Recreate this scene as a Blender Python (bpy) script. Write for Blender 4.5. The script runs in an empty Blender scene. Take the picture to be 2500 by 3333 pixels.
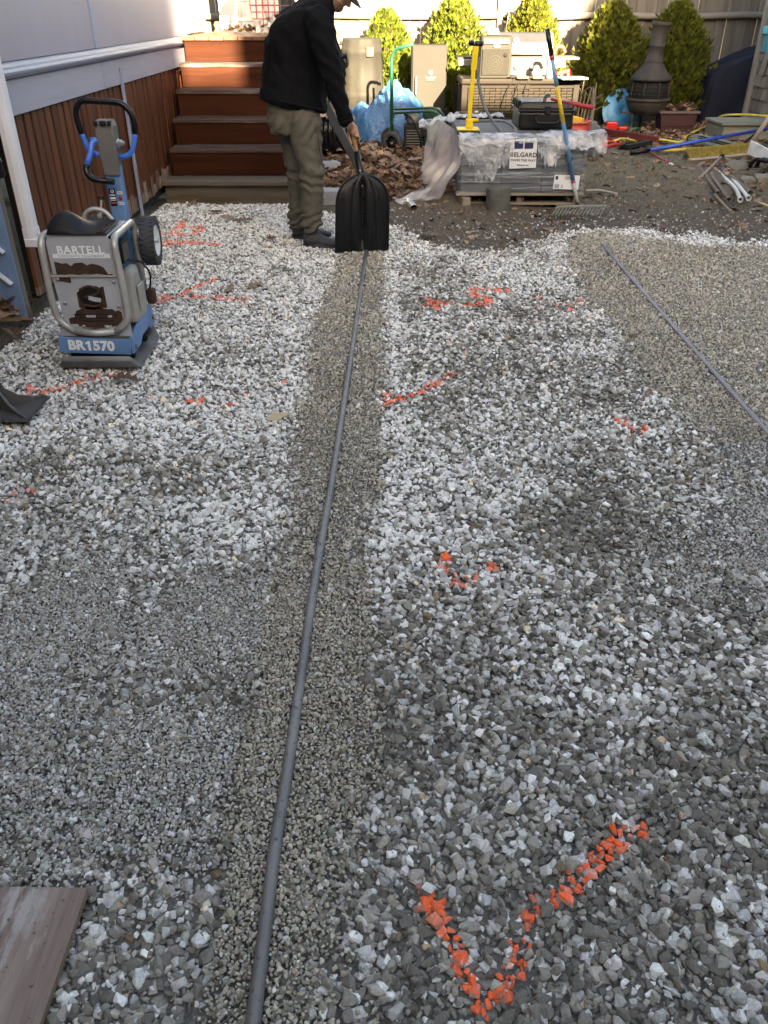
import bpy, bmesh, math, random
import numpy as np
from mathutils import Vector, Matrix, noise as mnoise

SC = bpy.context.scene
COL = SC.collection
R = math.radians

# ------------------------------------------------------------------ camera
FPX, PCX, PCY, CAMH = 2600.0, 1250.0, 1666.5, 1.5
PITCH = math.atan((PCY - 20.0) / FPX)
cam_data = bpy.data.cameras.new('camera')
cam_data.sensor_fit = 'VERTICAL'
cam_data.sensor_height = 24.0
cam_data.sensor_width = 18.0
cam_data.lens = 24.0 * FPX / 3333.0
cam_data.clip_start = 0.05
cam_data.clip_end = 600.0
camera = bpy.data.objects.new('camera', cam_data)
camera.location = (0, 0, CAMH)
camera.rotation_euler = (math.pi / 2 - PITCH, 0, 0)
COL.objects.link(camera)
SC.camera = camera

# ------------------------------------------------------------------ sky, sun, exposure
SUN_EL, SUN_DX = 18.5, -0.26           # light travels (SUN_DX, 1) over the ground
world = bpy.data.worlds.new('World')
SC.world = world
world.use_nodes = True
wn = world.node_tree
bg = wn.nodes['Background']
sky = wn.nodes.new('ShaderNodeTexSky')
sky.sky_type = 'NISHITA'
sky.sun_disc = False
sky.sun_elevation = R(SUN_EL)
sky.sun_rotation = math.atan2(-SUN_DX, -1.0)     # sun stands behind the camera
sky.air_density = 1.0
sky.dust_density = 2.0
wn.links.new(sky.outputs[0], bg.inputs[0])
bg.inputs[1].default_value = 0.060
sun_data = bpy.data.lights.new('sun', 'SUN')
sun_data.energy = 5.0
sun_data.angle = R(0.53)
sun_data.color = (1.0, 0.88, 0.70)
sun = bpy.data.objects.new('sun', sun_data)
ldir = Vector((SUN_DX, 1.0, -math.tan(R(SUN_EL)) * math.hypot(SUN_DX, 1.0))).normalized()
sun.rotation_euler = ldir.to_track_quat('-Z', 'Y').to_euler()
sun.location = (3, -20, 12)
COL.objects.link(sun)
vs = SC.view_settings
vs.view_transform = 'Standard'
vs.look = 'None'
vs.gamma = 1.0
vs.exposure = 3.66
try:
    vs.use_white_balance = True
    vs.white_balance_temperature = 8150
    vs.white_balance_tint = 10
except Exception:
    pass
SC.cycles.max_bounces = 8
SC.cycles.transparent_max_bounces = 12

# ------------------------------------------------------------------ picking points of the place
_c, _s = math.cos(PITCH), math.sin(PITCH)
def ray(px, py):
    x = (px - PCX) / FPX; y = (PCY - py) / FPX
    return Vector((x, _c + y * _s, -_s + y * _c))
def gp(px, py, z=0.0):
    d = ray(px, py); t = (z - CAMH) / d.z
    return Vector((d.x * t, d.y * t, z))
def ay(px, py, Y):
    d = ray(px, py); t = Y / d.y
    return Vector((d.x * t, Y, CAMH + d.z * t))
def np_proj(x, y, z=0.0):
    dz = z - CAMH
    f = np.maximum(y * _c - dz * _s, 0.05); u = y * _s + dz * _c
    return PCX + FPX * x / f, PCY - FPX * u / f

# ------------------------------------------------------------------ materials
MATS = {}
def srgb(r, g, b):
    f = lambda v: (v / 255 / 12.92) if v / 255 <= 0.04045 else ((v / 255 + 0.055) / 1.055) ** 2.4
    return (f(r), f(g), f(b))

def _new(name):
    m = bpy.data.materials.new(name); m.use_nodes = True
    nt = m.node_tree
    return m, nt, nt.nodes['Principled BSDF']

def _coords(nt, scale=(1, 1, 1), randomise=True):
    tc = nt.nodes.new('ShaderNodeTexCoord')
    mp = nt.nodes.new('ShaderNodeMapping')
    mp.inputs['Scale'].default_value = scale
    if randomise:
        oi = nt.nodes.new('ShaderNodeObjectInfo')
        mul = nt.nodes.new('ShaderNodeMath'); mul.operation = 'MULTIPLY'; mul.inputs[1].default_value = 37.0
        nt.links.new(oi.outputs['Random'], mul.inputs[0])
        add = nt.nodes.new('ShaderNodeVectorMath'); add.operation = 'ADD'
        nt.links.new(tc.outputs['Object'], add.inputs[0]); nt.links.new(mul.outputs[0], add.inputs[1])
        nt.links.new(add.outputs[0], mp.inputs['Vector'])
    else:
        nt.links.new(tc.outputs['Object'], mp.inputs['Vector'])
    return mp.outputs[0]

def _noise(nt, vec, scale, detail=5, rough=0.6):
    n = nt.nodes.new('ShaderNodeTexNoise')
    n.inputs['Scale'].default_value = scale; n.inputs['Detail'].default_value = detail
    n.inputs['Roughness'].default_value = rough
    nt.links.new(vec, n.inputs['Vector'])
    return n.outputs['Fac']

def _ramp(nt, fac, stops):
    r = nt.nodes.new('ShaderNodeValToRGB')
    e = r.color_ramp.elements
    while len(e) < len(stops): e.new(0.5)
    for k, (p, c) in enumerate(stops):
        e[k].position = p; e[k].color = (c[0], c[1], c[2], 1) if hasattr(c, '__len__') else (c, c, c, 1)
    nt.links.new(fac, r.inputs[0])
    return r.outputs[0]

def _mix(nt, fac, a, b, mode='MIX'):
    m = nt.nodes.new('ShaderNodeMix'); m.data_type = 'RGBA'; m.blend_type = mode
    for sock, v in ((m.inputs[0], fac), (m.inputs[6], a), (m.inputs[7], b)):
        if hasattr(v, 'is_linked') or isinstance(v, bpy.types.NodeSocket): nt.links.new(v, sock)
        elif hasattr(v, '__len__'): sock.default_value = (v[0], v[1], v[2], 1)
        else: sock.default_value = v
    return m.outputs[2]

def _bump(nt, bsdf, h, strength, dist=0.004):
    b = nt.nodes.new('ShaderNodeBump'); b.inputs['Strength'].default_value = strength
    b.inputs['Distance'].default_value = dist
    nt.links.new(h, b.inputs['Height']); nt.links.new(b.outputs[0], bsdf.inputs['Normal'])

def mat(name, col, rough=0.55, metal=0.0, var=0.25, scale=9.0, bump=0.15, bscale=70.0, worn=None, wamt=0.6,
        wscale=14.0, stretch=(1, 1, 1), perobj=0.0, spec=0.5, coat=0.0, keep=False):
    """painted / plastic / metal surface: colour mottling, optional worn spots of another colour, fine relief"""
    if name in MATS: return MATS[name]
    if max(col) < 0.04 and not keep: col = tuple(c * 0.5 for c in col); spec = min(spec, 0.3)
    m, nt, b = _new(name)
    v = _coords(nt, stretch)
    n1 = _noise(nt, v, scale)
    dark = tuple(c * (1 - var) for c in col); lite = tuple(min(1, c * (1 + var)) for c in col)
    c = _ramp(nt, n1, [(0.3, dark), (0.7, lite)])
    if perobj:
        oi = nt.nodes.new('ShaderNodeObjectInfo')
        f = _ramp(nt, oi.outputs['Random'], [(0, 1 - perobj), (1, 1 + perobj * 0.6)])
        c = _mix(nt, 1.0, c, f, 'MULTIPLY')
    if worn is not None:
        n2 = _noise(nt, v, wscale, 8, 0.7)
        f = _ramp(nt, n2, [(wamt, 0.0), (min(0.99, wamt + 0.05), 1.0)])
        c = _mix(nt, f, c, worn)
    nt.links.new(c, b.inputs['Base Color'])
    rr = _ramp(nt, n1, [(0.2, max(0, rough - 0.1)), (0.8, min(1, rough + 0.1))])
    nt.links.new(rr, b.inputs['Roughness'])
    b.inputs['Metallic'].default_value = metal
    b.inputs['Specular IOR Level'].default_value = spec
    b.inputs['Coat Weight'].default_value = coat
    if bump: _bump(nt, b, _noise(nt, v, bscale, 4), bump)
    MATS[name] = m
    return m

def wood(name, c1, c2, axis=0, rough=0.7, grain=6.0, perobj=0.25, worn=None, wamt=0.6, bump=0.4, wstretch=None, spec=0.2):
    """board with grain stretched along an axis; every board its own shade"""
    if name in MATS: return MATS[name]
    m, nt, b = _new(name)
    st = [grain * 4] * 3; st[axis] = grain * 0.28
    v = _coords(nt, tuple(st))
    n1 = _noise(nt, v, 1.0, 7, 0.65)
    c = _ramp(nt, n1, [(0.28, c1), (0.5, tuple((p + q) / 2 for p, q in zip(c1, c2))), (0.72, c2)])
    oi = nt.nodes.new('ShaderNodeObjectInfo')
    f = _ramp(nt, oi.outputs['Random'], [(0, 1 - perobj), (1, 1 + perobj * 0.7)])
    c = _mix(nt, 1.0, c, f, 'MULTIPLY')
    if worn is not None:
        ws = wstretch or [5, 5, 5]
        if wstretch is None: ws[axis] = 1.2
        v2 = _coords(nt, tuple(ws))
        n2 = _noise(nt, v2, 1.0, 8, 0.7)
        c = _mix(nt, _ramp(nt, n2, [(wamt, 0.0), (min(0.99, wamt + 0.08), 1.0)]), c, worn)
    nt.links.new(c, b.inputs['Base Color'])
    b.inputs['Roughness'].default_value = rough
    b.inputs['Specular IOR Level'].default_value = spec
    _bump(nt, b, n1, bump, 0.003)
    MATS[name] = m
    return m

def attr_mat(name, rough=0.75, var=0.25, nscale=160.0, bump=0.5, spec=0.4, translucent=0.0):
    """surface whose own colour is stored on each stone / leaf"""
    if name in MATS: return MATS[name]
    m, nt, b = _new(name)
    at = nt.nodes.new('ShaderNodeAttribute'); at.attribute_name = 'tone'
    v = _coords(nt, (1, 1, 1), False)
    n = _noise(nt, v, nscale, 4)
    c = _mix(nt, 1.0, at.outputs['Color'], _ramp(nt, n, [(0.3, 1 - var), (0.7, 1 + var)]), 'MULTIPLY')
    nt.links.new(c, b.inputs['Base Color'])
    b.inputs['Roughness'].default_value = rough
    b.inputs['Specular IOR Level'].default_value = spec
    if bump: _bump(nt, b, n, bump, 0.0015)
    if translucent:
        b.inputs['Transmission Weight'].default_value = 0
        tr = nt.nodes.new('ShaderNodeBsdfTranslucent'); nt.links.new(c, tr.inputs[0])
        mx = nt.nodes.new('ShaderNodeMixShader'); mx.inputs[0].default_value = translucent
        nt.links.new(b.outputs[0], mx.inputs[1]); nt.links.new(tr.outputs[0], mx.inputs[2])
        nt.links.new(mx.outputs[0], nt.nodes['Material Output'].inputs['Surface'])
    MATS[name] = m
    return m

def film_mat(name, tint=(0.8, 0.8, 0.82), clear=(0.35, 0.75), stretch=(3, 3, 40), scale=1.0, rough=0.22, lo=0.35, hi=0.65):
    """thin clear plastic film: see-through with cloudy, glossy wrinkles"""
    m, nt, b = _new(name)
    v = _coords(nt, stretch, False)
    n = _noise(nt, v, scale, 6, 0.65)
    b.inputs['Base Color'].default_value = (*tint, 1)
    b.inputs['Roughness'].default_value = rough
    b.inputs['Specular IOR Level'].default_value = 0.8
    _bump(nt, b, n, 0.9, 0.012)
    tl = nt.nodes.new('ShaderNodeBsdfTranslucent'); tl.inputs[0].default_value = (*tint, 1)
    ad = nt.nodes.new('ShaderNodeMixShader'); ad.inputs[0].default_value = 0.35
    nt.links.new(b.outputs[0], ad.inputs[1]); nt.links.new(tl.outputs[0], ad.inputs[2])
    tr = nt.nodes.new('ShaderNodeBsdfTransparent')
    mx = nt.nodes.new('ShaderNodeMixShader')
    f = _ramp(nt, n, [(lo, 1 - clear[1]), (hi, 1 - clear[0])])
    nt.links.new(f, mx.inputs[0]); nt.links.new(tr.outputs[0], mx.inputs[1]); nt.links.new(ad.outputs[0], mx.inputs[2])
    nt.links.new(mx.outputs[0], nt.nodes['Material Output'].inputs['Surface'])
    MATS[name] = m
    return m

# ------------------------------------------------------------------ mesh building
class MB:
    """collects shapes into one mesh"""
    def __init__(self):
        self.bm = bmesh.new()
    def _xf(self, vs, M):
        if M is not None: bmesh.ops.transform(self.bm, matrix=M, verts=vs)
    def box(self, c, size, rot=None, bevel=0.0, seg=2, taper=None):
        r = bmesh.ops.create_cube(self.bm, size=1.0)
        vs = r['verts']
        for v in vs:
            v.co = Vector((v.co.x * size[0], v.co.y * size[1], v.co.z * size[2]))
            if taper and v.co.z > 0: v.co.x *= taper[0]; v.co.y *= taper[1]
        if bevel:
            es = list({e for v in vs for e in v.link_edges})
            o = bmesh.ops.bevel(self.bm, geom=es, offset=bevel, segments=seg, affect='EDGES', profile=0.5)
            vs = list({v for f in o['faces'] for v in f.verts} | {v for v in vs if v.is_valid})
        M = Matrix.Translation(Vector(c))
        if rot is not None:
            M = M @ (rot.to_4x4() if isinstance(rot, Matrix) else Matrix.Rotation(rot[2], 4, 'Z') @ Matrix.Rotation(rot[1], 4, 'Y') @ Matrix.Rotation(rot[0], 4, 'X'))
        self._xf(vs, M)
        return self
    def beam(self, a, b, w, h, up=(0, 0, 1), bevel=0.0):
        a, b = Vector(a), Vector(b); d = b - a; L = d.length; x = d.normalized()
        upv = Vector(up)
        if abs(x.dot(upv)) > 0.95: upv = Vector((0, 1, 0))
        y = upv.cross(x).normalized(); z = x.cross(y)
        M = Matrix((x, y, z)).transposed()
        return self.box((a + b) / 2, (L, w, h), M, bevel)
    def tube(self, pts, r, n=10, cap=True, closed=False):
        pts = [Vector(p) for p in pts]
        rs = r if hasattr(r, '__len__') else [r] * len(pts)
        rings = []; prev = None
        N = len(pts)
        for i, p in enumerate(pts):
            if closed: t = (pts[(i + 1) % N] - pts[i - 1]).normalized()
            else: t = (pts[min(i + 1, N - 1)] - pts[max(i - 1, 0)]).normalized()
            if prev is None:
                a = Vector((0, 0, 1)) if abs(t.z) < 0.9 else Vector((1, 0, 0))
                u = t.cross(a).normalized()
            else:
                u = (prev - t * prev.dot(t)).normalized()
            prev = u; w = t.cross(u)
            rings.append([self.bm.verts.new(p + (u * math.cos(2 * math.pi * k / n) + w * math.sin(2 * math.pi * k / n)) * rs[i]) for k in range(n)])
        for i in range(N if closed else N - 1):
            A, B = rings[i], rings[(i + 1) % N]
            for k in range(n):
                f = self.bm.faces.new((A[k], A[(k + 1) % n], B[(k + 1) % n], B[k])); f.smooth = True
        if cap and not closed:
            self.bm.faces.new(list(reversed(rings[0]))); self.bm.faces.new(rings[-1])
        return self
    def pipe(self, pts, r, ri, n=12):
        """open pipe with a wall"""
        self.tube(pts, r, n, cap=False); k = len(self.bm.verts)
        self.tube([pts[0], pts[-1]] if len(pts) == 2 else pts, ri, n, cap=False)
        self.bm.verts.ensure_lookup_table()
        nv = len(self.bm.verts); m = n * len(pts)
        o0, i0 = nv - 2 * m, nv - m
        V = self.bm.verts
        for base in (0, (len(pts) - 1) * n):
            for q in range(n):
                self.bm.faces.new((V[o0 + base + q], V[i0 + base + q], V[i0 + base + (q + 1) % n], V[o0 + base + (q + 1) % n]))
        return self
    def lathe(self, prof, n=20, M=None, cap=True, squash=1.0):
        rings = []
        for r, z in prof:
            rings.append([self.bm.verts.new((r * math.cos(2 * math.pi * k / n), r * squash * math.sin(2 * math.pi * k / n), z)) for k in range(n)])
        for A, B in zip(rings, rings[1:]):
            for k in range(n):
                f = self.bm.faces.new((A[k], A[(k + 1) % n], B[(k + 1) % n], B[k])); f.smooth = True
        if cap:
            self.bm.faces.new(list(reversed(rings[0]))); self.bm.faces.new(rings[-1])
        self._xf([v for rr in rings for v in rr], M)
        return self
    def prism(self, outline, d, M=None, bevel=0.0):
        """outline in x,z extruded by d along y (from 0 to d)"""
        A = [self.bm.verts.new((x, 0, z)) for x, z in outline]; B = [self.bm.verts.new((x, d, z)) for x, z in outline]
        n = len(A)
        fs = [self.bm.faces.new(A), self.bm.faces.new(list(reversed(B)))]
        for k in range(n): fs.append(self.bm.faces.new((A[(k + 1) % n], A[k], B[k], B[(k + 1) % n])))
        vs = A + B
        if bevel:
            es = list({e for f in fs[:2] for e in f.edges})
            o = bmesh.ops.bevel(self.bm, geom=es, offset=bevel, segments=2, affect='EDGES', profile=0.5)
            vs = list({v for f in o['faces'] for v in f.verts} | {v for v in vs if v.is_valid})
        self._xf(vs, M)
        return self
    def grid(self, fn, nu, nv, smooth=True, close_u=False):
        P = [[self.bm.verts.new(fn(i / nu, j / nv)) for i in range(nu if close_u else nu + 1)] for j in range(nv + 1)]
        n = nu if close_u else nu + 1
        for j in range(nv):
            for i in range(nu):
                f = self.bm.faces.new((P[j][i], P[j][(i + 1) % n], P[j + 1][(i + 1) % n], P[j + 1][i])); f.smooth = smooth
        return self
    def ball(self, c, r, seg=12, rings=8, M=None):
        o = bmesh.ops.create_uvsphere(self.bm, u_segments=seg, v_segments=rings, radius=1.0)
        rr = r if hasattr(r, '__len__') else (r, r, r)
        for v in o['verts']: v.co = Vector((v.co.x * rr[0], v.co.y * rr[1], v.co.z * rr[2]))
        for f in {f for v in o['verts'] for f in v.link_faces}: f.smooth = True
        T = Matrix.Translation(Vector(c))
        self._xf(o['verts'], T @ M if M is not None else T)
        return self
    def mesh(self, name, smooth=False):
        bmesh.ops.recalc_face_normals(self.bm, faces=self.bm.faces)
        me = bpy.data.meshes.new(name); self.bm.to_mesh(me); self.bm.free()
        if smooth: me.polygons.foreach_set('use_smooth', [True] * len(me.polygons))
        return me
    def build(self, name, m, parent=None, world=True, smooth=False, solid=0.0):
        me = self.mesh(name, smooth)
        if m is not None: me.materials.append(m)
        return link(name, me, parent, world, solid)

def link(name, me, parent=None, world=True, solid=0.0):
    o = bpy.data.objects.new(name, me); COL.objects.link(o)
    if parent is not None:
        o.parent = parent
        if world: o.matrix_parent_inverse = basis(parent).inverted()
    if solid:
        md = o.modifiers.new('thickness', 'SOLIDIFY'); md.thickness = solid; md.offset = 0
    return o

def basis(o):
    M = Matrix.LocRotScale(o.location, o.rotation_euler, o.scale)
    return basis(o.parent) @ o.matrix_parent_inverse @ M if o.parent else M

def tag(o, label=None, cat=None, group=None, kind=None):
    if label: o['label'] = label
    if cat: o['category'] = cat
    if group: o['group'] = group
    if kind: o['kind'] = kind
    return o

def thing(name, loc, label, cat, group=None, rz=0.0):
    e = bpy.data.objects.new(name, None); COL.objects.link(e)
    e.empty_display_size = 0.1
    e.location = loc; e.rotation_euler = (0, 0, rz)
    return tag(e, label, cat, group)

def text_mesh(body, size, extrude=0.0005, bold=0.0, spacing=1.0):
    cu = bpy.data.curves.new('lettering', 'FONT'); cu.body = body; cu.size = size
    cu.extrude = extrude; cu.offset = bold; cu.align_x = 'CENTER'; cu.align_y = 'CENTER'; cu.space_character = spacing
    cu.resolution_u = 3
    o = bpy.data.objects.new('lettering', cu); COL.objects.link(o)
    dg = bpy.context.evaluated_depsgraph_get()
    me = bpy.data.meshes.new_from_object(o.evaluated_get(dg))
    bpy.data.objects.remove(o); bpy.data.curves.remove(cu)
    return me

def lettering(name, body, size, M, m, parent, bold=0.0, spacing=1.0, sx=1.0):
    me = text_mesh(body, size, 0.0006, bold, spacing)
    me.transform(M @ Matrix.Diagonal((sx, 1, 1, 1)))
    me.materials.clear(); me.materials.append(m)
    return link(name, me, parent)

def facing(loc, rx=90, rz=0, ry=0):
    """lettering plane: at 90 about X it faces -Y"""
    return Matrix.Translation(Vector(loc)) @ Matrix.Rotation(R(rz), 4, 'Z') @ Matrix.Rotation(R(ry), 4, 'Y') @ Matrix.Rotation(R(rx), 4, 'X')

def vnoise(x, y, z=0.0):
    return mnoise.noise(Vector((x, y, z)))

def smooth_path(pts, n=8):
    """Catmull-Rom through the points"""
    P = [Vector(p) for p in pts]; out = []
    for i in range(len(P) - 1):
        p0, p1, p2, p3 = P[max(i - 1, 0)], P[i], P[i + 1], P[min(i + 2, len(P) - 1)]
        for k in range(n):
            t = k / n
            out.append(0.5 * ((2 * p1) + (p2 - p0) * t + (2 * p0 - 5 * p1 + 4 * p2 - p3) * t * t + (3 * p1 - p0 - 3 * p2 + p3) * t ** 3))
    out.append(P[-1])
    return out

def round_path(pts, r, n=5, closed=False):
    """polyline with rounded corners"""
    P = [Vector(p) for p in pts]; out = []; N = len(P)
    for i in range(N):
        if not closed and i in (0, N - 1): out.append(P[i]); continue
        a, b, c = P[i - 1], P[i], P[(i + 1) % N]
        d1 = (a - b); d2 = (c - b); q = min(r, d1.length * 0.49, d2.length * 0.49)
        s, e = b + d1.normalized() * q, b + d2.normalized() * q
        for k in range(n + 1):
            t = k / n
            out.append(s * (1 - t) ** 2 + b * 2 * t * (1 - t) + e * t * t)
    return out

def mesh_from_arrays(name, V, T, smooth=None, tone=None):
    me = bpy.data.meshes.new(name)
    nv, nt_ = len(V), len(T)
    me.vertices.add(nv); me.vertices.foreach_set('co', np.ascontiguousarray(V, dtype=np.float32).ravel())
    me.loops.add(nt_ * 3); me.loops.foreach_set('vertex_index', np.ascontiguousarray(T, dtype=np.int32).ravel())
    me.polygons.add(nt_); me.polygons.foreach_set('loop_start', np.arange(0, nt_ * 3, 3, dtype=np.int32))
    if smooth is not None: me.polygons.foreach_set('use_smooth', np.full(nt_, bool(smooth)))
    me.update(calc_edges=True)
    if tone is not None:
        a = me.attributes.new('tone', 'FLOAT_COLOR', 'POINT')
        c = np.ones((nv, 4), dtype=np.float32); c[:, :3] = tone
        a.data.foreach_set('color', c.ravel())
    return me

# ================================================================== GROUND
rng = np.random.default_rng(7)
random.seed(7)
def fnoise(x, y, s, seed=0):
    """smooth value noise over arrays, about 0..1"""
    x = np.asarray(x, float) / s + 17.3 * seed; y = np.asarray(y, float) / s + 9.1 * seed
    xi = np.floor(x).astype(np.int64); yi = np.floor(y).astype(np.int64); fx = x - xi; fy = y - yi
    fx = fx * fx * (3 - 2 * fx); fy = fy * fy * (3 - 2 * fy)
    def h(a, b):
        q = (a * 374761393 + b * 668265263 + seed * 1442695) & 0xffffffff
        q = ((q ^ (q >> 13)) * 1274126177) & 0xffffffff
        return ((q ^ (q >> 16)) & 0xffff) / 65535.0
    return (h(xi, yi) * (1 - fx) + h(xi + 1, yi) * fx) * (1 - fy) + (h(xi, yi + 1) * (1 - fx) + h(xi + 1, yi + 1) * fx) * fy
def fbm(x, y, s, seed=0):
    return 0.55 * fnoise(x, y, s, seed) + 0.3 * fnoise(x, y, s / 2.3, seed + 1) + 0.15 * fnoise(x, y, s / 5, seed + 2)

WALLX = -2.0
YARD = 0.12
_edge = [(1130, 700), (1257, 712), (1348, 750), (1408, 786), (1536, 806), (1597, 802), (1672, 794), (1740, 768), (1853, 746), (1951, 728), (2100, 726), (2192, 748), (2305, 750), (2380, 774), (2500, 768)]
_ep = [gp(a, b, 0.02) for a, b in _edge]
EDX = np.array([-2.6, -0.9] + [p.x for p in _ep] + [5.5, 9.0]); EDY = np.array([7.75, 7.75] + [p.y for p in _ep] + [5.9, 5.6])
o_ = np.argsort(EDX); EDX, EDY = EDX[o_], EDY[o_]
def edge_y(x): return np.interp(x, EDX, EDY)
def ground_z(x, y):
    """height of the bare earth: a dug-out bed for the stone, the yard a step higher"""
    d = y - edge_y(x)
    t = np.clip(d / 2.2, 0, 1); t = t * t * (3 - 2 * t)
    n = (fbm(x, y, 0.5, 3) - 0.5) * 0.03 * np.clip(t * 4, 0, 1) + (fbm(x, y, 0.12, 9) - 0.5) * 0.018 * np.clip(t * 6, 0, 1)
    return -0.06 + np.clip((d + 0.05) / 0.12, 0, 1) * 0.05 + t * (YARD + 0.01) + n
def gz(x, y): return float(ground_z(np.array([float(x)]), np.array([float(y)]))[0])

# one sheet: fine where it shows, coarse out to the horizon
xs = np.concatenate([np.linspace(-250, -9, 8), np.linspace(-8, -2.3, 16), np.linspace(-2.2, 6.5, 150), np.linspace(7, 250, 9)])
ys = np.concatenate([np.linspace(-250, -6, 8), np.linspace(-5, 5.6, 40), np.linspace(5.65, 9.5, 100), np.linspace(9.6, 13.6, 40), np.linspace(14, 300, 9)])
GX, GY = np.meshgrid(xs, ys)
GZ = ground_z(GX, GY)
V = np.stack([GX, GY, GZ], -1).reshape(-1, 3)
nx = len(xs); I = np.arange(len(V)).reshape(GX.shape)
a_, b_, c_, d_ = I[:-1, :-1].ravel(), I[:-1, 1:].ravel(), I[1:, 1:].ravel(), I[1:, :-1].ravel()
T = np.concatenate([np.stack([a_, b_, c_], 1), np.stack([a_, c_, d_], 1)])
m, nt, b = _new('yard_earth')
v = _coords(nt, (1, 1, 1), False)
big = _noise(nt, v, 1.3, 6, 0.6); fine = _noise(nt, v, 38.0, 7, 0.75); mid = _noise(nt, v, 7.0, 6, 0.7)
earth = _ramp(nt, fine, [(0.25, (0.045, 0.036, 0.028)), (0.55, (0.12, 0.096, 0.074)), (0.8, (0.23, 0.19, 0.15))])
grassy = _ramp(nt, fine, [(0.25, (0.075, 0.062, 0.038)), (0.55, (0.165, 0.138, 0.09)), (0.8, (0.29, 0.24, 0.165))])
geo = nt.nodes.new('ShaderNodeNewGeometry'); sep = nt.nodes.new('ShaderNodeSeparateXYZ'); nt.links.new(geo.outputs['Position'], sep.inputs[0])
mr = nt.nodes.new('ShaderNodeMapRange'); mr.inputs[1].default_value = 6.9; mr.inputs[2].default_value = 8.1; nt.links.new(sep.outputs['Y'], mr.inputs[0])
mu = nt.nodes.new('ShaderNodeMath'); mu.operation = 'MULTIPLY'
nt.links.new(mr.outputs[0], mu.inputs[0]); nt.links.new(_ramp(nt, mid, [(0.35, 0.15), (0.6, 1.0)]), mu.inputs[1])
nt.links.new(_mix(nt, mu.outputs[0], earth, grassy), b.inputs['Base Color'])
b.inputs['Roughness'].default_value = 0.95
b.inputs['Specular IOR Level'].default_value = 0.2
_bump(nt, b, fine, 0.9, 0.02)
me = mesh_from_arrays('ground', V, T, True); me.materials.append(m)
tag(link('ground', me), 'bare brown earth and thin worn lawn of the back yard', None, None, 'structure')

# ------------------------------------------------------------------ stones
def hull_template(n, seed, bevel=0.0):
    r = random.Random(seed); bm = bmesh.new()
    for k in range(n):
        z = 1 - 2 * (k + 0.5) / n; a = k * 2.399963 + r.uniform(-0.5, 0.5); q = math.sqrt(1 - z * z)
        p = Vector((q * math.cos(a), q * math.sin(a), z))
        p = Vector([math.copysign(abs(c) ** 0.62, c) for c in p]) * r.uniform(0.66, 1.08)
        bm.verts.new(p)
    bmesh.ops.convex_hull(bm, input=list(bm.verts))
    bmesh.ops.delete(bm, geom=[v for v in bm.verts if not v.link_faces], context='VERTS')
    if bevel:
        bmesh.ops.bevel(bm, geom=list(bm.edges), offset=bevel, segments=1, affect='EDGES', profile=0.5, clamp_overlap=True)
        bmesh.ops.triangulate(bm, faces=list(bm.faces))
    bmesh.ops.recalc_face_normals(bm, faces=list(bm.faces))
    bm.verts.index_update()
    V = np.array([v.co[:] for v in bm.verts]); T = np.array([[v.index for v in f.verts] for f in bm.faces])
    bm.free()
    return V, T
TPL = {'near': [hull_template(10 + k % 4, 100 + k, 0.06) for k in range(26)],
       'mid': [hull_template(9 + k % 4, 200 + k) for k in range(24)],
       'far': [hull_template(9, 300 + k) for k in range(20)],
       'tiny': [hull_template(7, 400 + k) for k in range(16)]}

def make_stones(P, size, tone, kind, tilt=0.55, paint=None):
    """P centres, size half-length; returns vertices, triangles, tones"""
    n = len(P); tp = TPL[kind]; which = rng.integers(0, len(tp), n)
    yaw = rng.uniform(0, 2 * np.pi, n); pa = rng.normal(0, tilt, n); ra = rng.normal(0, tilt, n)
    S = np.stack([size, size * rng.uniform(0.52, 0.95, n), size * rng.uniform(0.34, 0.70, n)], 1)
    cy, sy = np.cos(yaw), np.sin(yaw); cp, sp = np.cos(pa), np.sin(pa); cr, sr = np.cos(ra), np.sin(ra)
    M = np.empty((n, 3, 3))
    M[:, 0, 0] = cy * cp; M[:, 0, 1] = cy * sp * sr - sy * cr; M[:, 0, 2] = cy * sp * cr + sy * sr
    M[:, 1, 0] = sy * cp; M[:, 1, 1] = sy * sp * sr + cy * cr; M[:, 1, 2] = sy * sp * cr - cy * sr
    M[:, 2, 0] = -sp; M[:, 2, 1] = cp * sr; M[:, 2, 2] = cp * cr
    Vs, Ts, Cs = [], [], []; off = 0
    for t in range(len(tp)):
        q = np.nonzero(which == t)[0]
        if not len(q): continue
        v0, t0 = tp[t]
        v = v0[None] * S[q][:, None, :]
        v = np.einsum('nij,nkj->nki', M[q], v)
        c = np.repeat(tone[q][:, None, :], len(v0), 1) * rng.uniform(0.94, 1.06, (len(q), len(v0), 1))
        if paint is not None:
            up = v[:, :, 2] / size[q][:, None]
            f = np.clip(up * 1.5 + 0.42 + rng.normal(0, 0.38, up.shape), 0, 0.95) * paint[q][:, None]
            c = c * (1 - f[..., None]) + np.array([0.95, 0.135, 0.035]) * f[..., None]
        v = v + P[q][:, None, :]
        Vs.append(v.reshape(-1, 3)); Cs.append(c.reshape(-1, 3))
        Ts.append((t0[None] + (off + np.arange(len(q)) * len(v0))[:, None, None]).reshape(-1, 3))
        off += len(q) * len(v0)
    return Vs, Ts, Cs, off
def join(parts):
    Vs, Ts, Cs = [], [], []; off = 0
    for a, t, c, n in parts:
        if not a: continue
        Vs += a; Ts += [x + off for x in t]; Cs += c; off += n
    return np.concatenate(Vs), np.concatenate(Ts), np.concatenate(Cs)

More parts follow.
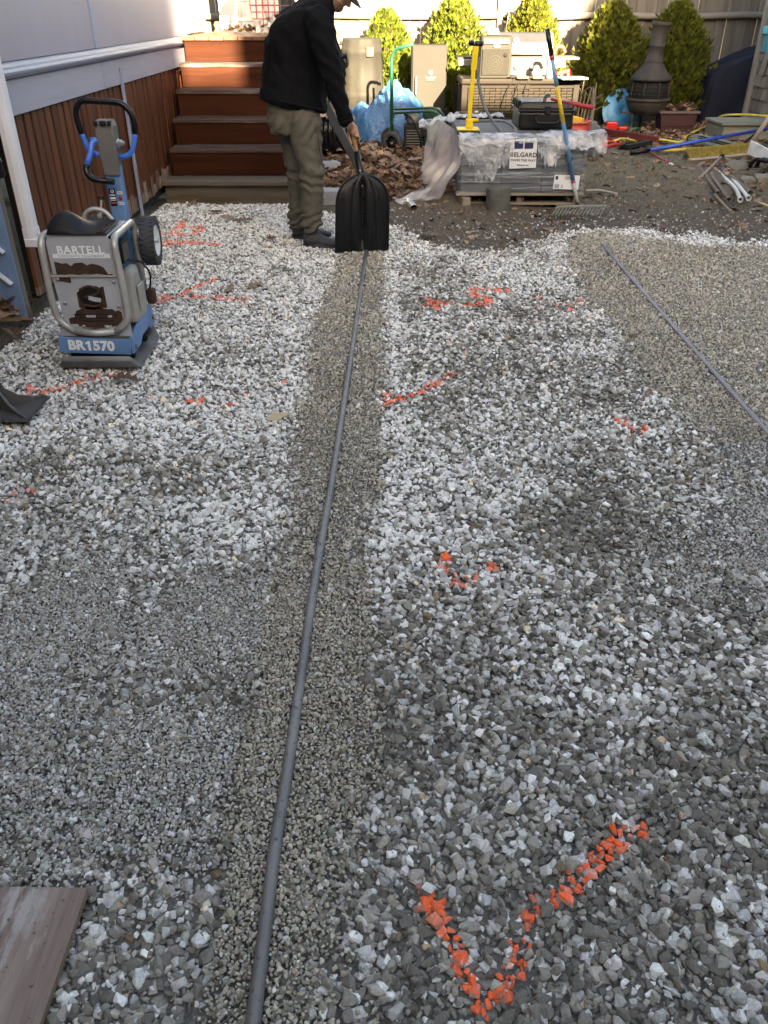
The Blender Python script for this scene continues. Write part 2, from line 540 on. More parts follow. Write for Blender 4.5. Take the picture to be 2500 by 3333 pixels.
def hexpts(x0, x1, y0, y1, s, jit=0.42):
    ny = int((y1 - y0) / (s * 0.866)) + 1; nxx = int((x1 - x0) / s) + 1
    X, Y = np.meshgrid(np.arange(nxx) * s + x0, np.arange(ny) * s * 0.866 + y0)
    X = X + (np.arange(ny) % 2)[:, None] * s / 2
    return np.stack([(X + rng.uniform(-jit, jit, X.shape) * s).ravel(), (Y + rng.uniform(-jit, jit, X.shape) * s).ravel()], 1)
def in_poly(px, py, poly):
    r = np.zeros(px.shape, bool); n = len(poly); j = n - 1
    for i in range(n):
        xi, yi = poly[i]; xj, yj = poly[j]
        cnd = ((yi > py) != (yj > py)) & (px < (xj - xi) * (py - yi) / (yj - yi + 1e-9) + xi)
        r ^= cnd; j = i
    return r
def seg_dist(P, line):
    d = np.full(len(P), 1e9)
    for (ax, ay_), (bx, by) in zip(line, line[1:]):
        ab = np.array([bx - ax, by - ay_]); ap = P - np.array([ax, ay_])
        t = np.clip((ap @ ab) / max(ab @ ab, 1e-9), 0, 1)
        d = np.minimum(d, np.hypot(*(ap - t[:, None] * ab).T))
    return d

# the bedding grit: a strip along the near pipe that widens to the left, and the screeded bed at the right
gpoly = lambda L: [tuple(gp(a, b)[:2]) for a, b in L]
GRIT1 = gpoly([(1115, 800), (1075, 900), (1030, 1050), (1000, 1250), (950, 1400), (940, 1560), (930, 1650), (880, 1800), (800, 1900), (650, 1790), (520, 1730), (300, 1680), (0, 1710), (-500, 1740), (-900, 2800), (-100, 2850), (330, 2830), (560, 2880), (700, 3080), (640, 3333), (600, 3900), (960, 3900), (1010, 3333), (1040, 3000), (1080, 2800), (1190, 2600), (1210, 2400), (1170, 2200), (1195, 2000), (1200, 1750), (1245, 1600), (1250, 1500), (1240, 1300), (1240, 1000), (1250, 800)])
GRIT2 = gpoly([(1850, 775), (1960, 752), (2120, 772), (2260, 796), (2500, 802), (2900, 810), (3600, 1300), (3000, 2100), (2500, 2030), (2300, 1960), (2130, 1840), (2110, 1750), (2330, 1640), (2360, 1530), (2260, 1400), (2160, 1290), (2050, 1120), (1940, 985), (1855, 840)])

MARKS = {
 'foreground_v': ([[(1344, 2869), (1431, 2952), (1476, 3035), (1506, 3140), (1529, 3200), (1566, 3261), (1612, 3246), (1672, 3148), (1702, 3058)], [(1732, 2967), (1807, 2900), (1905, 2847), (1973, 2779), (2034, 2711), (2080, 2700)]], 0.019, 0.95, 'bright orange spray paint on stones forming a large V in the foreground'),
 'curl': ([[(1442, 1824), (1465, 1862), (1491, 1899), (1544, 1892), (1570, 1870)], [(1600, 1848), (1607, 1846)]], 0.018, 0.8, 'small orange spray painted curl on coarse stone right of the long pipe'),
 'hook': ([[(1254, 1283), (1265, 1305), (1318, 1290), (1393, 1260), (1468, 1219)]], 0.022, 0.95, 'orange spray painted hook beside the grit strip, halfway up the pipe'),
 'tick': ([[(2004, 1351), (2049, 1388), (2079, 1403), (2110, 1398)]], 0.02, 0.85, 'short orange spray tick near the right hand pipe'),
 'figure': ([[(1653, 944), (1536, 944), (1540, 963), (1582, 966), (1597, 985), (1560, 990)], [(1525, 990), (1535, 990)]], 0.03, 1.0, 'orange sprayed figure shaped like a five on the stone bed'),
 'cross': ([[(1386, 985), (1457, 985)], [(1398, 968), (1430, 1000)]], 0.028, 1.0, 'small orange sprayed cross left of the five shaped figure'),
 'faded': ([[(1740, 974), (1760, 966)], [(1735, 1000), (1745, 998)], [(1800, 985), (1870, 985)], [(1855, 1003), (1870, 1008)], [(1880, 972), (1951, 966)], [(1925, 1010), (1935, 1006)]], 0.02, 0.6, 'faded broken orange spray line near the far end of the right hand pipe'),
 'scribble': ([[(590, 722), (588, 742), (563, 745), (600, 742)], [(625, 738), (650, 738), (659, 748), (629, 759)], [(530, 761), (570, 758), (600, 768)], [(527, 785), (593, 784)], [(520, 797), (610, 788), (707, 794)]], 0.032, 0.95, 'orange sprayed scribble on pale stone beside the rubber wheel'),
 'arrow': ([[(472, 969), (593, 960), (640, 930), (701, 906)], [(500, 992), (540, 975), (593, 962), (680, 970), (792, 972)]], 0.024, 0.9, 'long orange sprayed arrow lines right of the plate compactor'),
 'dash': ([[(93, 1285), (97, 1247)], [(85, 1262), (110, 1262)], [(130, 1275), (181, 1264), (219, 1250), (270, 1229), (363, 1216)]], 0.022, 0.95, 'orange sprayed dashes running under the front of the plate compactor'),
 'speckle': ([[(617, 1295), (640, 1297)], [(655, 1289), (670, 1285)], [(700, 1306), (725, 1318)], [(750, 1305), (765, 1300)], [(790, 1280), (795, 1275)], [(925, 1238), (930, 1236)]], 0.02, 0.65, 'pale orange paint speckles on stone right of the compactor'),
 'smear': ([[(38, 1613), (50, 1590), (85, 1585)], [(60, 1600), (95, 1600)], [(20, 1635), (50, 1628)]], 0.020, 0.30, 'faint orange paint smear on stone at the left edge of the picture'),
}
MARK_LINES = {k: [[tuple(gp(a, b)[:2]) for a, b in ln] for ln in v[0]] for k, v in MARKS.items()}

def visible(P, mx, my_):
    px, py = np_proj(P[:, 0], P[:, 1])
    f = P[:, 1]
    half = f * 0.0 + 0.5 * 2500 / FPX * (P[:, 1] * _c + CAMH * _s)
    return (np.abs(P[:, 0]) < half + mx) & (P[:, 1] > 0.62 - my_)

def relief(x, y):
    return (fbm(x, y, 0.35, 21) - 0.5) * 0.022 + (fbm(x, y, 0.9, 31) - 0.5) * 0.02

PIPE1 = [gp(a, b, 0.0) for a, b in [(1193, 818), (1160, 1050), (1108, 1394), (1078, 1590), (1042, 1793), (1003, 2050), (965, 2321), (930, 2560), (897, 2758), (862, 3040), (826, 3333), (800, 3600)]]
PIPE2 = [gp(a, b, 0.0) for a, b in [(1959, 799), (2120, 985), (2300, 1190), (2500, 1417), (2720, 1668), (3000, 1985)]]
P1L = [tuple(p[:2]) for p in PIPE1]; P2L = [tuple(p[:2]) for p in PIPE2]

def wobble(P, amp):
    return P + np.stack([fbm(P[:, 0], P[:, 1], 0.16, 41) - 0.5, fbm(P[:, 0], P[:, 1], 0.16, 51) - 0.5], 1) * 2 * amp

def grit_fraction(P):
    """how much a spot is bedding grit rather than coarse stone (0..1)"""
    loose = np.where((P[:, 0] < -0.05) & (P[:, 1] < 2.9) | (P[:, 0] > 0.6) & (P[:, 1] < 3.0), 0.085, 0.024)
    loose = np.where((P[:, 1] < 1.35) & (P[:, 0] > -0.4), 0.05, loose)
    W = wobble(P, 0.05) + rng.normal(0, 1, P.shape) * loose[:, None]
    g = (in_poly(W[:, 0], W[:, 1], GRIT1) | in_poly(W[:, 0], W[:, 1], GRIT2)).astype(float)
    # the trodden ground at the left and lower right is a patchy mix
    trod = ((P[:, 0] < -0.32) & (P[:, 1] < 2.9)) | ((P[:, 0] > 0.55) & (P[:, 1] < 2.9))
    patch = fbm(P[:, 0], P[:, 1], 0.22, 91) + rng.normal(0, 0.10, len(P))
    g = np.where(trod & (patch > 0.60), 0.0, g)
    return g

def stone_tone(P, grit):
    n = len(P); px, py = np_proj(P[:, 0], P[:, 1])
    # how dusty-white the stone is: the newly tipped stone is pale, the raked stone near the camera is dark
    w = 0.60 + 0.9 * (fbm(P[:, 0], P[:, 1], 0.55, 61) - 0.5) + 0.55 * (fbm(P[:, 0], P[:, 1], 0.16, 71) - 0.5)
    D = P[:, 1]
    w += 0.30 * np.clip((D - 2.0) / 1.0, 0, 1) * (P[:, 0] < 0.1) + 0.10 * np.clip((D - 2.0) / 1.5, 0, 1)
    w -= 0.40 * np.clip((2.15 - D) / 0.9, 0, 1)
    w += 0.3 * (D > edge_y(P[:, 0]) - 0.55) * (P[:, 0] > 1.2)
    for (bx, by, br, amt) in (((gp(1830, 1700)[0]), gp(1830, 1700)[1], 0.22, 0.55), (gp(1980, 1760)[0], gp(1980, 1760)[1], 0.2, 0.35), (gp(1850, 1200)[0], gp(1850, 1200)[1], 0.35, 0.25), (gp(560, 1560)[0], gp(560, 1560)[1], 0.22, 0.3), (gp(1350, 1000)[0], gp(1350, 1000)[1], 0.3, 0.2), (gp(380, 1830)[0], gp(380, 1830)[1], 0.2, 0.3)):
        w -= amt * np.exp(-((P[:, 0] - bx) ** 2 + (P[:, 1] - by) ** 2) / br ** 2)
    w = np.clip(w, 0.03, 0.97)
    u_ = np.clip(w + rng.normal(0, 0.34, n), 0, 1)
    pale = u_ > 0.55
    lum = 0.13 + 0.60 * u_ ** 1.7
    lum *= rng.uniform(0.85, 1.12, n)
    hue = np.where(pale[:, None], np.array([1.01, 1.0, 0.965])[None], np.array([1.07, 1.0, 0.865])[None]) * (1 + rng.normal(0, 0.015, (n, 3)))
    tan = rng.uniform(0, 1, n) < 0.012
    hue[tan] *= np.array([1.25, 1.0, 0.72])
    c = lum[:, None] * hue
    # grit is a brownish grey, with pale chips trodden into it
    trod = ((P[:, 0] < -0.35) & (D < 2.9)) | ((P[:, 0] > 0.6) & (D < 2.9))
    chip = rng.uniform(0, 1, n) < np.where(trod, 0.24, 0.06)
    gl = np.where(chip, rng.uniform(0.38, 0.6, n), rng.uniform(0.22, 0.46, n)) * (0.85 + 0.3 * fbm(P[:, 0], P[:, 1], 0.4, 81))
    gc = gl[:, None] * np.where(chip[:, None], np.array([1.0, 1.0, 1.0]), np.where(trod[:, None], np.array([1.05, 1.0, 0.90]), np.array([1.10, 1.0, 0.82]))) * (1 + rng.normal(0, 0.03, (n, 3)))
    return np.where((grit > 0.5)[:, None], gc, c)

# coarse stone
PC = np.concatenate([hexpts(-2.1, 4.6, 0.25, 3.2, 0.0168), hexpts(-2.1, 4.6, 3.2, 8.2, 0.0195)])
PC = PC[visible(PC, 0.55, 0.25) & (PC[:, 0] > WALLX + 0.02)]
g = grit_fraction(PC)
ed = edge_y(PC[:, 0]) + rng.normal(0, 0.06, len(PC)) + (fbm(PC[:, 0], PC[:, 1], 0.2, 5) - 0.5) * 0.2
keep = (PC[:, 1] < ed) & ~((PC[:, 1] > 7.58) & (PC[:, 0] < -0.7))
stray = (g > 0.5) & (rng.uniform(0, 1, len(PC)) < np.where((PC[:, 1] < 2.7) & (PC[:, 0] < -0.2) | (PC[:, 0] > 0.6) & (PC[:, 1] < 2.9), 0.20, 0.03))
stray_keep = stray
keep &= (g < 0.5) | stray
PC = PC[keep]; small = stray[keep] & (rng.uniform(0, 1, keep.sum()) < 0.85)
d1 = np.minimum(seg_dist(PC, P1L), seg_dist(PC, P2L))
PC = PC[d1 > 0.03]; small = small[d1 > 0.03]
n = len(PC)
size = np.clip(rng.lognormal(math.log(0.0126), 0.32, n), 0.0055, 0.021)
size = np.where(small, size * 0.62, size)
z = relief(PC[:, 0], PC[:, 1]) - 0.012 + rng.uniform(-0.006, 0.007, n)
top = rng.uniform(0, 1, n) < 0.16
z = np.where(top, z + 0.008, z)
z = np.where(small, relief(PC[:, 0], PC[:, 1]) * 0.5 + 0.001, z)
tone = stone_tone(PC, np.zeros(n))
P3 = np.stack([PC[:, 0], PC[:, 1], z], 1)
painted = {}; PDIST = {}
free = np.ones(n, bool)
px_, py_ = np_proj(PC[:, 0], PC[:, 1])
for k, (lines, hw, prob, lab) in MARKS.items():
    d = np.min([seg_dist(PC, ln) for ln in MARK_LINES[k]], 0)
    hit = free & (d < hw * rng.uniform(0.45, 1.5, n)) & (rng.uniform(0, 1, n) < prob)
    if k == 'foreground_v':
        q = gp(2165, 2805); hit |= free & (np.hypot(PC[:, 0] - q.x, PC[:, 1] - q.y) < 0.011)
    painted[k] = np.nonzero(hit)[0]; free &= ~hit; PDIST[k] = d / hw
inview = visible(PC, 0.10, 0.1)
near = (PC[:, 1] < 1.35) & inview
mid = (~near) & (PC[:, 1] < 2.5) & inview
far = ~(near | mid)
gm = attr_mat('stone', 0.85, 0.22, 210.0, 0.55, 0.25)
MATS['grit'] = attr_mat('grit_stone', 0.85, 0.15, 300.0, 0.3, 0.25)
parts_ = []
for msk, kd in ((near, 'near'), (mid, 'mid'), (far, 'far')):
    q = np.nonzero(msk & free)[0]
    parts_.append(make_stones(P3[q], size[q], tone[q], kd))
# a second layer below, seen in the gaps
lay = np.nonzero((PC[:, 1] < 2.3) & inview)[0]
PL = P3[lay] + np.stack([rng.uniform(-0.01, 0.01, len(lay)), rng.uniform(-0.01, 0.01, len(lay)), np.full(len(lay), -0.0085)], 1)
parts_.append(make_stones(PL, size[lay] * 1.05, tone[lay][::-1] * 0.9, 'far'))
V, T, C = join(parts_)
me = mesh_from_arrays('coarse_gravel', V, T, False, C); me.materials.append(gm)
NT_COARSE = len(T)
tag(link('coarse_gravel', me), 'pale grey crushed stone covering the dug-out patio bed', 'gravel', None, 'stuff')
for k, q in painted.items():
    if not len(q): continue
    ps = []
    fade = MARKS[k][2]
    for msk, kd in ((near, 'near'), (mid, 'mid'), (far, 'far')):
        w = q[msk[q]]
        if len(w): ps.append(make_stones(P3[w], size[w], tone[w], kd, paint=np.clip(rng.uniform(0.6, 1.3, len(w)) * (0.5 + 0.6 * fade) * np.clip(1.7 - 0.85 * PDIST[k][w], 0.15, 1), 0, 1)))
    V, T, C = join(ps)
    me = mesh_from_arrays('paint_mark', V, T, False, C); me.materials.append(gm)
    tag(link('paint_mark', me), MARKS[k][3], 'paint mark', 'orange spray paint marks on the stone', 'stuff')

# bedding grit, in bands that grow coarser with distance
parts_ = []; NT_GRIT = 0
for (y0, y1, s, kd, hs) in ((0.3, 1.9, 0.0090, 'far', 0.0055), (1.9, 3.2, 0.0110, 'tiny', 0.0065), (3.2, 5.0, 0.0145, 'tiny', 0.0085), (5.0, 7.0, 0.019, 'tiny', 0.0108)):
    PG = hexpts(-1.9, 4.6, y0, y1, s)
    PG = PG[visible(PG, 0.22, 0.25)]
    PG = PG[in_poly(PG[:, 0], PG[:, 1], [(-9, 0), (9, 0), (9, 9), (-9, 9)])]
    g = grit_fraction(PG)
    PG = PG[g > 0.5]
    PG = PG[(PG[:, 1] < edge_y(PG[:, 0]) - 0.05)]
    n = len(PG)
    # trodden area at the left mixes sizes
    sz = hs * np.clip(rng.lognormal(0, 0.28, n), 0.6, 2.2)
    d1 = np.minimum(seg_dist(PG, P1L), seg_dist(PG, P2L))
    keepg = d1 > 0.014
    heap = 0.008 * np.exp(-(np.maximum(d1 - 0.05, 0) / 0.12) ** 2)
    z = relief(PG[:, 0], PG[:, 1]) * 0.5 - 0.003 + heap + rng.uniform(-0.002, 0.003, n)
    tone = stone_tone(PG, np.ones(n))
    PG3 = np.stack([PG[:, 0], PG[:, 1], z], 1)[keepg]
    parts_.append(make_stones(PG3, sz[keepg], tone[keepg], kd, 0.7))
PG = hexpts(-1.9, 3.0, 0.3, 2.1, 0.0115)
PG = PG[visible(PG, 0.15, 0.2)]; PG = PG[grit_fraction(PG) > 0.5]
PG3 = np.stack([PG[:, 0], PG[:, 1], relief(PG[:, 0], PG[:, 1]) * 0.5 - 0.0085], 1)
parts_.append(make_stones(PG3, rng.uniform(0.006, 0.010, len(PG)), stone_tone(PG, np.ones(len(PG))) * 0.9, 'tiny', 0.6))
V, T, C = join(parts_)
NT_GRIT = len(T)
me = mesh_from_arrays('bedding_grit', V, T, False, C); me.materials.append(MATS['grit'])
tag(link('bedding_grit', me), 'fine brownish bedding grit laid in strips along the steel pipes', 'gravel', None, 'stuff')
print('STONES', NT_COARSE, NT_GRIT)

# crusher dust below the stones
m, nt, b = _new('stone_dust')
v = _coords(nt, (1, 1, 1), False)
f1 = _noise(nt, v, 130.0, 6, 0.75)
nt.links.new(_ramp(nt, f1, [(0.3, (0.10, 0.094, 0.085)), (0.7, (0.28, 0.265, 0.24))]), b.inputs['Base Color'])
b.inputs['Roughness'].default_value = 0.95
_bump(nt, b, f1, 1.0, 0.01)
xs = np.linspace(WALLX, 5.2, 90); ys = np.linspace(-2.0, 7.75, 120)
GX, GY = np.meshgrid(xs, ys)
GYc = np.minimum(GY, edge_y(GX) - 0.02)
V = np.stack([GX, GYc, np.minimum(relief(GX, GYc), relief(GX, GYc) * 0.5) - 0.018 + (GYc >= edge_y(GX) - 0.03) * -0.02], -1).reshape(-1, 3)
I = np.arange(len(V)).reshape(GX.shape)
a_, b_, c_, d_ = I[:-1, :-1].ravel(), I[:-1, 1:].ravel(), I[1:, 1:].ravel(), I[1:, :-1].ravel()
T = np.concatenate([np.stack([a_, b_, c_], 1), np.stack([a_, c_, d_], 1)])
me = mesh_from_arrays('stone_dust', V, T, True); me.materials.append(m)
tag(link('stone_dust', me), 'grey stone dust showing between the stones', None, None, 'structure')

# ------------------------------------------------------------------ screed pipes
steel = mat('old_steel_pipe', (0.15, 0.146, 0.142), 0.5, 0.15, 0.3, 5, 0.3, 160, worn=(0.04, 0.038, 0.038), wamt=0.58, wscale=60)
p = smooth_path([Vector((q.x, q.y, 0.007)) for q in PIPE1], 5)
o = MB().pipe(p, 0.0138, 0.0112, 14).build('screed_pipe', steel)
tag(o, 'long grey steel pipe half sunk in grit, running from the shovel to the bottom edge', 'pipe', 'screed pipes')
p = [Vector((q.x, q.y, 0.006)) for q in PIPE2]
steel2 = mat('pale_pipe', (0.22, 0.20, 0.225), 0.55, 0.1, 0.2, 6, 0.2, 140, worn=(0.13, 0.12, 0.13), wamt=0.62, wscale=40)
o = MB().pipe(p, 0.0125, 0.010, 12).build('screed_pipe', steel2)
tag(o, 'pale lilac grey pipe lying diagonally on the grit bed at the right', 'pipe', 'screed pipes')

# ------------------------------------------------------------------ plywood sheet, lower left corner
ply = wood('weathered_plywood', (0.12, 0.078, 0.062), (0.31, 0.24, 0.21), 1, 0.75, 6.5, 0.1, worn=(0.33, 0.30, 0.285), wamt=0.53, wstretch=(9, 2.2, 9))
plye = wood('plywood_edge', (0.12, 0.08, 0.05), (0.32, 0.22, 0.15), 1, 0.8, 9, 0.1)
t = thing('plywood_sheet', (-0.75, 0.8, 0), 'worn reddish plywood sheet lying on the stone in the lower left corner', 'plywood')
TZ = 0.022
qa, qb = gp(285, 2890, TZ), gp(130, 3333, TZ)
ql = gp(-300, 2880, TZ)
ux = (qa - ql).normalized(); uy = (qb - qa).normalized()
def ply_layer(z0, z1, ins):
    A = [qa - ux * ins, qa - ux * 1.1, qa - ux * 1.1 + uy * 1.2, qa + uy * 1.2 - ux * ins]
    mb = MB(); lo = [mb.bm.verts.new((p.x, p.y, z0)) for p in A]; hi = [mb.bm.verts.new((p.x, p.y, z1)) for p in A]
    mb.bm.faces.new(lo); mb.bm.faces.new(hi)
    for k in range(4): mb.bm.faces.new((lo[k], lo[(k + 1) % 4], hi[(k + 1) % 4], hi[k]))
    return mb
ply_layer(TZ - 0.005, TZ, 0).build('face_veneer', ply, t)
ply_layer(TZ - 0.010, TZ - 0.0052, 0.0015).build('core_ply', plye, t)
ply_layer(TZ - 0.016, TZ - 0.0102, 0).build('bottom_ply', plye, t)
bits = MB()
for k in range(70):
    a, b2 = random.random() ** 1.2 * 0.5, random.random() * 0.45
    c = qa - ux * a + uy * b2
    r_ = random.uniform(0.0012, 0.0045)
    bits.ball((c.x, c.y, TZ + r_ * 0.4), (r_, r_ * 0.8, r_ * 0.6), 5, 4)
o = bits.build('grit_crumb', mat('crumb', (0.17, 0.15, 0.13), 0.9), t); o['kind'] = 'stuff'

# ================================================================== BUILDINGS
tanE = math.tan(R(SUN_EL)) * math.hypot(SUN_DX, 1.0)
# the house behind the viewpoint: a long wing with a level ridge and a steep cross gable; it keeps the bed in shade
render_ = mat('pale_render', (0.45, 0.44, 0.42), 0.8, var=0.1)
slate = mat('roof_shingle', (0.10, 0.10, 0.11), 0.8)
t = thing('house', (0, -8, 0), 'plain gabled house standing behind the viewpoint, outside the picture', 'house')
RY = -8.0
RIDGE = 0.78 + (8.55 - RY) * tanE
mb = MB().box((-1.0, RY - 0.6, (RIDGE - 1.6) / 2), (28, 5.2, RIDGE - 1.6)); mb.build('wall', render_, t)
MB().prism([(-15.5, RIDGE - 1.7), (13.4, RIDGE - 1.7), (13.4, RIDGE), (-15.5, RIDGE)], 0.5, Matrix.Translation((0, RY - 0.25, 0))).build('ridge', slate, t)
mb = MB()
for sy in (-1, 1):
    mb.grid(lambda u, v, sy=sy: Vector((-15.5 + 28.9 * u, RY + sy * (0.25 + 2.9 * v), RIDGE - 1.75 * v)), 2, 2)
mb.build('roof', slate, t, solid=0.12)
MB().box((-1.27 - SUN_DX * 16.6 + 0.6, RY, RIDGE + 0.5), (1.2, 0.5, 2.0)).build('sun_blocker', render_, t)  # unseen block added to shade the right end of the steps
MB().prism([(-1.27 - SUN_DX * 16.6 + 1.2, RIDGE - 0.3), (13.3, RIDGE - 0.3), (13.3, RIDGE + 0.34), (-1.27 - SUN_DX * 16.6 + 1.2, RIDGE + 0.34)], 0.4, Matrix.Translation((0, RY - 0.2, 0))).build('upper_sun_blocker', slate, t)  # unseen strip added so the shade line climbs towards the right
GX0 = 3.85 - SUN_DX * (13.2 - RY)
gh = lambda z: z + (13.2 - RY) * tanE
MB().prism([(GX0 - 3.2, 0.0), (GX0 + 3.2, 0.0), (GX0 + 3.2, gh(-2.3)), (GX0, gh(3.1)), (GX0 - 3.2, gh(-2.3))], 3.0, Matrix.Translation((0, RY - 1.5, 0))).build('gable_wing', render_, t)

MB().box((-2.0 - SUN_DX * 16.4 - 0.62, RY, RIDGE + 0.6), (1.40, 0.6, 2.6)).build('sun_blocker', render_, t)  # unseen block added to keep direct sun off the left wall

t = thing('house', (11, 4, 0), 'house-shaped block added unseen at the right to cut off low sky light', 'house')
MB().box((11.5, 4.0, 2.8), (5, 18, 5.6)).build('wall', render_, t)  # unseen mass added to block horizon glow from the right
MB().prism([(8.7, 5.55), (14.3, 5.55), (11.5, 7.8)], 18.4, Matrix.Translation((0, -5.2, 0))).build('roof', slate, t)
# ------------------------------------------------------------------ the house along the left
panel_m = mat('painted_panel', (0.27, 0.265, 0.345), 0.55, 0, 0.10, 2.0, 0.25, 50, worn=(0.21, 0.17, 0.17), wamt=0.68, wscale=2.6, stretch=(1, 1.4, 0.35))
band_m = wood('painted_band_board', (0.28, 0.29, 0.36), (0.35, 0.36, 0.43), 1, 0.5, 5.0, 0.05, bump=0.5)
trim_m = mat('painted_trim', (0.24, 0.265, 0.345), 0.5, 0, 0.12, 5, 0.2, 40, worn=(0.22, 0.26, 0.36), wamt=0.68, wscale=7)
blue_trim = mat('blue_trim', (0.20, 0.28, 0.42), 0.6, 0, 0.2, 6, 0.3, 40)
slat_m = wood('stained_cedar', (0.062, 0.019, 0.009), (0.140, 0.048, 0.022), 2, 0.5, 5.0, 0.32)
rot_m = wood('rotted_cedar', (0.085, 0.035, 0.020), (0.33, 0.25, 0.19), 2, 0.85, 7.0, 0.3)
white_m = mat('white_paint', (0.74, 0.73, 0.70), 0.45, 0, 0.06, 4, 0.1)
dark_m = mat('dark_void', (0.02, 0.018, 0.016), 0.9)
t = thing('house', (WALLX, 6.9, 0), 'grey painted house wall with red cedar skirting slats along the left', 'house')
HY0, HY1 = 3.55, 9.22
MB().box((WALLX - 0.036, (4.62 + HY1) / 2, 0.53), (0.04, HY1 - 4.62, 0.95)).build('gap_shade_sheet', dark_m, t)  # dark sheet close behind the slats, paints the shade in their gaps
MB().box((WALLX - 2.6, -1.0, 0.55), (3.9, 11.0, 1.1)).build('foundation', dark_m, t)  # unseen dark block added below the extended wall
MB().box((WALLX - 2.0, 3.1, 3.3), (3.9, 12.2, 4.4)).build('wall_core', mat('wall_core', (0.35, 0.35, 0.38)), t)  # unseen height and length extended to cut low sky light from the left
JY = ay(378, 130, 1).y
J1 = 6.42
for y0, y1 in ((HY0 - 0.8, J1 - 0.018), (J1 + 0.018, HY1)):
    MB().box((WALLX - 0.018, (y0 + y1) / 2, 2.235), (0.03, y1 - y0, 1.97), bevel=0.002, seg=1).build('wall_panel', panel_m, t)
MB().box((WALLX - 0.012, J1, 2.235), (0.03, 0.032, 1.97), bevel=0.004, seg=1).build('panel_batten', blue_trim, t)
for y0, y1 in ((HY0 - 0.8, 6.43), (6.436, HY1)):
    MB().box((WALLX - 0.006, (y0 + y1) / 2, 1.085), (0.036, y1 - y0, 0.170), bevel=0.003, seg=1).build('band_board', band_m, t)
MB().prism([(0, 0), (0.030, 0.004), (0.044, 0.022), (0.046, 0.034), (0.040, 0.048), (0.022, 0.056), (0.016, 0.070), (0, 0.076)], HY1 - HY0 + 0.8, Matrix.Translation((WALLX, HY0 - 0.8, 1.172)), 0.002).build('moulding', trim_m, t, smooth=False)
# skirting slats
SP = 0.108
k = 0; y = 4.66
slat_me = {}
while y < 9.1:
    var_ = k % 5
    z0 = 0.075 + 0.012 * ((k * 7) % 5) / 4 + (0.04 * max(0, (y - 6.2) / 1.5))
    mb = MB().box((0, 0, 0), (0.021, 0.082 + 0.003 * ((k * 3) % 4), 0.995 - z0), bevel=0.003, seg=1)
    o = mb.build('slat', slat_m if not (5.9 < y < 7.6) else slat_m, t)
    o.location = Vector((WALLX - 0.018 + 0.003 * math.sin(k * 2.1), y, (0.995 + z0) / 2))
    o.rotation_euler = (0.004 * math.sin(k * 1.3), 0, 0)
    if y > 4.4:
        hh = 0.05 + 0.075 * abs(math.sin(k * 1.7)) * (1.5 if y > 6.2 else 0.6)
        o2 = MB().box((0, 0, 0), (0.0222, 0.086, hh), bevel=0.003, seg=1).build('slat_end', rot_m, t)
        o2.location = Vector((WALLX - 0.018 + 0.003 * math.sin(k * 2.1), y, z0 + hh / 2 - 0.006))
    y += SP; k += 1
MB().box((WALLX + 0.014, 6.86, 0.56), (0.014, 0.05, 1.10), bevel=0.002, seg=1).build('skirting_strip', trim_m, t)
# door at the end of the wall, on the deck
MB().box((WALLX - 0.01, 9.78, 2.25), (0.05, 1.10, 2.0), bevel=0.004, seg=1).build('door_frame', white_m, t)
dr = MB().box((WALLX + 0.03, 9.78, 2.24), (0.04, 0.90, 1.94), bevel=0.004, seg=1).build('door', white_m, t)
MB().box((WALLX + 0.054, 9.78, 1.52), (0.012, 0.66, 0.36), bevel=0.006).build('door_panel', white_m, dr)
glass = mat('door_glass', (0.25, 0.14, 0.05), 0.08, 0, 0.6, 6, 0, coat=1.0)
MB().box((WALLX + 0.055, 9.78, 2.42), (0.01, 0.60, 1.3)).build('door_pane', glass, dr)
for y0, y1 in ((9.44, 9.48), (10.08, 10.12)):
    MB().box((WALLX + 0.058, (y0 + y1) / 2, 2.42), (0.02, 0.04, 1.38), bevel=0.004, seg=1).build('pane_bead', white_m, dr)
MB().box((WALLX + 0.058, 9.78, 1.75), (0.02, 0.6, 0.04), bevel=0.004, seg=1).build('pane_bead', white_m, dr)
# wall that closes the deck behind
for k in range(14):
    MB().box((-1.55, 11.62 - 0.006 * (k % 2), 1.26 + 0.06 + k * 0.118), (0.96, 0.02, 0.122), rot=(R(-4), 0, 0)).build('clapboard', white_m, t)
MB().box((-1.55, 11.72, 1.3), (0.96, 0.16, 2.6)).build('rear_wall', white_m, t)

# ------------------------------------------------------------------ downspout
t = thing('downspout', (WALLX + 0.06, 4.35, 0.33), 'white corrugated metal downspout fixed to the left house wall', 'downspout')
gut = mat('white_aluminium', (0.66, 0.67, 0.72), 0.4, 0, 0.07, 5, 0.1, worn=(0.40, 0.39, 0.38), wamt=0.74, wscale=9)
dtop, dbot = 2.6, 0.43
dsp = [(-0.036, -0.028), (-0.025, -0.034), (-0.012, -0.029), (0.0, -0.034), (0.012, -0.029), (0.025, -0.034), (0.036, -0.028), (0.041, 0), (0.036, 0.028), (-0.036, 0.028), (-0.041, 0)]
DY, DX = 4.50, WALLX + 0.075
def spout(z0, z1, k, c=(DX, DY)):
    mb = MB(); rings = []
    for z in (z0, z1):
        rings.append([mb.bm.verts.new((c[0] - y_ * k, c[1] + x_ * k, z)) for x_, y_ in dsp])
    n_ = len(dsp)
    for q in range(n_): mb.bm.faces.new((rings[0][q], rings[0][(q + 1) % n_], rings[1][(q + 1) % n_], rings[1][q]))
    mb.bm.faces.new(rings[0]); mb.bm.faces.new(rings[1])
    return mb
spout(dbot, dtop, 1.0).build('pipe_body', gut, t)
spout(dbot - 0.005, dbot + 0.055, 1.1).build('end_collar', gut, t)
MB().box((DX + 0.004, DY - 0.006, dbot - 0.02), (0.07, 0.082, 0.045), bevel=0.006).build('outlet', gut, t)
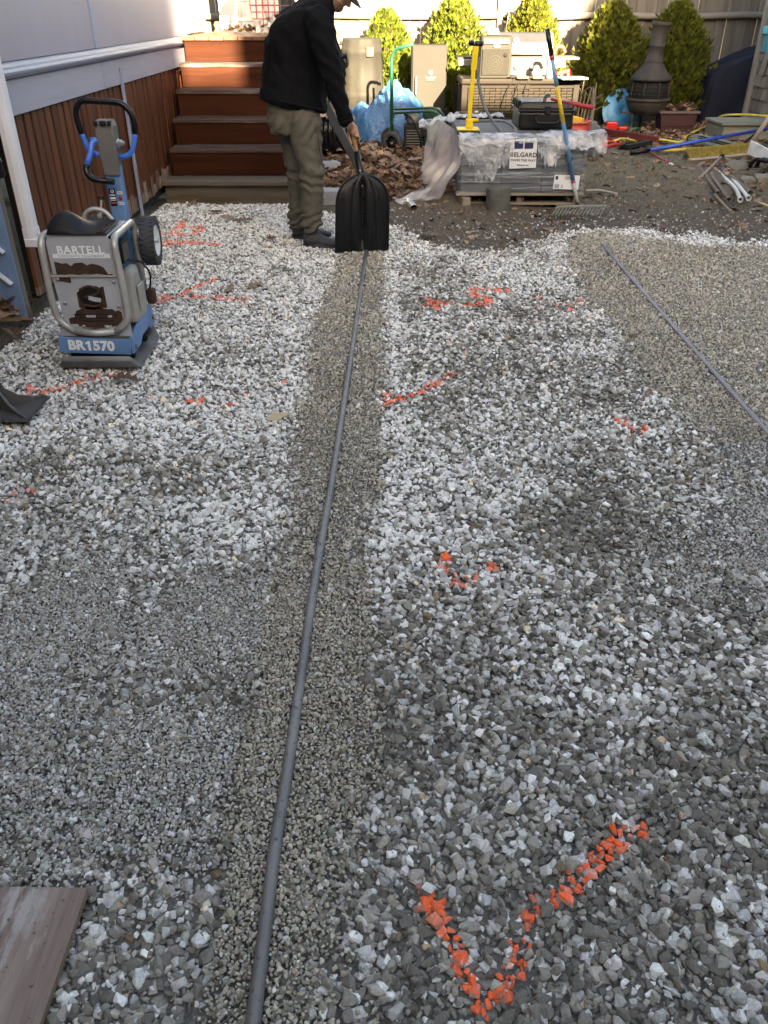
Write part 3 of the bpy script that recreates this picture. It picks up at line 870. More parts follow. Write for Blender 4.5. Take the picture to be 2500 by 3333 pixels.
MB().lathe([(0.004, 0), (0.004, 0.002)], 8, Matrix.Translation((DX + 0.036, DY - 0.018, dbot + 0.02)) @ Matrix.Rotation(R(90), 4, 'Y')).build('screw', mat('rust', (0.10, 0.04, 0.02), 0.8), t)

# ------------------------------------------------------------------ blue corner post with lattice
t = thing('corner_post', (-1.97, 4.5, 0), 'weathered blue post with peeling paint at the left edge', 'post')
peel = wood('peeling_blue_paint', (0.115, 0.19, 0.33), (0.17, 0.265, 0.43), 2, 0.6, 5, 0.05, worn=(0.055, 0.055, 0.06), wamt=0.60, bump=0.6, wstretch=(30, 30, 4.5))
greyw = wood('bare_grey_timber', (0.13, 0.115, 0.10), (0.24, 0.22, 0.20), 2, 0.85, 6, 0.05)
PX, PY = -2.045, 4.50
MB().box((PX - 0.02, PY - 0.024, 1.05), (0.07, 0.052, 2.14), bevel=0.004, seg=1).build('core', greyw, t)
MB().box((PX - 0.050, PY - 0.062, 1.06), (0.13, 0.020, 2.12), bevel=0.003, seg=1).build('face_board', peel, t)
MB().box((PX - 0.02, PY - 0.025, 0.02), (0.078, 0.058, 0.10), bevel=0.006).build('rotted_foot', rot_m, t)
t = thing('lattice', (-2.2, 4.3, 0), 'white crossed lattice strips beside the blue post', 'lattice')
lat = mat('white_lattice', (0.62, 0.63, 0.66), 0.6, 0, 0.12)
for k in range(5):
    MB().beam((-2.10 - 0.45 + 0.0, 4.40, 0.06 + 0.17 * k), (-2.06, 4.40, 0.06 + 0.17 * k + 0.49), 0.008, 0.036, (0, 1, 0)).build('strip', lat, t)
    MB().beam((-2.10 - 0.45 + 0.0, 4.41, 0.50 + 0.17 * k), (-2.06, 4.41, 0.03 + 0.17 * k), 0.008, 0.036, (0, 1, 0)).build('strip', lat, t)
t = thing('hose_end', (-1.75, 3.6, 0.8), 'black cap on a white tube poking in at the left edge', 'tube')
ce = ay(2, 570, 3.5); cs = ay(-60, 420, 3.5)
MB().tube([cs, cs.lerp(ce, 0.7)], 0.024, 14).build('tube_body', white_m, t)
MB().tube([cs.lerp(ce, 0.68), cs.lerp(ce, 0.76), cs.lerp(ce, 0.78), ce, ce + (ce - cs).normalized() * 0.012], [0.027, 0.027, 0.024, 0.022, 0.010], 14).build('rubber_cap', mat('black_rubber', (0.012, 0.012, 0.013), 0.5), t)

# ------------------------------------------------------------------ steps and deck
t = thing('wooden_steps', (-1.4, 7.6, 0), 'stained wooden steps climbing to the deck beside the house', 'steps')
riser_m = wood('stained_riser', (0.022, 0.0068, 0.0038), (0.050, 0.0170, 0.0085), 0, 0.65, 4.0, 0.22, spec=0.04, worn=(0.075, 0.036, 0.026), wamt=0.74)
tread_m = wood('worn_tread', (0.036, 0.018, 0.014), (0.095, 0.066, 0.058), 0, 0.6, 4.0, 0.15, worn=(0.14, 0.12, 0.115), wamt=0.52, spec=0.08)
sill_m = wood('weathered_sill', (0.06, 0.045, 0.031), (0.15, 0.122, 0.094), 0, 0.85, 4.0, 0.1)
SX0, SX1 = WALLX + 0.05, -0.72
ST = [(7.62, 0.18), (7.90, 0.405), (8.17, 0.620), (8.44, 0.836), (8.71, 1.040), (8.98, 1.250)]
cx_, w_ = (SX0 + SX1) / 2, SX1 - SX0
MB().box((cx_ - 0.01, 7.68, 0.06), (w_ + 0.02, 0.10, 0.165), bevel=0.006).build('bottom_timber', sill_m, t)
MB().box((cx_, 7.73, 0.162), (w_ + 0.06, 0.30, 0.036), bevel=0.005).build('bottom_tread', sill_m, t)
for k in range(1, 6):
    y0, z0 = ST[k - 1]; y1, z1 = ST[k]
    MB().box((cx_, y1 + 0.016, (z0 + z1) / 2 - 0.012), (w_ - 0.02, 0.026, z1 - z0 - 0.028), bevel=0.002, seg=1).build('riser', riser_m, t)
    if k < 5:
        MB().box((cx_, (y1 + ST[k + 1][0]) / 2 + 0.003, z1 - 0.017), (w_ + 0.004, ST[k + 1][0] - y1 + 0.028, 0.034), bevel=0.005).build('tread', tread_m, t)
    MB().box((SX1 - 0.02, (y1 + 9.0) / 2, (z0 + z1) / 2 - 0.012), (0.03, 9.0 - y1 - 0.02, z1 - z0 - 0.03)).build('side_board', riser_m, t)
t = thing('wooden_deck', (-1.3, 9.0, 0), 'sunlit wooden deck at the top of the steps', 'deck')
deck_m = wood('deck_board', (0.09, 0.036, 0.018), (0.20, 0.11, 0.065), 1, 0.6, 4.0, 0.25)
MB().box((cx_, 10.1, 0.62), (w_ - 0.1, 2.1, 1.2)).build('deck_frame', dark_m, t)
x = SX0 - 0.02; k = 0
while x < SX1 + 0.0:
    MB().box((x + 0.068, 10.27, 1.252 - 0.016), (0.134, 2.62, 0.032), bevel=0.003, seg=1).build('deck_board', deck_m, t)
    x += 0.140; k += 1

# ------------------------------------------------------------------ fence
t = thing('board_fence', (1.5, 13.2, YARD), 'tall weathered board fence with round rails across the back', 'fence')
fence_m = wood('fence_board', (0.105, 0.09, 0.078), (0.20, 0.176, 0.152), 2, 0.85, 3.0, 0.18, worn=(0.085, 0.07, 0.06), wamt=0.60)
rail_m = wood('fence_rail', (0.15, 0.132, 0.115), (0.24, 0.215, 0.188), 0, 0.8, 3.0, 0.1)
FY = 13.2
k = 0; x = -3.0
while x < 6.6:
    o = MB().box((0, 0, 0), (0.139, 0.018, 2.02), bevel=0.002, seg=1).build('board', fence_m, t)
    o.location = Vector((x, FY + 0.006 * math.sin(k * 1.9), 1.12 + 0.01 * math.sin(k * 3.1)))
    o.rotation_euler = (0, 0.003 * math.sin(k * 2.7), 0)
    x += 0.1435; k += 1
for zz, dz in ((0.735, 0.0), (1.385, -0.03)):
    for x0, x1 in ((-3.0, 1.60), (1.66, 4.1), (4.13, 6.7)):
        pts = [Vector((x0 + (x1 - x0) * q / 6, FY - 0.055, zz + 0.01 * math.sin(q * 1.7 + x0))) for q in range(7)]
        MB().tube(pts, 0.043, 12).build('rail', rail_m, t)
for x0 in (1.63, 6.2):
    MB().box((x0, FY - 0.045, 1.15), (0.09, 0.05, 2.1), bevel=0.004).build('fence_post', fence_m, t)

# ------------------------------------------------------------------ shed at the right
t = thing('garden_shed', (5.2, 11.5, YARD), 'shed with weathered wooden shingles at the right edge', 'shed')
shg = wood('cedar_shingle', (0.15, 0.125, 0.10), (0.31, 0.265, 0.215), 2, 0.85, 5, 0.3)
SHX, SHY = 4.92, 12.05           # the shingled side runs towards the camera from its far corner
MB().box((SHX + 0.85, 10.6, 1.3), (1.6, 2.85, 2.5)).build('shed_core', dark_m, t)
MB().box((SHX - 0.02, SHY + 0.0, 1.35), (0.07, 0.075, 2.6), bevel=0.004).build('corner_board', wood('corner_board', (0.24, 0.215, 0.175), (0.36, 0.325, 0.275), 2, 0.8, 4, 0.1), t)
SHM = {}
for r_ in range(14):
    y = SHY - 0.05; kk = 0
    while y > 10.6:
        wd = (0.13, 0.16, 0.11, 0.15, 0.18)[(r_ * 3 + kk * 2) % 5]
        if wd not in SHM:
            SHM[wd] = MB().box((0, 0, 0), (0.016, wd - 0.006, 0.20), bevel=0.002, seg=1).mesh('shingle'); SHM[wd].materials.append(shg)
        o = link('shingle', SHM[wd], t); o.location = Vector((SHX + 0.006, y - wd / 2, 0.27 + r_ * 0.145)); o.rotation_euler = (0, R(7), 0)
        y -= wd; kk += 1
MB().beam((SHX - 0.05, 11.75, 0.75), (SHX - 0.05, 11.45, 1.75), 0.03, 0.07, (0, 1, 0)).build('brace_board', wood('brace', (0.22, 0.20, 0.17), (0.34, 0.31, 0.27), 0, 0.8, 4, 0.1), t)
cc = ay(2497, 98, 11.9)
tq = thing('teal_box', cc, 'pale turquoise plastic corner at the right edge in front of the shed', 'box')
MB().box(cc + Vector((0.10, 0, 0.0)), (0.24, 0.2, 0.09), bevel=0.01).build('lid', mat('turquoise_plastic', (0.10, 0.52, 0.60), 0.35), tq)
MB().box(cc + Vector((0.11, 0, -0.15)), (0.2, 0.18, 0.20), bevel=0.01).build('tub', mat('turquoise_dark', (0.06, 0.30, 0.36), 0.4), tq)

# ------------------------------------------------------------------ arborvitae
leaf_m = attr_mat('arborvitae_leaf', 0.6, 0.25, 14.0, 0.0, 0.3, 0.25)
bark = wood('bark', (0.06, 0.045, 0.035), (0.16, 0.12, 0.09), 2, 0.9, 8, 0.1)
def shrub(x, y, h, rad, seed, label, n=6500):
    t = thing('arborvitae', (x, y, YARD), label, 'shrub', 'arborvitae along the fence')
    r = random.Random(seed)
    MB().tube([(x, y, YARD - 0.05), (x + 0.01, y, YARD + h * 0.4), (x, y, YARD + h * 0.9)], [0.045, 0.03, 0.006], 8).build('trunk', bark, t)
    g = np.random.default_rng(seed)
    u = g.uniform(0, 1, n) ** 0.85
    zf = u
    prof = np.where(zf < 0.22, 0.72 + 0.28 * (zf / 0.22), np.clip(1 - ((zf - 0.22) / 0.80) ** (1.6 + 0.25 * math.sin(seed * 2.3)), 0, 1) ** 0.62)
    ang = g.uniform(0, 2 * np.pi, n)
    lump = 1 + 0.17 * np.sin(ang * 3 + seed) * np.sin(zf * 9 + seed) + 0.13 * np.sin(ang * 7 + zf * 17 + seed * 2) + 0.10 * np.sin(ang * 13 + zf * 31 + seed)
    depth = 1 - 0.42 * g.uniform(0, 1, n) ** 1.8 + (g.uniform(0, 1, n) < 0.12) * g.uniform(0, 0.22, n)
    rr = rad * prof * lump * depth
    cx, cy = x + rr * np.cos(ang), y + rr * np.sin(ang)
    cz = YARD + 0.10 + zf * (h - 0.12)
    # each leaf spray: a flat upright fan of three lobes
    L = g.uniform(0.04, 0.105, n) * (0.8 + 0.4 * (1 - zf)); Wd = L * g.uniform(0.22, 0.45, n)
    yaw = ang + g.normal(0, 0.9, n); lean = g.normal(0.45, 0.3, n)
    outx, outy = np.cos(ang), np.sin(ang)
    d = np.stack([outx * np.sin(lean), outy * np.sin(lean), np.cos(lean)], 1)
    s = np.stack([-np.sin(yaw), np.cos(yaw), g.normal(0, 0.25, n)], 1)
    C = np.stack([cx, cy, cz], 1)
    Vv = np.stack([C, C + d * (L * 0.5)[:, None] + s * Wd[:, None], C + d * (L * 0.62)[:, None] + s * (Wd * 0.32)[:, None], C + d * L[:, None], C + d * (L * 0.6)[:, None] - s * (Wd * 0.32)[:, None], C + d * (L * 0.42)[:, None] - s * Wd[:, None]], 1).reshape(-1, 3)
    i = np.arange(n)[:, None] * 6
    Tt = np.concatenate([i + np.array([0, 1, 2]), i + np.array([0, 2, 4]), i + np.array([2, 3, 4]), i + np.array([0, 4, 5])], 1).reshape(-1, 3)
    base = np.array([0.088, 0.105, 0.011]) * (1 + g.normal(0, 0.22, (n, 1)))
    br = g.uniform(0, 1, n) < 0.05
    base[br] = np.array([0.11, 0.07, 0.03]) * g.uniform(0.7, 1.2, (br.sum(), 1))
    base = np.clip(base * np.array([1 + 0.1 * math.sin(seed), 1, 1]), 0.01, 0.5)
    me = mesh_from_arrays('crown', Vv, Tt, False, np.repeat(base, 6, 0)); me.materials.append(leaf_m)
    o = link('crown', me, t); o['kind'] = 'stuff'
    return t
shrub(0.03, 12.45, 1.34, 0.36, 11, 'narrow sunlit arborvitae between the barrel and the smoker cabinet')
shrub(0.95, 12.45, 1.50, 0.44, 12, 'broad sunlit arborvitae behind the smoker cabinet')
shrub(1.98, 12.45, 1.52, 0.44, 13, 'sunlit arborvitae behind the gas grill', 5600)
shrub(3.02, 12.35, 1.42, 0.47, 14, 'half shaded arborvitae left of the chiminea', 6400)
shrub(3.92, 12.45, 1.42, 0.46, 15, 'fully shaded arborvitae behind the chiminea', 6400)

# ================================================================== PLATE COMPACTOR
t = thing('plate_compactor', (-1.39, 3.70, 0), 'grey and blue plate compactor with rusty front cover, handle folded upright', 'compactor')
cgrey = mat('chipped_grey_enamel', (0.36, 0.37, 0.41), 0.45, 0.1, 0.12, 8, 0.2, 60, worn=(0.10, 0.06, 0.045), wamt=0.685, wscale=22)
ctube = mat('scuffed_grey_tube', (0.40, 0.39, 0.37), 0.38, 0.35, 0.2, 9, 0.15, 60, worn=(0.17, 0.12, 0.09), wamt=0.70, wscale=30)
cblue = mat('chipped_blue_enamel', (0.105, 0.215, 0.41), 0.45, 0.05, 0.2, 7, 0.2, 50, worn=(0.20, 0.18, 0.16), wamt=0.64, wscale=16)
cbright = mat('new_blue_enamel', (0.035, 0.16, 0.62), 0.3, 0, 0.08, 6, 0.05)
castg = mat('cast_grey', (0.135, 0.132, 0.125), 0.6, 0.3, 0.15, 8, 0.4, 120)
rubber = mat('black_rubber', (0.012, 0.012, 0.013), 0.5)
grip = mat('black_grip', (0.012, 0.012, 0.014), 0.28, 0, 0.1, 8, 0.05)
tyre_m = mat('tyre_rubber', (0.035, 0.036, 0.04), 0.75, 0, 0.2, 20, 0.2)
rust_m = mat('rusty_steel', (0.050, 0.022, 0.013), 0.85, 0.1, 0.5, 30, 0.5, 120, worn=(0.17, 0.065, 0.025), wamt=0.64, wscale=25)
soot = mat('sooty_black', (0.014, 0.012, 0.011), 0.7)
platem = mat('worn_base_plate', (0.19, 0.195, 0.20), 0.5, 0.5, 0.25, 9, 0.3, 80)
beige = mat('beige_plastic', (0.31, 0.295, 0.265), 0.55, 0, 0.12, 8, 0.1, worn=(0.19, 0.17, 0.15), wamt=0.7)
zinc = mat('zinc_bolt', (0.45, 0.44, 0.42), 0.35, 0.8, 0.2, 40)
decal_w = mat('white_decal', (0.75, 0.77, 0.80), 0.5, 0, 0.05)
decal_g = mat('grey_decal', (0.36, 0.40, 0.44), 0.5, 0, 0.08)
decal_k = mat('black_decal', (0.015, 0.015, 0.016), 0.5)
YF = 3.70
XL, XR = -1.572, -1.205
XM = (XL + XR) / 2
# base plate: flat sole turned up at front and rear
prof = [(3.63, 0.062), (3.66, 0.014), (3.71, 0.0), (4.02, 0.0), (4.08, 0.014), (4.11, 0.062)]
mb = MB(); top = []; rings = []
for (y, z) in prof:
    ins = 0.03 if z > 0.05 else 0.0
    rings.append([mb.bm.verts.new((XL - 0.005 + ins, y, z)), mb.bm.verts.new((XR + 0.015 - ins, y, z)), mb.bm.verts.new((XR + 0.015 - ins, y + (0.012 if y < 3.8 else -0.012) * (z > 0.01), z + 0.020)), mb.bm.verts.new((XL - 0.005 + ins, y + (0.012 if y < 3.8 else -0.012) * (z > 0.01), z + 0.020))])
for A, B in zip(rings, rings[1:]):
    for k in range(4): mb.bm.faces.new((A[k], A[(k + 1) % 4], B[(k + 1) % 4], B[k]))
mb.bm.faces.new(rings[0]); mb.bm.faces.new(rings[-1])
bmesh.ops.bevel(mb.bm, geom=list(mb.bm.edges), offset=0.004, segments=2, affect='EDGES')
mb.build('base_plate', platem, t)
mb = MB().box((XM, 3.88, 0.048), (0.24, 0.26, 0.055), bevel=0.01)
mb.build('exciter_housing', soot, t)
for sx in (-1, 1):
    for y in (3.76, 4.0):
        MB().lathe([(0.022, 0), (0.026, 0.02), (0.022, 0.045)], 12, Matrix.Translation((XM + sx * 0.135, y, 0.03))).build('rubber_mount', soot, t)
# blue deck with skirt
mb = MB().prism([(XL - 0.004, 0.078), (XR - 0.026, 0.066), (XR - 0.018, 0.142), (XL + 0.006, 0.155)], 0.014, Matrix.Translation((0, YF - 0.008, 0)), 0.003)
bp = mb.build('front_skirt', cblue, t)
for s_, dx in (('BR', -0.086), ('570', 0.046)):
    lettering('lettering', s_, 0.066, facing((XM - 0.012 + dx, YF - 0.0100, 0.112 - dx * 0.035), 90, 0, 2.0), decal_w, bp, 0.0030, 1.02, 1.02)
q1 = XM - 0.012 - 0.026
MB().prism([(q1 - 0.004, 0.088), (q1 + 0.009, 0.088), (q1 + 0.009, 0.1365), (q1 + 0.001, 0.1365), (q1 - 0.014, 0.129), (q1 - 0.014, 0.119), (q1 - 0.004, 0.123)], 0.0012, Matrix.Translation((0, YF - 0.0106, 0.001))).build('lettering', decal_w, bp)
mb = MB().prism([(3.70, 0.150), (3.70, 0.070), (3.83, 0.075), (3.87, 0.105), (4.0, 0.105), (4.04, 0.075), (4.10, 0.085), (4.10, 0.185), (4.02, 0.205)], 0.014, Matrix.Translation((XR - 0.008, 0, 0)) @ Matrix.Rotation(R(90), 4, 'Z') @ Matrix.Diagonal((1, 1, 1, 1)), 0.002)
o = mb.build('side_skirt', cblue, t)
mb = MB().prism([(3.70, 0.150), (3.70, 0.070), (4.10, 0.085), (4.10, 0.185)], 0.014, Matrix.Translation((XL + 0.012, 0, 0)) @ Matrix.Rotation(R(90), 4, 'Z'), 0.002)
mb.build('side_skirt', cblue, t)
MB().box((XM, 3.90, 0.148), (XR - XL - 0.04, 0.38, 0.012)).build('deck_plate', castg, t)
for y, z in ((3.735, 0.095), (4.085, 0.125)):
    MB().lathe([(0.013, 0), (0.013, 0.008), (0.006, 0.010)], 6, Matrix.Translation((XR - 0.010, y, z)) @ Matrix.Rotation(R(90), 4, 'Y')).build('bolt', castg, t)
# front guard: a rounded tube loop that runs back over the engine
TR = 0.0165
def loop_tube(): 
    return round_path([(XL + 0.09, YF + 0.004, 0.182), (XL + 0.02, YF + 0.004, 0.235), (XL + 0.012, YF - 0.003, 0.36), (XL + 0.022, YF - 0.006, 0.622), (XL + 0.05, 4.12, 0.605), (XL + 0.05, 4.14, 0.20)], 0.065, 6)
left_side = loop_tube()
right_side = [Vector((2 * XM - p.x + 0.006, p.y, p.z - 0.004)) for p in left_side]
mb = MB().tube(left_side, TR, 12); mb.build('guard_tube', ctube, t)
mb = MB().tube(right_side, TR, 12); mb.build('guard_tube', ctube, t)
MB().tube([(XL + 0.085, YF + 0.004, 0.184), (XM, YF + 0.004, 0.172), (XR - 0.085, YF + 0.004, 0.180)], TR, 12).build('guard_tube', ctube, t)
MB().prism([(XL + 0.015, 0.150), (XL + 0.09, 0.150), (XL + 0.085, 0.185), (XL + 0.03, 0.215), (XL + 0.012, 0.20)], 0.006, Matrix.Translation((0, YF + 0.016, 0))).build('gusset', cgrey, t)
MB().prism([(XR - 0.10, 0.145), (XR - 0.012, 0.142), (XR - 0.012, 0.22), (XR - 0.03, 0.215), (XR - 0.08, 0.175)], 0.006, Matrix.Translation((0, YF + 0.016, 0))).build('gusset', cgrey, t)
# front covers
def plate(outline, y, m, name, parent, d=0.006, ry=0.0):
    return MB().prism(outline, d, Matrix.Translation((0, y, 0)), 0.0012).build(name, m, parent)
YC = YF + 0.010
up = plate([(XL + 0.040, 0.452), (XR - 0.032, 0.448), (XR - 0.030, 0.600), (XR - 0.05, 0.622), (XL + 0.055, 0.626), (XL + 0.040, 0.600)], YC, cgrey, 'upper_cover', t)
lo = plate([(XL + 0.048, 0.222), (XL + 0.075, 0.196), (XR - 0.075, 0.190), (XR - 0.035, 0.225), (XR - 0.028, 0.437), (XL + 0.034, 0.443)], YC, cgrey, 'lower_cover', t)
MB().box((XM, YC - 0.004, 0.4455), (XR - XL - 0.06, 0.014, 0.007)).build('cover_seam', beige, t)
def chip(pts, name, m, y, par):
    """a flake of bare rusted metal with a torn edge"""
    mb = MB(); vs = [mb.bm.verts.new((x, y, z)) for x, z in pts]; f = mb.bm.faces.new(vs)
    ex = bmesh.ops.extrude_face_region(mb.bm, geom=[f]); bmesh.ops.translate(mb.bm, vec=(0, -0.0008, 0), verts=[v for v in ex['geom'] if isinstance(v, bmesh.types.BMVert)])
    bmesh.ops.triangulate(mb.bm, faces=list(mb.bm.faces))
    return mb.build(name, m, par)
def torn(x0, x1, zlo, zhi, seed, jag=0.006, n=12):
    r = random.Random(seed)
    bot = [(x0 + (x1 - x0) * k / n, zlo(k / n) + r.uniform(-jag, jag) * 0.3) for k in range(n + 1)]
    tp = [(x0 + (x1 - x0) * k / n, zhi(k / n) + r.uniform(-jag, jag)) for k in range(n, -1, -1)]
    return bot + tp
chip(torn(XL + 0.058, XR - 0.050, lambda u: 0.453, lambda u: 0.505 - 0.030 * u + (0.012 if 0.35 < u < 0.85 else 0) - (0.03 if u > 0.9 else 0), 3, 0.007, 14), 'rust_patch', rust_m, YC - 0.0002, up)
chip(torn(XL + 0.052, XL + 0.118, lambda u: 0.420 - 0.008 * u, lambda u: 0.440, 5, 0.005, 8), 'rust_patch', rust_m, YC - 0.0002, lo)
chip(torn(XL + 0.070, XR - 0.040, lambda u: 0.196 + 0.03 * (u - 0.5) ** 2 * 3, lambda u: 0.272 + 0.026 * math.sin(u * 3.1) - (0.03 if u < 0.12 else 0), 7, 0.005, 18), 'rust_patch', rust_m, YC - 0.0002, lo)
chip(torn(XM - 0.052, XM + 0.080, lambda u: 0.285 + 0.02 * abs(u - 0.5), lambda u: 0.395 - 0.03 * (1 - u) + 0.006, 9, 0.008, 14), 'rust_patch', rust_m, YC - 0.0002, lo)
# cut-out emblem: a pierced letter-like shape in the rust
cx0, cz0 = XM + 0.012, 0.340
chip([(cx0 + 0.056 * math.cos(a), cz0 + 0.012 + 0.050 * math.sin(a)) for a in [2 * math.pi * k / 26 for k in range(26)]], 'emblem_opening', soot, YC - 0.0012, lo)
emb = MB()
for pts in (smooth_path([(cx0 - 0.046, YC - 0.003, cz0 + 0.040), (cx0 - 0.005, YC - 0.003, cz0 + 0.056), (cx0 + 0.040, YC - 0.003, cz0 + 0.044), (cx0 + 0.028, YC - 0.003, cz0 + 0.020), (cx0 - 0.030, YC - 0.003, cz0 + 0.004)], 4),
            smooth_path([(cx0 - 0.026, YC - 0.003, cz0 + 0.004), (cx0 + 0.030, YC - 0.003, cz0 - 0.002), (cx0 + 0.050, YC - 0.003, cz0 - 0.022), (cx0 + 0.010, YC - 0.003, cz0 - 0.038), (cx0 - 0.036, YC - 0.003, cz0 - 0.030)], 4)):
    emb.tube(pts, 0.0065, 6)
emb.build('emblem', rust_m, lo)
chip([(cx0 - 0.006, cz0 + 0.014), (cx0 + 0.05, cz0 + 0.002), (cx0 + 0.045, cz0 - 0.016), (cx0 + 0.012, cz0 - 0.012), (cx0 - 0.01, cz0 - 0.004)], 'paint_flake', cgrey, YC - 0.0095, lo)
for k, (x0, x1, z) in enumerate(((XM - 0.085, XM + 0.125, 0.262), (XM - 0.06, XM + 0.12, 0.246), (XM - 0.05, XM + 0.10, 0.231))):
    MB().box(((x0 + x1) / 2, YC - 0.0015, z), (x1 - x0, 0.002, 0.0045)).build('vent_slot', soot, lo)
for k, (x, z, w) in enumerate(((XM - 0.005, 0.252, 0.045), (XM + 0.085, 0.252, 0.02), (XL + 0.095, 0.207, 0.03), (XR - 0.115, 0.203, 0.035))):
    chip(torn(x - w / 2, x + w / 2, lambda u: z - 0.006, lambda u: z + 0.008, 20 + k, 0.003, 5), 'paint_flake', cgrey, YC - 0.0016, lo)
for x, z in ((XL + 0.060, 0.430), (XR - 0.052, 0.418), (XL + 0.070, 0.318), (XR - 0.048, 0.302), (XL + 0.135, 0.205), (XR - 0.120, 0.200)):
    MB().lathe([(0.0085, 0), (0.0085, 0.006), (0.005, 0.008)], 6, Matrix.Translation((x, YC - 0.001, z)) @ Matrix.Rotation(R(90), 4, 'X')).build('bolt', zinc, lo)
lettering('lettering', 'BARTELL', 0.048, facing((XM + 0.006, YC - 0.0018, 0.561), 90), decal_w, up, 0.0010, 1.06, 1.10)
MB().box((XM + 0.006, YC - 0.0010, 0.5355), (0.262, 0.0012, 0.019)).build('name_strip', decal_w, up)
lettering('lettering', 'CONCRETE EQUIPMENT', 0.0155, facing((XM + 0.006, YC - 0.0024, 0.5355), 90), decal_g, up, 0.0004, 1.25, 1.05)
# top plate and rubber flap
MB().box((XM, 3.86, 0.622), (XR - XL - 0.085, 0.30, 0.010), bevel=0.003).build('top_plate', cgrey, t)
def flap(u, v):
    x = XL + 0.055 + (XR - XL - 0.10) * u
    lift = 0.075 * math.exp(-((u - 0.22) / 0.30) ** 2) * math.sin(math.pi * min(1, v * 1.15)) + 0.015 * v
    return Vector((x, 3.70 + 0.23 * v, 0.632 + lift))
MB().grid(flap, 16, 10).build('rubber_flap', rubber, t, solid=0.004)
MB().box((XR - 0.070, 3.775, 0.640), (0.030, 0.13, 0.007), rot=(0, 0, -0.1)).build('flap_clamp', rust_m, t)
for y in (3.73, 3.82): MB().lathe([(0.007, 0), (0.007, 0.006)], 6, Matrix.Translation((XR - 0.070, y, 0.643))).build('bolt', rust_m, t)
# engine behind the covers
MB().box((XM - 0.03, 3.90, 0.40), (0.24, 0.26, 0.40), bevel=0.02).build('engine_block', soot, t)
MB().box((XR - 0.040, 3.93, 0.30), (0.075, 0.20, 0.26), bevel=0.028, seg=3, taper=(0.75, 0.7)).build('engine_cover', beige, t)
MB().box((XR + 0.001, 3.935, 0.285), (0.010, 0.10, 0.12), bevel=0.004).build('cover_boss', beige, t)
mf = MB().box((XR - 0.045, 3.86, 0.52), (0.05, 0.10, 0.10), bevel=0.008).build('muffler', soot, t)
for k in range(6): MB().box((XR - 0.0185, 3.825 + k * 0.014, 0.52), (0.004, 0.006, 0.075)).build('louvre', castg, mf)
MB().tube(smooth_path([(XR - 0.04, 3.88, 0.47), (XR + 0.0, 3.98, 0.44), (XR + 0.02, 4.06, 0.36), (XR + 0.0, 4.09, 0.27)], 6), 0.005, 8).build('cable', rubber, t)
MB().box((XR - 0.006, 4.12, 0.225), (0.04, 0.05, 0.075), bevel=0.006).build('guard_foot', rust_m, t)
# handle column
HX, HYc = -1.325, 4.20
col_m = cblue
MB().box((HX, HYc, 0.56), (0.078, 0.055, 0.58), bevel=0.008).build('handle_column', cblue, t)
mb = MB().prism([(HX - 0.036, 0.80), (HX + 0.038, 0.80), (HX + 0.040, 0.90), (HX + 0.046, 0.93), (HX + 0.046, 1.02), (HX + 0.036, 1.045), (HX - 0.034, 1.047), (HX - 0.046, 1.025), (HX - 0.046, 0.93), (HX - 0.040, 0.90)], 0.075, Matrix.Translation((0, HYc - 0.042, 0)), 0.010)
hd = mb.build('control_head', castg, t)
for x, w in ((HX, 0.030), (HX - 0.034, 0.016), (HX + 0.030, 0.016)):
    MB().box((x, HYc - 0.030, 1.034), (w, 0.055, 0.022), bevel=0.006).build('recess', soot, hd)
bolt = MB().lathe([(0.020, 0), (0.020, 0.006), (0.014, 0.006), (0.014, 0.022), (0.008, 0.022), (0.008, 0.034)], 10, Matrix.Translation((HX + 0.044, HYc - 0.01, 0.945)) @ Matrix.Rotation(R(90), 4, 'Y')); bolt.build('pivot_bolt', zinc, hd)
# main hoop: black foam above, blue tube below
HW, hy = 0.135, HYc - 0.01
hoop = round_path([(HX + 0.036, hy, 0.880), (HX + 0.105, hy, 0.892), (HX + 0.138, hy, 0.985), (HX + 0.142, hy, 1.06), (HX + 0.100, hy, 1.118), (HX - 0.100, hy, 1.128), (HX - 0.132, hy, 1.08), (HX - 0.120, hy, 0.985), (HX - 0.095, hy, 0.900), (HX - 0.036, hy, 0.890)], 0.045, 6)
hi = [k for k, p in enumerate(hoop) if p.z > 0.985]
MB().tube(hoop[:hi[0] + 1], 0.0118, 12).build('handle_tube', cbright, t)
MB().tube(hoop[hi[-1]:], 0.0118, 12).build('handle_tube', cbright, t)
MB().tube(hoop[hi[0]:hi[-1] + 1], 0.0145, 12).build('handle_grip', grip, t)
lev = round_path([(HX - 0.048, hy - 0.015, 0.955), (HX - 0.066, hy - 0.03, 0.955), (HX - 0.076, hy - 0.05, 0.905), (HX - 0.110, hy - 0.075, 0.835), (HX - 0.080, hy - 0.09, 0.795), (HX + 0.026, hy - 0.09, 0.785)], 0.028, 5)
kx = [k for k, p in enumerate(lev) if p.z < 0.882][0]
MB().tube(lev[:kx + 1], 0.0125, 12).build('lever_tube', cbright, t)
MB().lathe([(0.014, -0.018), (0.014, 0.018)], 12, Matrix.Translation((HX - 0.056, hy - 0.018, 0.958)) @ Matrix.Rotation(R(90), 4, 'Y')).build('lever_boss', cbright, t)
MB().tube(lev[kx:], 0.0145, 12).build('lever_grip', grip, t)
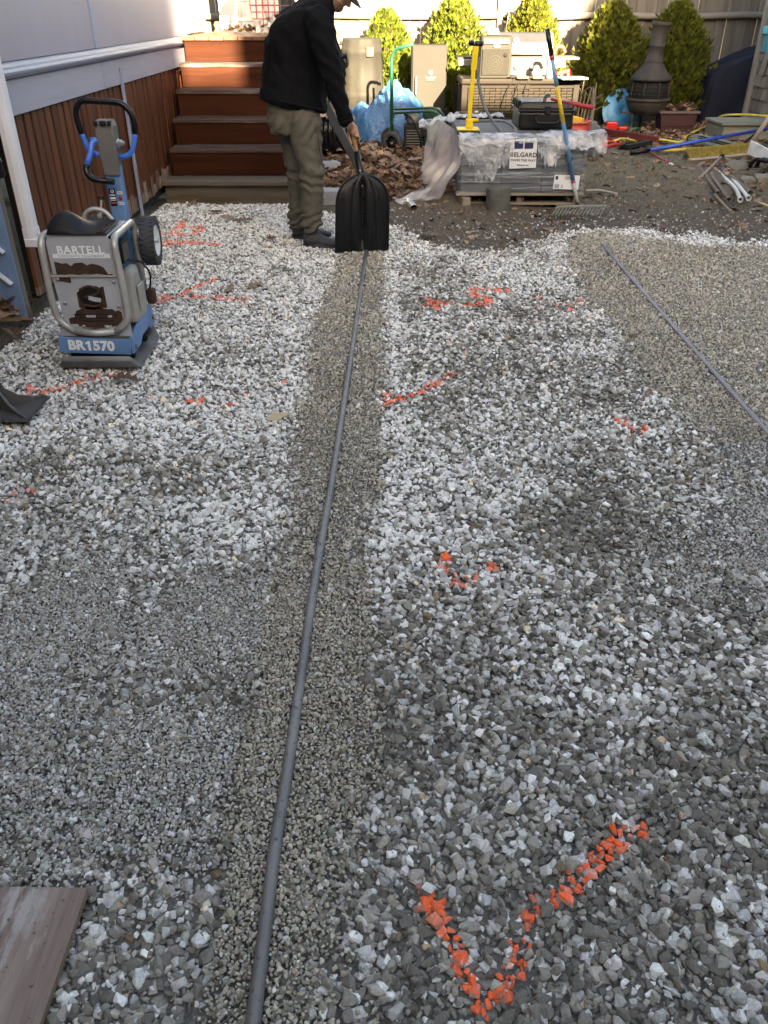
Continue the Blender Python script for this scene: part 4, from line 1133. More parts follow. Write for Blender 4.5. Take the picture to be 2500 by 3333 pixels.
# decals on the column
yd = HYc - 0.0282
dp = MB().box((HX - 0.016, yd - 0.0006, 0.700), (0.031, 0.0012, 0.082), bevel=0.0004, seg=1).build('info_decal', decal_k, t)
MB().lathe([(0.0085, 0), (0.0085, 0.0008)], 16, Matrix.Translation((HX - 0.015, yd - 0.0012, 0.729)) @ Matrix.Rotation(R(90), 4, 'X')).build('emblem', decal_w, dp)
lettering('lettering', 'B', 0.014, facing((HX - 0.015, yd - 0.0026, 0.729)), decal_k, dp, 0.0006)
for z, h in ((0.712, 0.005), (0.698, 0.008), (0.688, 0.004)):
    MB().box((HX - 0.016, yd - 0.0018, z), (0.026, 0.0008, h)).build('print_line', decal_w, dp)
MB().box((HX - 0.016, yd - 0.0018, 0.675), (0.026, 0.0008, 0.007)).build('print_line', mat('red_print', (0.35, 0.06, 0.05), 0.5), dp)
for z, s_ in ((0.722, 'ON'), (0.673, 'OFF')):
    q = MB().box((HX + 0.021, yd - 0.0006, z), (0.026, 0.0012, 0.013)).build('switch_label', decal_w, t)
    lettering('lettering', s_, 0.010, facing((HX + 0.023, yd - 0.0018, z)), mat('blue_print', (0.06, 0.12, 0.3), 0.5), q, 0.0003)
    MB().box((HX + 0.0125, yd - 0.0015, z), (0.003, 0.0006, 0.006)).build('print_mark', decal_k, q)
MB().lathe([(0.010, 0), (0.010, 0.004), (0.0075, 0.004), (0.0075, 0.010)], 14, Matrix.Translation((HX + 0.021, yd, 0.698)) @ Matrix.Rotation(R(90), 4, 'X')).build('stop_button', mat('red_button', (0.35, 0.02, 0.02), 0.35), t)
# latch at the left of the column
MB().beam((HX - 0.060, HYc - 0.01, 0.585), (HX - 0.060, HYc - 0.01, 0.765), 0.012, 0.014).build('latch_rod', rust_m, t)
MB().beam((HX - 0.074, HYc - 0.02, 0.695), (HX - 0.094, HYc - 0.03, 0.615), 0.010, 0.012).build('latch_arm', beige, t)
MB().box((HX - 0.098, HYc - 0.03, 0.612), (0.022, 0.010, 0.022), bevel=0.003).build('latch_tab', beige, t)
MB().lathe([(0.010, -0.012), (0.010, 0.012)], 10, Matrix.Translation((HX - 0.078, HYc - 0.02, 0.697)) @ Matrix.Rotation(R(90), 4, 'Y')).build('latch_pin', rust_m, t)
# hinge and lifting hoop
MB().tube([(HX - 0.052, HYc - 0.05, 0.555), (HX + 0.034, HYc - 0.05, 0.548)], 0.0085, 10).build('hinge_pin', cblue, t)
MB().tube(smooth_path([(HX - 0.125, 4.06, 0.56), (HX - 0.135, 4.06, 0.635), (HX - 0.090, 4.06, 0.668), (HX - 0.030, 4.06, 0.655), (HX + 0.005, 4.06, 0.60), (HX + 0.02, 4.06, 0.55)], 5), 0.0105, 10).build('lifting_hoop', ctube, t)
# raised transport wheels
def wheel(x, y, z, par, rad=0.125, wid=0.075, rim_m=white_m, yaw=0.0, lugs=30):
    M = Matrix.Translation((x, y, z)) @ Matrix.Rotation(yaw, 4, 'Z') @ Matrix.Rotation(R(90), 4, 'Y')
    h = wid / 2
    w = MB().lathe([(rad * 0.60, -h * 0.8), (rad * 0.82, -h), (rad * 0.95, -h * 0.85), (rad, -h * 0.45), (rad, h * 0.45), (rad * 0.95, h * 0.85), (rad * 0.82, h), (rad * 0.60, h * 0.8)], 36, M, False).build('wheel_tyre', tyre_m, par)
    lg = MB()
    for k in range(lugs):
        a = 2 * math.pi * k / lugs
        for s_ in (-1, 1):
            Q = M @ Matrix.Rotation(a + 0.05 * s_, 4, 'Z') @ Matrix.Translation((rad * 0.995, 0, s_ * h * 0.52)) @ Matrix.Rotation(s_ * 0.35, 4, 'X')
            b0 = len(lg.bm.verts)
            lg.box((0, 0, 0), (rad * 0.045, rad * 0.12, h * 0.8), None)
            lg.bm.verts.ensure_lookup_table()
            bmesh.ops.transform(lg.bm, matrix=Q, verts=lg.bm.verts[b0:])
    o = lg.build('tread', tyre_m, w); o['kind'] = 'stuff'
    MB().lathe([(0.012, -h * 0.3), (rad * 0.35, -h * 0.2), (rad * 0.55, h * 0.5), (rad * 0.64, h * 0.86), (rad * 0.60, h * 0.9), (rad * 0.52, h * 0.55), (rad * 0.3, h * 0.25), (0.012, h * 0.3)], 24, M, True).build('rim', rim_m, w)
    MB().lathe([(0.012, -h), (0.012, h * 1.1)], 10, M).build('hub', zinc, w)
wheel(-1.195, 4.20, 0.485, t, 0.118, 0.075, white_m, R(4))
wheel(-1.452, 4.22, 0.490, t, 0.115, 0.075, white_m, R(4))
MB().tube([(-1.45, 4.21, 0.49), (-1.20, 4.20, 0.487)], 0.011, 10).build('axle', cblue, t)
for x in (-1.40, -1.25):
    MB().beam((x, 4.10, 0.22), (x, 4.20, 0.485), 0.02, 0.03).build('wheel_bracket', cblue, t)

# ------------------------------------------------------------------ hand tamper, cut by the left edge
t = thing('hand_tamper', (-1.62, 3.2, 0), 'dark cast iron hand tamper with ribbed square plate at the left edge', 'tamper')
iron = mat('cast_iron', (0.085, 0.082, 0.078), 0.6, 0.35, 0.25, 10, 0.4, 90, worn=(0.17, 0.16, 0.15), wamt=0.58, wscale=8)
pa, pb = gp(95, 1378, 0.02), gp(157, 1288, 0.04)
pl = MB()
ux = (pb - pa); ux.z = 0; s = ux.length; ux.normalize(); uy = Vector((-ux.y, ux.x, 0))
c0 = pa + uy * 0
def tp(a, b, z): return pa + ux * (a * s) + uy * (b * s) + Vector((0, 0, z))
Lp = s * 1.0
mb = MB()
low = [tp(0, 0, 0.004), tp(1.0, 0, 0.004), tp(1.0, 1.35, 0.004), tp(0, 1.35, 0.004)]
hiq = [p + Vector((0, 0, 0.014)) for p in low]
A = [mb.bm.verts.new(p) for p in low]; B = [mb.bm.verts.new(p) for p in hiq]
mb.bm.faces.new(A); mb.bm.faces.new(B)
for k in range(4): mb.bm.faces.new((A[k], A[(k + 1) % 4], B[(k + 1) % 4], B[k]))
bmesh.ops.bevel(mb.bm, geom=list(mb.bm.edges), offset=0.003, segments=2, affect='EDGES')
mb.build('plate', iron, t)
ctr = tp(0.5, 0.72, 0.02)
for q in (tp(0.02, 0.03, 0.019), tp(0.98, 0.03, 0.019), tp(0.02, 1.32, 0.019), tp(0.98, 1.32, 0.019)):
    d = (q - ctr); L = Vector((d.x, d.y, 0)).length; d = Vector((d.x, d.y, 0)).normalized(); w = Vector((-d.y, d.x, 0)) * 0.006
    pr = [(0.0, 0.0), (L, 0.0), (L, 0.006), (L * 0.75, 0.014), (L * 0.45, 0.034), (L * 0.22, 0.075), (L * 0.12, 0.115), (0, 0.12)]
    mb = MB(); A = [mb.bm.verts.new(ctr + d * a + Vector((0, 0, b_)) + w) for a, b_ in pr]; B = [mb.bm.verts.new(ctr + d * a + Vector((0, 0, b_)) - w) for a, b_ in pr]
    mb.bm.faces.new(A); mb.bm.faces.new(B)
    for k in range(len(A)): mb.bm.faces.new((A[k], A[(k + 1) % len(A)], B[(k + 1) % len(A)], B[k]))
    mb.build('rib', iron, t)
mb = MB().lathe([(0.032, 0), (0.030, 0.10), (0.034, 0.115), (0.034, 0.13), (0.027, 0.135)], 16, Matrix.Translation(ctr)); mb.build('socket', iron, t)
MB().tube([ctr + Vector((0, 0, 0.1)), ctr + Vector((-0.03, -0.02, 1.05))], 0.0165, 12).build('shaft', castg, t)
lm = Matrix.Translation(tp(0.80, 0.48, 0.0195)) @ Matrix.Rotation(math.atan2(ux.y, ux.x), 4, 'Z')
lettering('lettering', '10X10', 0.028, lm, mat('raised_iron', (0.045, 0.043, 0.04), 0.6), t, 0.001)

# ================================================================== PERSON AND SHOVEL
def remeshed(mb, name, voxel=0.012, smooth_it=6, extra=None):
    """one continuous skin round overlapping shapes"""
    me = mb.mesh(name)
    o = bpy.data.objects.new('tmp', me); COL.objects.link(o)
    md = o.modifiers.new('r', 'REMESH'); md.mode = 'VOXEL'; md.voxel_size = voxel; md.use_smooth_shade = True
    md2 = o.modifiers.new('s', 'SMOOTH'); md2.iterations = smooth_it; md2.factor = 0.5
    dg = bpy.context.evaluated_depsgraph_get()
    out = bpy.data.meshes.new_from_object(o.evaluated_get(dg)); out.name = name
    bpy.data.objects.remove(o); bpy.data.meshes.remove(me)
    out.materials.clear()
    if extra is not None:
        n = len(out.vertices); co = np.empty(n * 3, np.float32); no = np.empty(n * 3, np.float32)
        out.vertices.foreach_get('co', co); out.vertices.foreach_get('normal', no)
        co = co.reshape(-1, 3); no = no.reshape(-1, 3)
        co = co + no * extra(co)[:, None]
        out.vertices.foreach_set('co', co.astype(np.float32).ravel()); out.update()
    out.polygons.foreach_set('use_smooth', [True] * len(out.polygons))
    return out
def limb(mb, pts, rs, n=14):
    mb.tube(pts, rs, n)
    for p, r in zip(pts, rs): mb.ball(p, r * 0.995, 12, 8)
def ring_loft(mb, rings, n=24, yaw=0.0):
    """rings: (centre, half-width along heading, half-depth across)"""
    R_ = []
    for c, a, b in rings:
        R_.append([mb.bm.verts.new(Vector(c) + Matrix.Rotation(yaw, 3, 'Z') @ Vector((a * math.copysign(abs(math.cos(q)) ** 0.85, math.cos(q)), b * math.copysign(abs(math.sin(q)) ** 0.85, math.sin(q)), 0))) for q in [2 * math.pi * k / n for k in range(n)]])
    for A, B in zip(R_, R_[1:]):
        for k in range(n): mb.bm.faces.new((A[k], A[(k + 1) % n], B[(k + 1) % n], B[k]))
    mb.bm.faces.new(R_[0]); mb.bm.faces.new(R_[-1])

PYAW = R(8)
person = thing('person', (-0.56, 6.15, 0), 'person in black jacket, olive trousers and cap, bending over a black scoop shovel', 'person')
hipN, hipF = ay(985, 395, 6.08), ay(945, 395, 6.26)
kneN, kneF = ay(1016, 560, 6.03), ay(972, 560, 6.27)
ankN, ankF = ay(1018, 728, 6.05), ay(970, 732, 6.28)
shN, shF = ay(1036, 75, 5.98), ay(1010, 50, 6.36)
elN = ay(1078, 225, 5.92); wrN = ay(1127, 395, 5.93); haN = ay(1142, 430, 5.945)
elF = ay(1085, 190, 6.40); wrF = ay(1108, 245, 6.16)
neck0, neck1 = ay(1045, 10, 6.17), ay(1080, -15, 6.17)
headc = ay(1108, -42, 6.17)

skin_m = mat('skin', (0.42, 0.225, 0.155), 0.5, 0, 0.12, 18, 0.15, 160)
# body: one continuous surface, head to feet
mb = MB()
ring_loft(mb, [(ay(958, 420, 6.17), 0.15, 0.14), (ay(958, 330, 6.17), 0.17, 0.13), (ay(965, 220, 6.17), 0.16, 0.13), (ay(985, 110, 6.17), 0.17, 0.15), (ay(1015, 40, 6.17), 0.12, 0.14), (neck0, 0.06, 0.07)], 18, PYAW)
limb(mb, [hipN, kneN, ankN], [0.085, 0.055, 0.036]); limb(mb, [hipF, kneF, ankF], [0.085, 0.055, 0.036])
limb(mb, [ankN, Vector((ankN.x - 0.03, ankN.y, 0.06)), Vector((ankN.x + 0.10, ankN.y - 0.03, 0.034))], [0.034, 0.03, 0.02]); limb(mb, [ankF, Vector((ankF.x - 0.01, ankF.y, 0.06)), Vector((ankF.x + 0.11, ankF.y, 0.034))], [0.034, 0.03, 0.02])
limb(mb, [shN, elN, wrN], [0.06, 0.042, 0.027]); limb(mb, [shF, elF, wrF], [0.06, 0.042, 0.027])
limb(mb, [neck0, neck1], [0.062, 0.056])
hfw = Matrix.Rotation(R(48), 3, 'Y')     # the head is bowed forward
hv = lambda x, y, z: headc + hfw @ Vector((x, y, z))
mb.ball(hv(-0.01, 0, 0.03), (0.098, 0.076, 0.09), 16, 12, hfw.to_4x4())
mb.ball(hv(0.03, 0, -0.045), (0.062, 0.058, 0.075), 14, 10, hfw.to_4x4())
limb(mb, [hv(0.055, 0, -0.105), hv(0.068, 0, -0.09)], [0.030, 0.024])
limb(mb, [hv(0.088, 0, 0.012), hv(0.112, 0, -0.028)], [0.010, 0.016])
limb(mb, [hv(0.083, -0.028, -0.068), hv(0.090, 0, -0.066), hv(0.083, 0.028, -0.068)], [0.008, 0.011, 0.008])
for s_ in (-1, 1): mb.ball(hv(-0.012, s_ * 0.076, -0.012), (0.022, 0.010, 0.034), 10, 8, hfw.to_4x4())
# right hand round the shaft
SHB = ay(1177, 578, 5.985); SHT = ay(1112, 246, 6.16)
sd = (SHT - SHB).normalized()
gpt = SHB + sd * ((haN - SHB).dot(sd))        # point on the shaft inside the grip
side = Vector((0, -1, 0)).cross(sd).normalized()
if side.x < 0: side = -side
frontv = side.cross(sd).normalized()
if frontv.y > 0: frontv = -frontv
SR = 0.0165
def on_shaft(d, ang, r): return gpt + sd * d + (side * math.cos(ang) + frontv * math.sin(ang)) * r
limb(mb, [wrN, gpt + sd * 0.045 + frontv * 0.036 + side * 0.004, gpt + sd * 0.012 + frontv * 0.036 + side * 0.010], [0.027, 0.031, 0.029])
body = remeshed(mb, 'body', 0.011, 3)
body.materials.append(skin_m)
fing = MB()
for k, (d, ln) in enumerate(((0.040, 0.026), (0.018, 0.030), (-0.004, 0.029), (-0.024, 0.024))):
    pts = [on_shaft(d + 0.012, R(70), 0.042), on_shaft(d, R(22), 0.036), on_shaft(d - 0.010, R(-40), 0.028), on_shaft(d - 0.014, R(-105), 0.025)]
    limb(fing, smooth_path(pts, 3), [0.0098] * 4 + [0.0092] * 3 + [0.0085] * 3, 8)
pts = [on_shaft(0.035, R(110), 0.040), on_shaft(0.005, R(150), 0.036), on_shaft(-0.030, R(165), 0.029), on_shaft(-0.052, R(160), 0.025)]
limb(fing, smooth_path(pts, 3), [0.0125] * 4 + [0.0108] * 3 + [0.0095] * 3, 8)
# join the fingers to the body mesh so that the figure is one piece
fme = remeshed(fing, 'fingers', 0.005, 2)
bmj = bmesh.new(); bmj.from_mesh(body); bmj.from_mesh(fme); bmj.to_mesh(body); bmj.free(); bpy.data.meshes.remove(fme)
body.polygons.foreach_set('use_smooth', [True] * len(body.polygons))
o_body = link('body', body, person)

# jacket
jack = mat('black_softshell', (0.0046, 0.0050, 0.0076), 0.8, 0, 0.2, 30, 0.5, 220, spec=0.14)
mb = MB()
J = [(952, 343, 0.232, 0.185), (953, 318, 0.226, 0.185), (955, 270, 0.212, 0.18), (960, 205, 0.212, 0.18), (970, 140, 0.218, 0.195), (986, 80, 0.205, 0.205), (1004, 35, 0.165, 0.20), (1026, 5, 0.11, 0.14), (1040, -10, 0.085, 0.085)]
def jr(e): return (ay(e[0], e[1], 6.17), e[2], e[3])
rr = [jr(e) for e in J]
# the hem drops towards the front
ring_loft(mb, rr, 28, PYAW)
limb(mb, [shN, shN.lerp(elN, 0.5), elN, elN.lerp(wrN, 0.5), wrN + (wrN - elN).normalized() * -0.015], [0.098, 0.085, 0.072, 0.062, 0.050], 18)
limb(mb, [shF, elF, wrF + (elF - wrF).normalized() * 0.02], [0.095, 0.068, 0.048], 16)
limb(mb, [neck0 + Vector((-0.02, 0, 0.0)), neck0.lerp(neck1, 0.55) + Vector((-0.015, 0, 0))], [0.088, 0.080], 16)
def jacket_folds(co):
    x, y, z = co[:, 0], co[:, 1], co[:, 2]
    f = (fbm(x * 1.0 + z * 0.7, y * 1.3 + z * 0.4, 0.085, 5) - 0.5) * 0.030
    f += (fbm(z + x * 0.5, x - z * 0.3 + y, 0.035, 15) - 0.5) * 0.009
    armd = np.hypot(x - (shN.x + (elN.x - shN.x) * np.clip((shN.z - z) / (shN.z - elN.z), 0, 1.5)), y - 5.94)
    f += np.where(armd < 0.10, np.sin((z + x * 0.8) * 62 + 5 * fbm(x, z, 0.1, 25)) * 0.0045, 0)
    f += np.where((z < 0.962) & (y > 5.95) , 0.004, 0)
    return f
jme = remeshed(mb, 'jacket', 0.011, 5, jacket_folds)
# cut the hem on a slant: lower at the front
n_ = len(jme.vertices); co = np.empty(n_ * 3, np.float32); jme.vertices.foreach_get('co', co); co = co.reshape(-1, 3)
low = np.clip((1.06 - co[:, 2]) / 0.14, 0, 1) * (co[:, 1] > 5.9)
arm_mask = (co[:, 0] > -0.36)
co[:, 2] -= np.where(arm_mask, 0, low * (co[:, 0] + 0.62) * 0.20)
jme.vertices.foreach_set('co', co.ravel()); jme.update()
jme.materials.append(jack)
jk = link('jacket', jme, person)
MB().tube(smooth_path([ay(860, 312, 6.08), ay(905, 328, 5.985), ay(960, 340, 5.975), ay(1015, 353, 5.99), ay(1050, 358, 6.08)], 5), 0.0105, 8).build('hem_band', jack, jk, smooth=True)
MB().tube([wrN + (wrN - elN).normalized() * -0.012, wrN + (wrN - elN).normalized() * 0.012], [0.053, 0.050], 16).build('cuff', jack, jk, smooth=True)
MB().tube(smooth_path([ay(1018, 0, 6.0), ay(1024, 30, 5.955), ay(1006, 70, 5.95)], 5), 0.0022, 6).build('seam', jack, jk)

# trousers
trous = mat('olive_trousers', (0.092, 0.084, 0.066), 0.85, 0, 0.18, 14, 0.5, 260, spec=0.25)
mb = MB()
ring_loft(mb, [(ay(958, 430, 6.17), 0.165, 0.155), (ay(957, 390, 6.17), 0.185, 0.16), (ay(956, 335, 6.17), 0.188, 0.155), (ay(957, 300, 6.17), 0.175, 0.15)], 24, PYAW)
limb(mb, [hipN + Vector((0.01, 0, 0)), hipN.lerp(kneN, 0.5), kneN, kneN.lerp(ankN, 0.5), ankN + Vector((-0.01, 0, 0.01))], [0.122, 0.106, 0.084, 0.078, 0.076], 18)
limb(mb, [hipF, hipF.lerp(kneF, 0.5), kneF, kneF.lerp(ankF, 0.5), ankF + Vector((-0.005, 0, 0.01))], [0.118, 0.098, 0.080, 0.070, 0.063], 18)
def trouser_folds(co):
    x, y, z = co[:, 0], co[:, 1], co[:, 2]
    n1 = fbm(x + y * 0.6, z * 0.8, 0.11, 35); n2 = fbm(x * 0.7 + y, z, 0.05, 45)
    f = (n1 - 0.5) * 0.020 + (n2 - 0.5) * 0.008
    knee = np.exp(-((z - 0.50) / 0.12) ** 2); ank = np.exp(-((z - 0.14) / 0.11) ** 2); thigh = np.exp(-((z - 0.78) / 0.10) ** 2)
    f += knee * np.sin(z * 95 + x * 35 + n1 * 9) * 0.0085
    f += ank * np.sin(z * 120 - x * 40 + n1 * 12) * 0.013
    f += thigh * np.sin((z * 0.8 - x * 0.9) * 70 + n1 * 7) * 0.008
    return f
tme = remeshed(mb, 'trousers', 0.010, 4, trouser_folds)
tme.materials.append(trous)
tr = link('trousers', tme, person)
zp = [ay(1034, 440, 5.955), ay(1038, 470, 5.945), ay(1043, 505, 5.945), ay(1050, 525, 5.95)]
MB().tube(zp, 0.0028, 6).build('pocket_zip', mat('zip_black', (0.012, 0.012, 0.012), 0.4), tr)

# shoes
shoe_m = mat('charcoal_shoe', (0.035, 0.037, 0.042), 0.7, 0, 0.3, 30, 0.5, 150)
sole_m = mat('dark_sole', (0.055, 0.057, 0.062), 0.8, 0, 0.2, 30, 0.3)
def shoe(ank, yaw, label=None):
    heel = Vector((ank.x - 0.065, ank.y, 0.0)); d = Vector((math.cos(yaw), math.sin(yaw), 0)); w = Vector((-d.y, d.x, 0))
    sm = MB()
    prof = [(0.0, 0.034, 0.105), (0.05, 0.040, 0.110), (0.10, 0.040, 0.100), (0.15, 0.043, 0.078), (0.20, 0.047, 0.062), (0.25, 0.043, 0.050), (0.285, 0.026, 0.038)]
    def up(u, v):
        q = u * (len(prof) - 1); k = min(int(q), len(prof) - 2); f = q - k
        L = prof[k][0] * (1 - f) + prof[k + 1][0] * f; W = prof[k][1] * (1 - f) + prof[k + 1][1] * f; H_ = prof[k][2] * (1 - f) + prof[k + 1][2] * f
        a = math.pi * v
        return heel + d * L + w * (W * math.cos(a)) + Vector((0, 0, 0.024 + (H_ - 0.024) * math.sin(a) ** 0.7))
    sm.grid(up, 20, 12)
    sh = sm.build('shoe', shoe_m, person, smooth=True, solid=0.004)
    so = MB()
    nS = 24; lo_, hi_ = [], []
    for k in range(nS):
        a = 2 * math.pi * k / nS; L = 0.142 + 0.152 * math.cos(a); W = 0.046 * math.sin(a) * (1 + 0.12 * math.cos(a))
        p = heel + d * L + w * W
        toe = 0.010 * max(0, math.cos(a)) ** 3
        lo_.append(so.bm.verts.new(p + Vector((0, 0, 0.001 + toe)))); hi_.append(so.bm.verts.new(p + Vector((0, 0, 0.030 + toe))))
    so.bm.faces.new(lo_); so.bm.faces.new(hi_)
    for k in range(nS): so.bm.faces.new((lo_[k], lo_[(k + 1) % nS], hi_[(k + 1) % nS], hi_[k]))
    so.build('sole', sole_m, sh)
    for q in (0.095, 0.12, 0.145, 0.17):
        c = heel + d * q; hgt = 0.104 - (q - 0.09) * 0.42
        MB().tube([c + w * 0.026 + Vector((0, 0, hgt - 0.018)), c + Vector((0, 0, hgt)), c - w * 0.026 + Vector((0, 0, hgt - 0.018))], 0.003, 5).build('lace', shoe_m, sh)
shoe(Vector((ankN.x, 6.05, 0)), R(-13)); shoe(Vector((ankF.x + 0.02, 6.29, 0)), R(4))

# hair, beard and cap
hair_m = mat('brown_hair', (0.045, 0.026, 0.016), 0.8, 0, 0.4, 60, 0.6, 300)
mb = MB().ball(hv(-0.03, 0, 0.0), (0.092, 0.079, 0.085), 18, 12, hfw.to_4x4()); mb.build('hair', hair_m, person)
mb = MB()
mb.ball(hv(0.040, 0, -0.082), (0.062, 0.059, 0.046), 16, 10, hfw.to_4x4())
mb.build('beard', mat('short_beard', (0.12, 0.075, 0.05), 0.9, 0, 0.35, 80, 0.8, 300), person)
cap_m = mat('dark_cap', (0.03, 0.03, 0.034), 0.8, 0, 0.2, 30, 0.4, 200)
cap = MB().lathe([(0.104, -0.005), (0.106, 0.02), (0.098, 0.06), (0.070, 0.092), (0.02, 0.104), (0.001, 0.105)], 24, Matrix.Translation(hv(-0.006, 0, 0.040)) @ hfw.to_4x4(), True, 0.82).build('cap', cap_m, person)
def brim(u, v):
    a = (u - 0.5) * 2.3; r_ = 0.098 + v * 0.082 * math.cos(a * 0.62)
    return hv(-0.004 + r_ * math.cos(a), 0.84 * r_ * math.sin(a), 0.040 - 0.020 * v - 0.10 * (math.sin(a) ** 2) * 0.35)
MB().grid(brim, 18, 6).build('brim', cap_m, cap, smooth=True, solid=0.004)
MB().tube([hv(0.10 * math.cos(a), 0.082 * math.sin(a), 0.036) for a in [R(q) for q in range(-80, 81, 10)]], 0.006, 6).build('blue_band', mat('blue_cloth', (0.03, 0.09, 0.35), 0.7), cap)

# ------------------------------------------------------------------ scoop shovel
t = thing('scoop_shovel', (-0.17, 5.95, 0), 'large black plastic scoop shovel standing on its edge in front of the person', 'shovel')
splas = mat('scuffed_black_plastic', (0.011, 0.0115, 0.0125), 0.30, 0, 0.3, 14, 0.25, 90, worn=(0.022, 0.022, 0.023), wamt=0.62, wscale=26, stretch=(1, 1, 0.25))
B0, T0 = gp(1177, 816, 0.004), ay(1178, 566, 5.99)
vv = (T0 - B0); BL = vv.length; vv.normalize()
uu = (gp(1262, 812, 0.0) - gp(1092, 820, 0.0)); BW = uu.length / 2; uu.normalize()
nn = vv.cross(uu).normalized()
if nn.y > 0: nn = -nn
def half_width(v):
    if v < 0.60: return BW * (1.0 - 0.02 * (v / 0.6))
    q = (v - 0.60) / 0.40
    return BW * 0.98 * max(0.02, (1 - q ** 2.3)) ** 0.52
def blade(u, v):
    s_ = 2 * u - 1; w = half_width(v)
    au = abs(s_)
    d = 0.028 * (1 - s_ * s_)                                  # bulge of the back towards the camera
    fade = min(1, v / 0.16) * (1 if v < 0.86 else max(0, (1 - v) / 0.14))
    d -= fade * 0.022 * math.exp(-((au) / 0.12) ** 2)          # centre channel
    g0 = 0.50 - 0.12 * v ** 2
    d -= fade * 0.009 * math.exp(-((au - g0) / 0.035) ** 2)    # two long grooves
    d -= fade * 0.003 * math.exp(-((au - g0 - 0.10) / 0.03) ** 2)
    d += 0.012 * (au > 0.955) + 0.0
    return B0 + vv * (v * BL) + uu * (s_ * w) + nn * (d + 0.03 * math.sin(v * 2.2))
MB().grid(blade, 72, 54).build('blade', splas, t, smooth=True, solid=0.005)
rim = [blade(1.0, v / 30) for v in range(0, 31)] + [blade(0.0, v / 30) for v in range(29, -1, -1)]
MB().tube(rim, 0.0055, 8).build('rim', splas, t)
MB().tube([blade(0, 0), blade(0.25, 0), blade(0.5, 0), blade(0.75, 0), blade(1, 0)], 0.005, 8).build('edge', splas, t)
sock0 = blade(0.5, 0.70) + nn * 0.016
sock_top = SHB + sd * 0.17
MB().tube([sock0, SHB.lerp(sock0, 0.35) + nn * 0.004, SHB + sd * 0.05, sock_top], [0.016, 0.021, 0.0225, 0.0215], 14).build('socket', splas, t, smooth=True)
for v, wd in ((0.885, 0.055), (0.70, 0.05)):
    c = blade(0.5, v) + nn * 0.014
    MB().box(c, (wd, 0.020, 0.006), rot=(0.1, 0, 0)).build('web', splas, t)
MB().lathe([(0.006, 0), (0.006, 0.004), (0.003, 0.005)], 8, Matrix.Translation(SHB + sd * 0.045 + frontv * 0.022) @ Matrix.Rotation(R(90), 4, 'X')).build('rivet', zinc, t)
ash = wood('ash_shaft', (0.30, 0.165, 0.075), (0.44, 0.27, 0.135), 2, 0.45, 10, 0.0)
MB().tube([SHB + sd * 0.14, SHT], SR, 14).build('shaft', ash, t, smooth=True)
dg_ = MB()
yoke = round_path([SHT + sd * -0.02, SHT + sd * 0.03 - side * 0.012, SHT + sd * 0.055 - side * 0.055, SHT + sd * 0.115 - side * 0.055], 0.02, 4)
yoke2 = round_path([SHT + sd * -0.02, SHT + sd * 0.03 + side * 0.012, SHT + sd * 0.055 + side * 0.055, SHT + sd * 0.115 + side * 0.055], 0.02, 4)
dg_.tube(yoke, 0.010, 8); dg_.tube(yoke2, 0.010, 8); dg_.tube([SHT + sd * 0.11 - side * 0.062, SHT + sd * 0.11 + side * 0.062], 0.015, 10); dg_.tube([SHT - sd * 0.06, SHT + sd * 0.01], 0.0195, 12)
dg_.build('d_grip', splas, t)

# grey straight-edge leaning behind the shovel
t = thing('screed_bar', (0.0, 6.7, 0), 'flat grey metal straightedge leaning behind the person and the shovel', 'straightedge')
a_, b2 = ay(1058, 335, 6.55), gp(1192, 592, 0.04)
b2 = ay(1190, 585, 7.35)
MB().beam(a_, b2, 0.022, 0.068, (0.75, -0.5, 0.4), 0.003).build('bar', mat('dull_aluminium', (0.20, 0.205, 0.20), 0.5, 0.5, 0.12, 6), t)
MB().beam(a_ + Vector((0.02, -0.02, 0.02)), b2 + Vector((0.02, -0.02, 0.02)), 0.008, 0.012, (0.75, -0.5, 0.4)).build('lip', mat('dull_aluminium', (0.20, 0.205, 0.20)), t)

# ================================================================== LEAVES
def leaf_mesh(seed, kind='oak'):
    r = random.Random(seed); n = 4 if kind == 'oak' else 3
    left = []
    for k in range(n * 2 + 1):
        u = k / (n * 2)
        env = math.sin(math.pi * min(1, 0.08 + u * 0.95)) ** 0.7
        lob = (0.74 + 0.26 * math.cos(math.pi * k)) if kind == 'oak' else (0.75 + 0.25 * math.cos(math.pi * k * 0.8))
        left.append((u, 0.36 * env * lob * r.uniform(0.85, 1.15) + 0.005))
    curl, cup = r.uniform(-0.9, 1.4), r.uniform(-1.2, 1.6)
    tw = r.uniform(-0.6, 0.6)
    def pt(u, w):
        z = curl * 0.35 * (u - 0.5) ** 2 + cup * w * w * 1.3 + tw * w * (u - 0.5) + 0.02 * math.sin(u * 19 + seed)
        return (u - 0.5, w, z + 0.03)
    V = []; T = []
    for u, w in left: V += [pt(u, 0.0), pt(u, w), pt(u, -w * 0.95)]
    for k in range(len(left) - 1):
        a, b_ = 3 * k, 3 * k + 3
        T += [(a, b_, b_ + 1), (a, b_ + 1, a + 1), (a, b_ + 2, b_), (a, a + 2, b_ + 2)]
    m = len(V); V += [(-0.5, 0.008, 0.03), (-0.5, -0.008, 0.03), (-0.78, 0.004, 0.05)]; T += [(m, m + 1, m + 2)]
    V = np.array(V); T = np.array(T)
    V[:, 2] -= V[:, 2].min()
    return V, T
LEAF_TONES = [(0.20, 0.11, 0.06), (0.14, 0.075, 0.045), (0.26, 0.17, 0.10), (0.10, 0.055, 0.035), (0.30, 0.20, 0.11), (0.22, 0.155, 0.12), (0.33, 0.24, 0.16), (0.48, 0.38, 0.24)]
LEAFV = [leaf_mesh(k, 'oak' if k % 3 else 'maple') for k in range(10)]
leafattr = attr_mat('dead_leaf', 0.65, 0.3, 60.0, 0.4, 0.35, 0.15)
LEAFME = {}
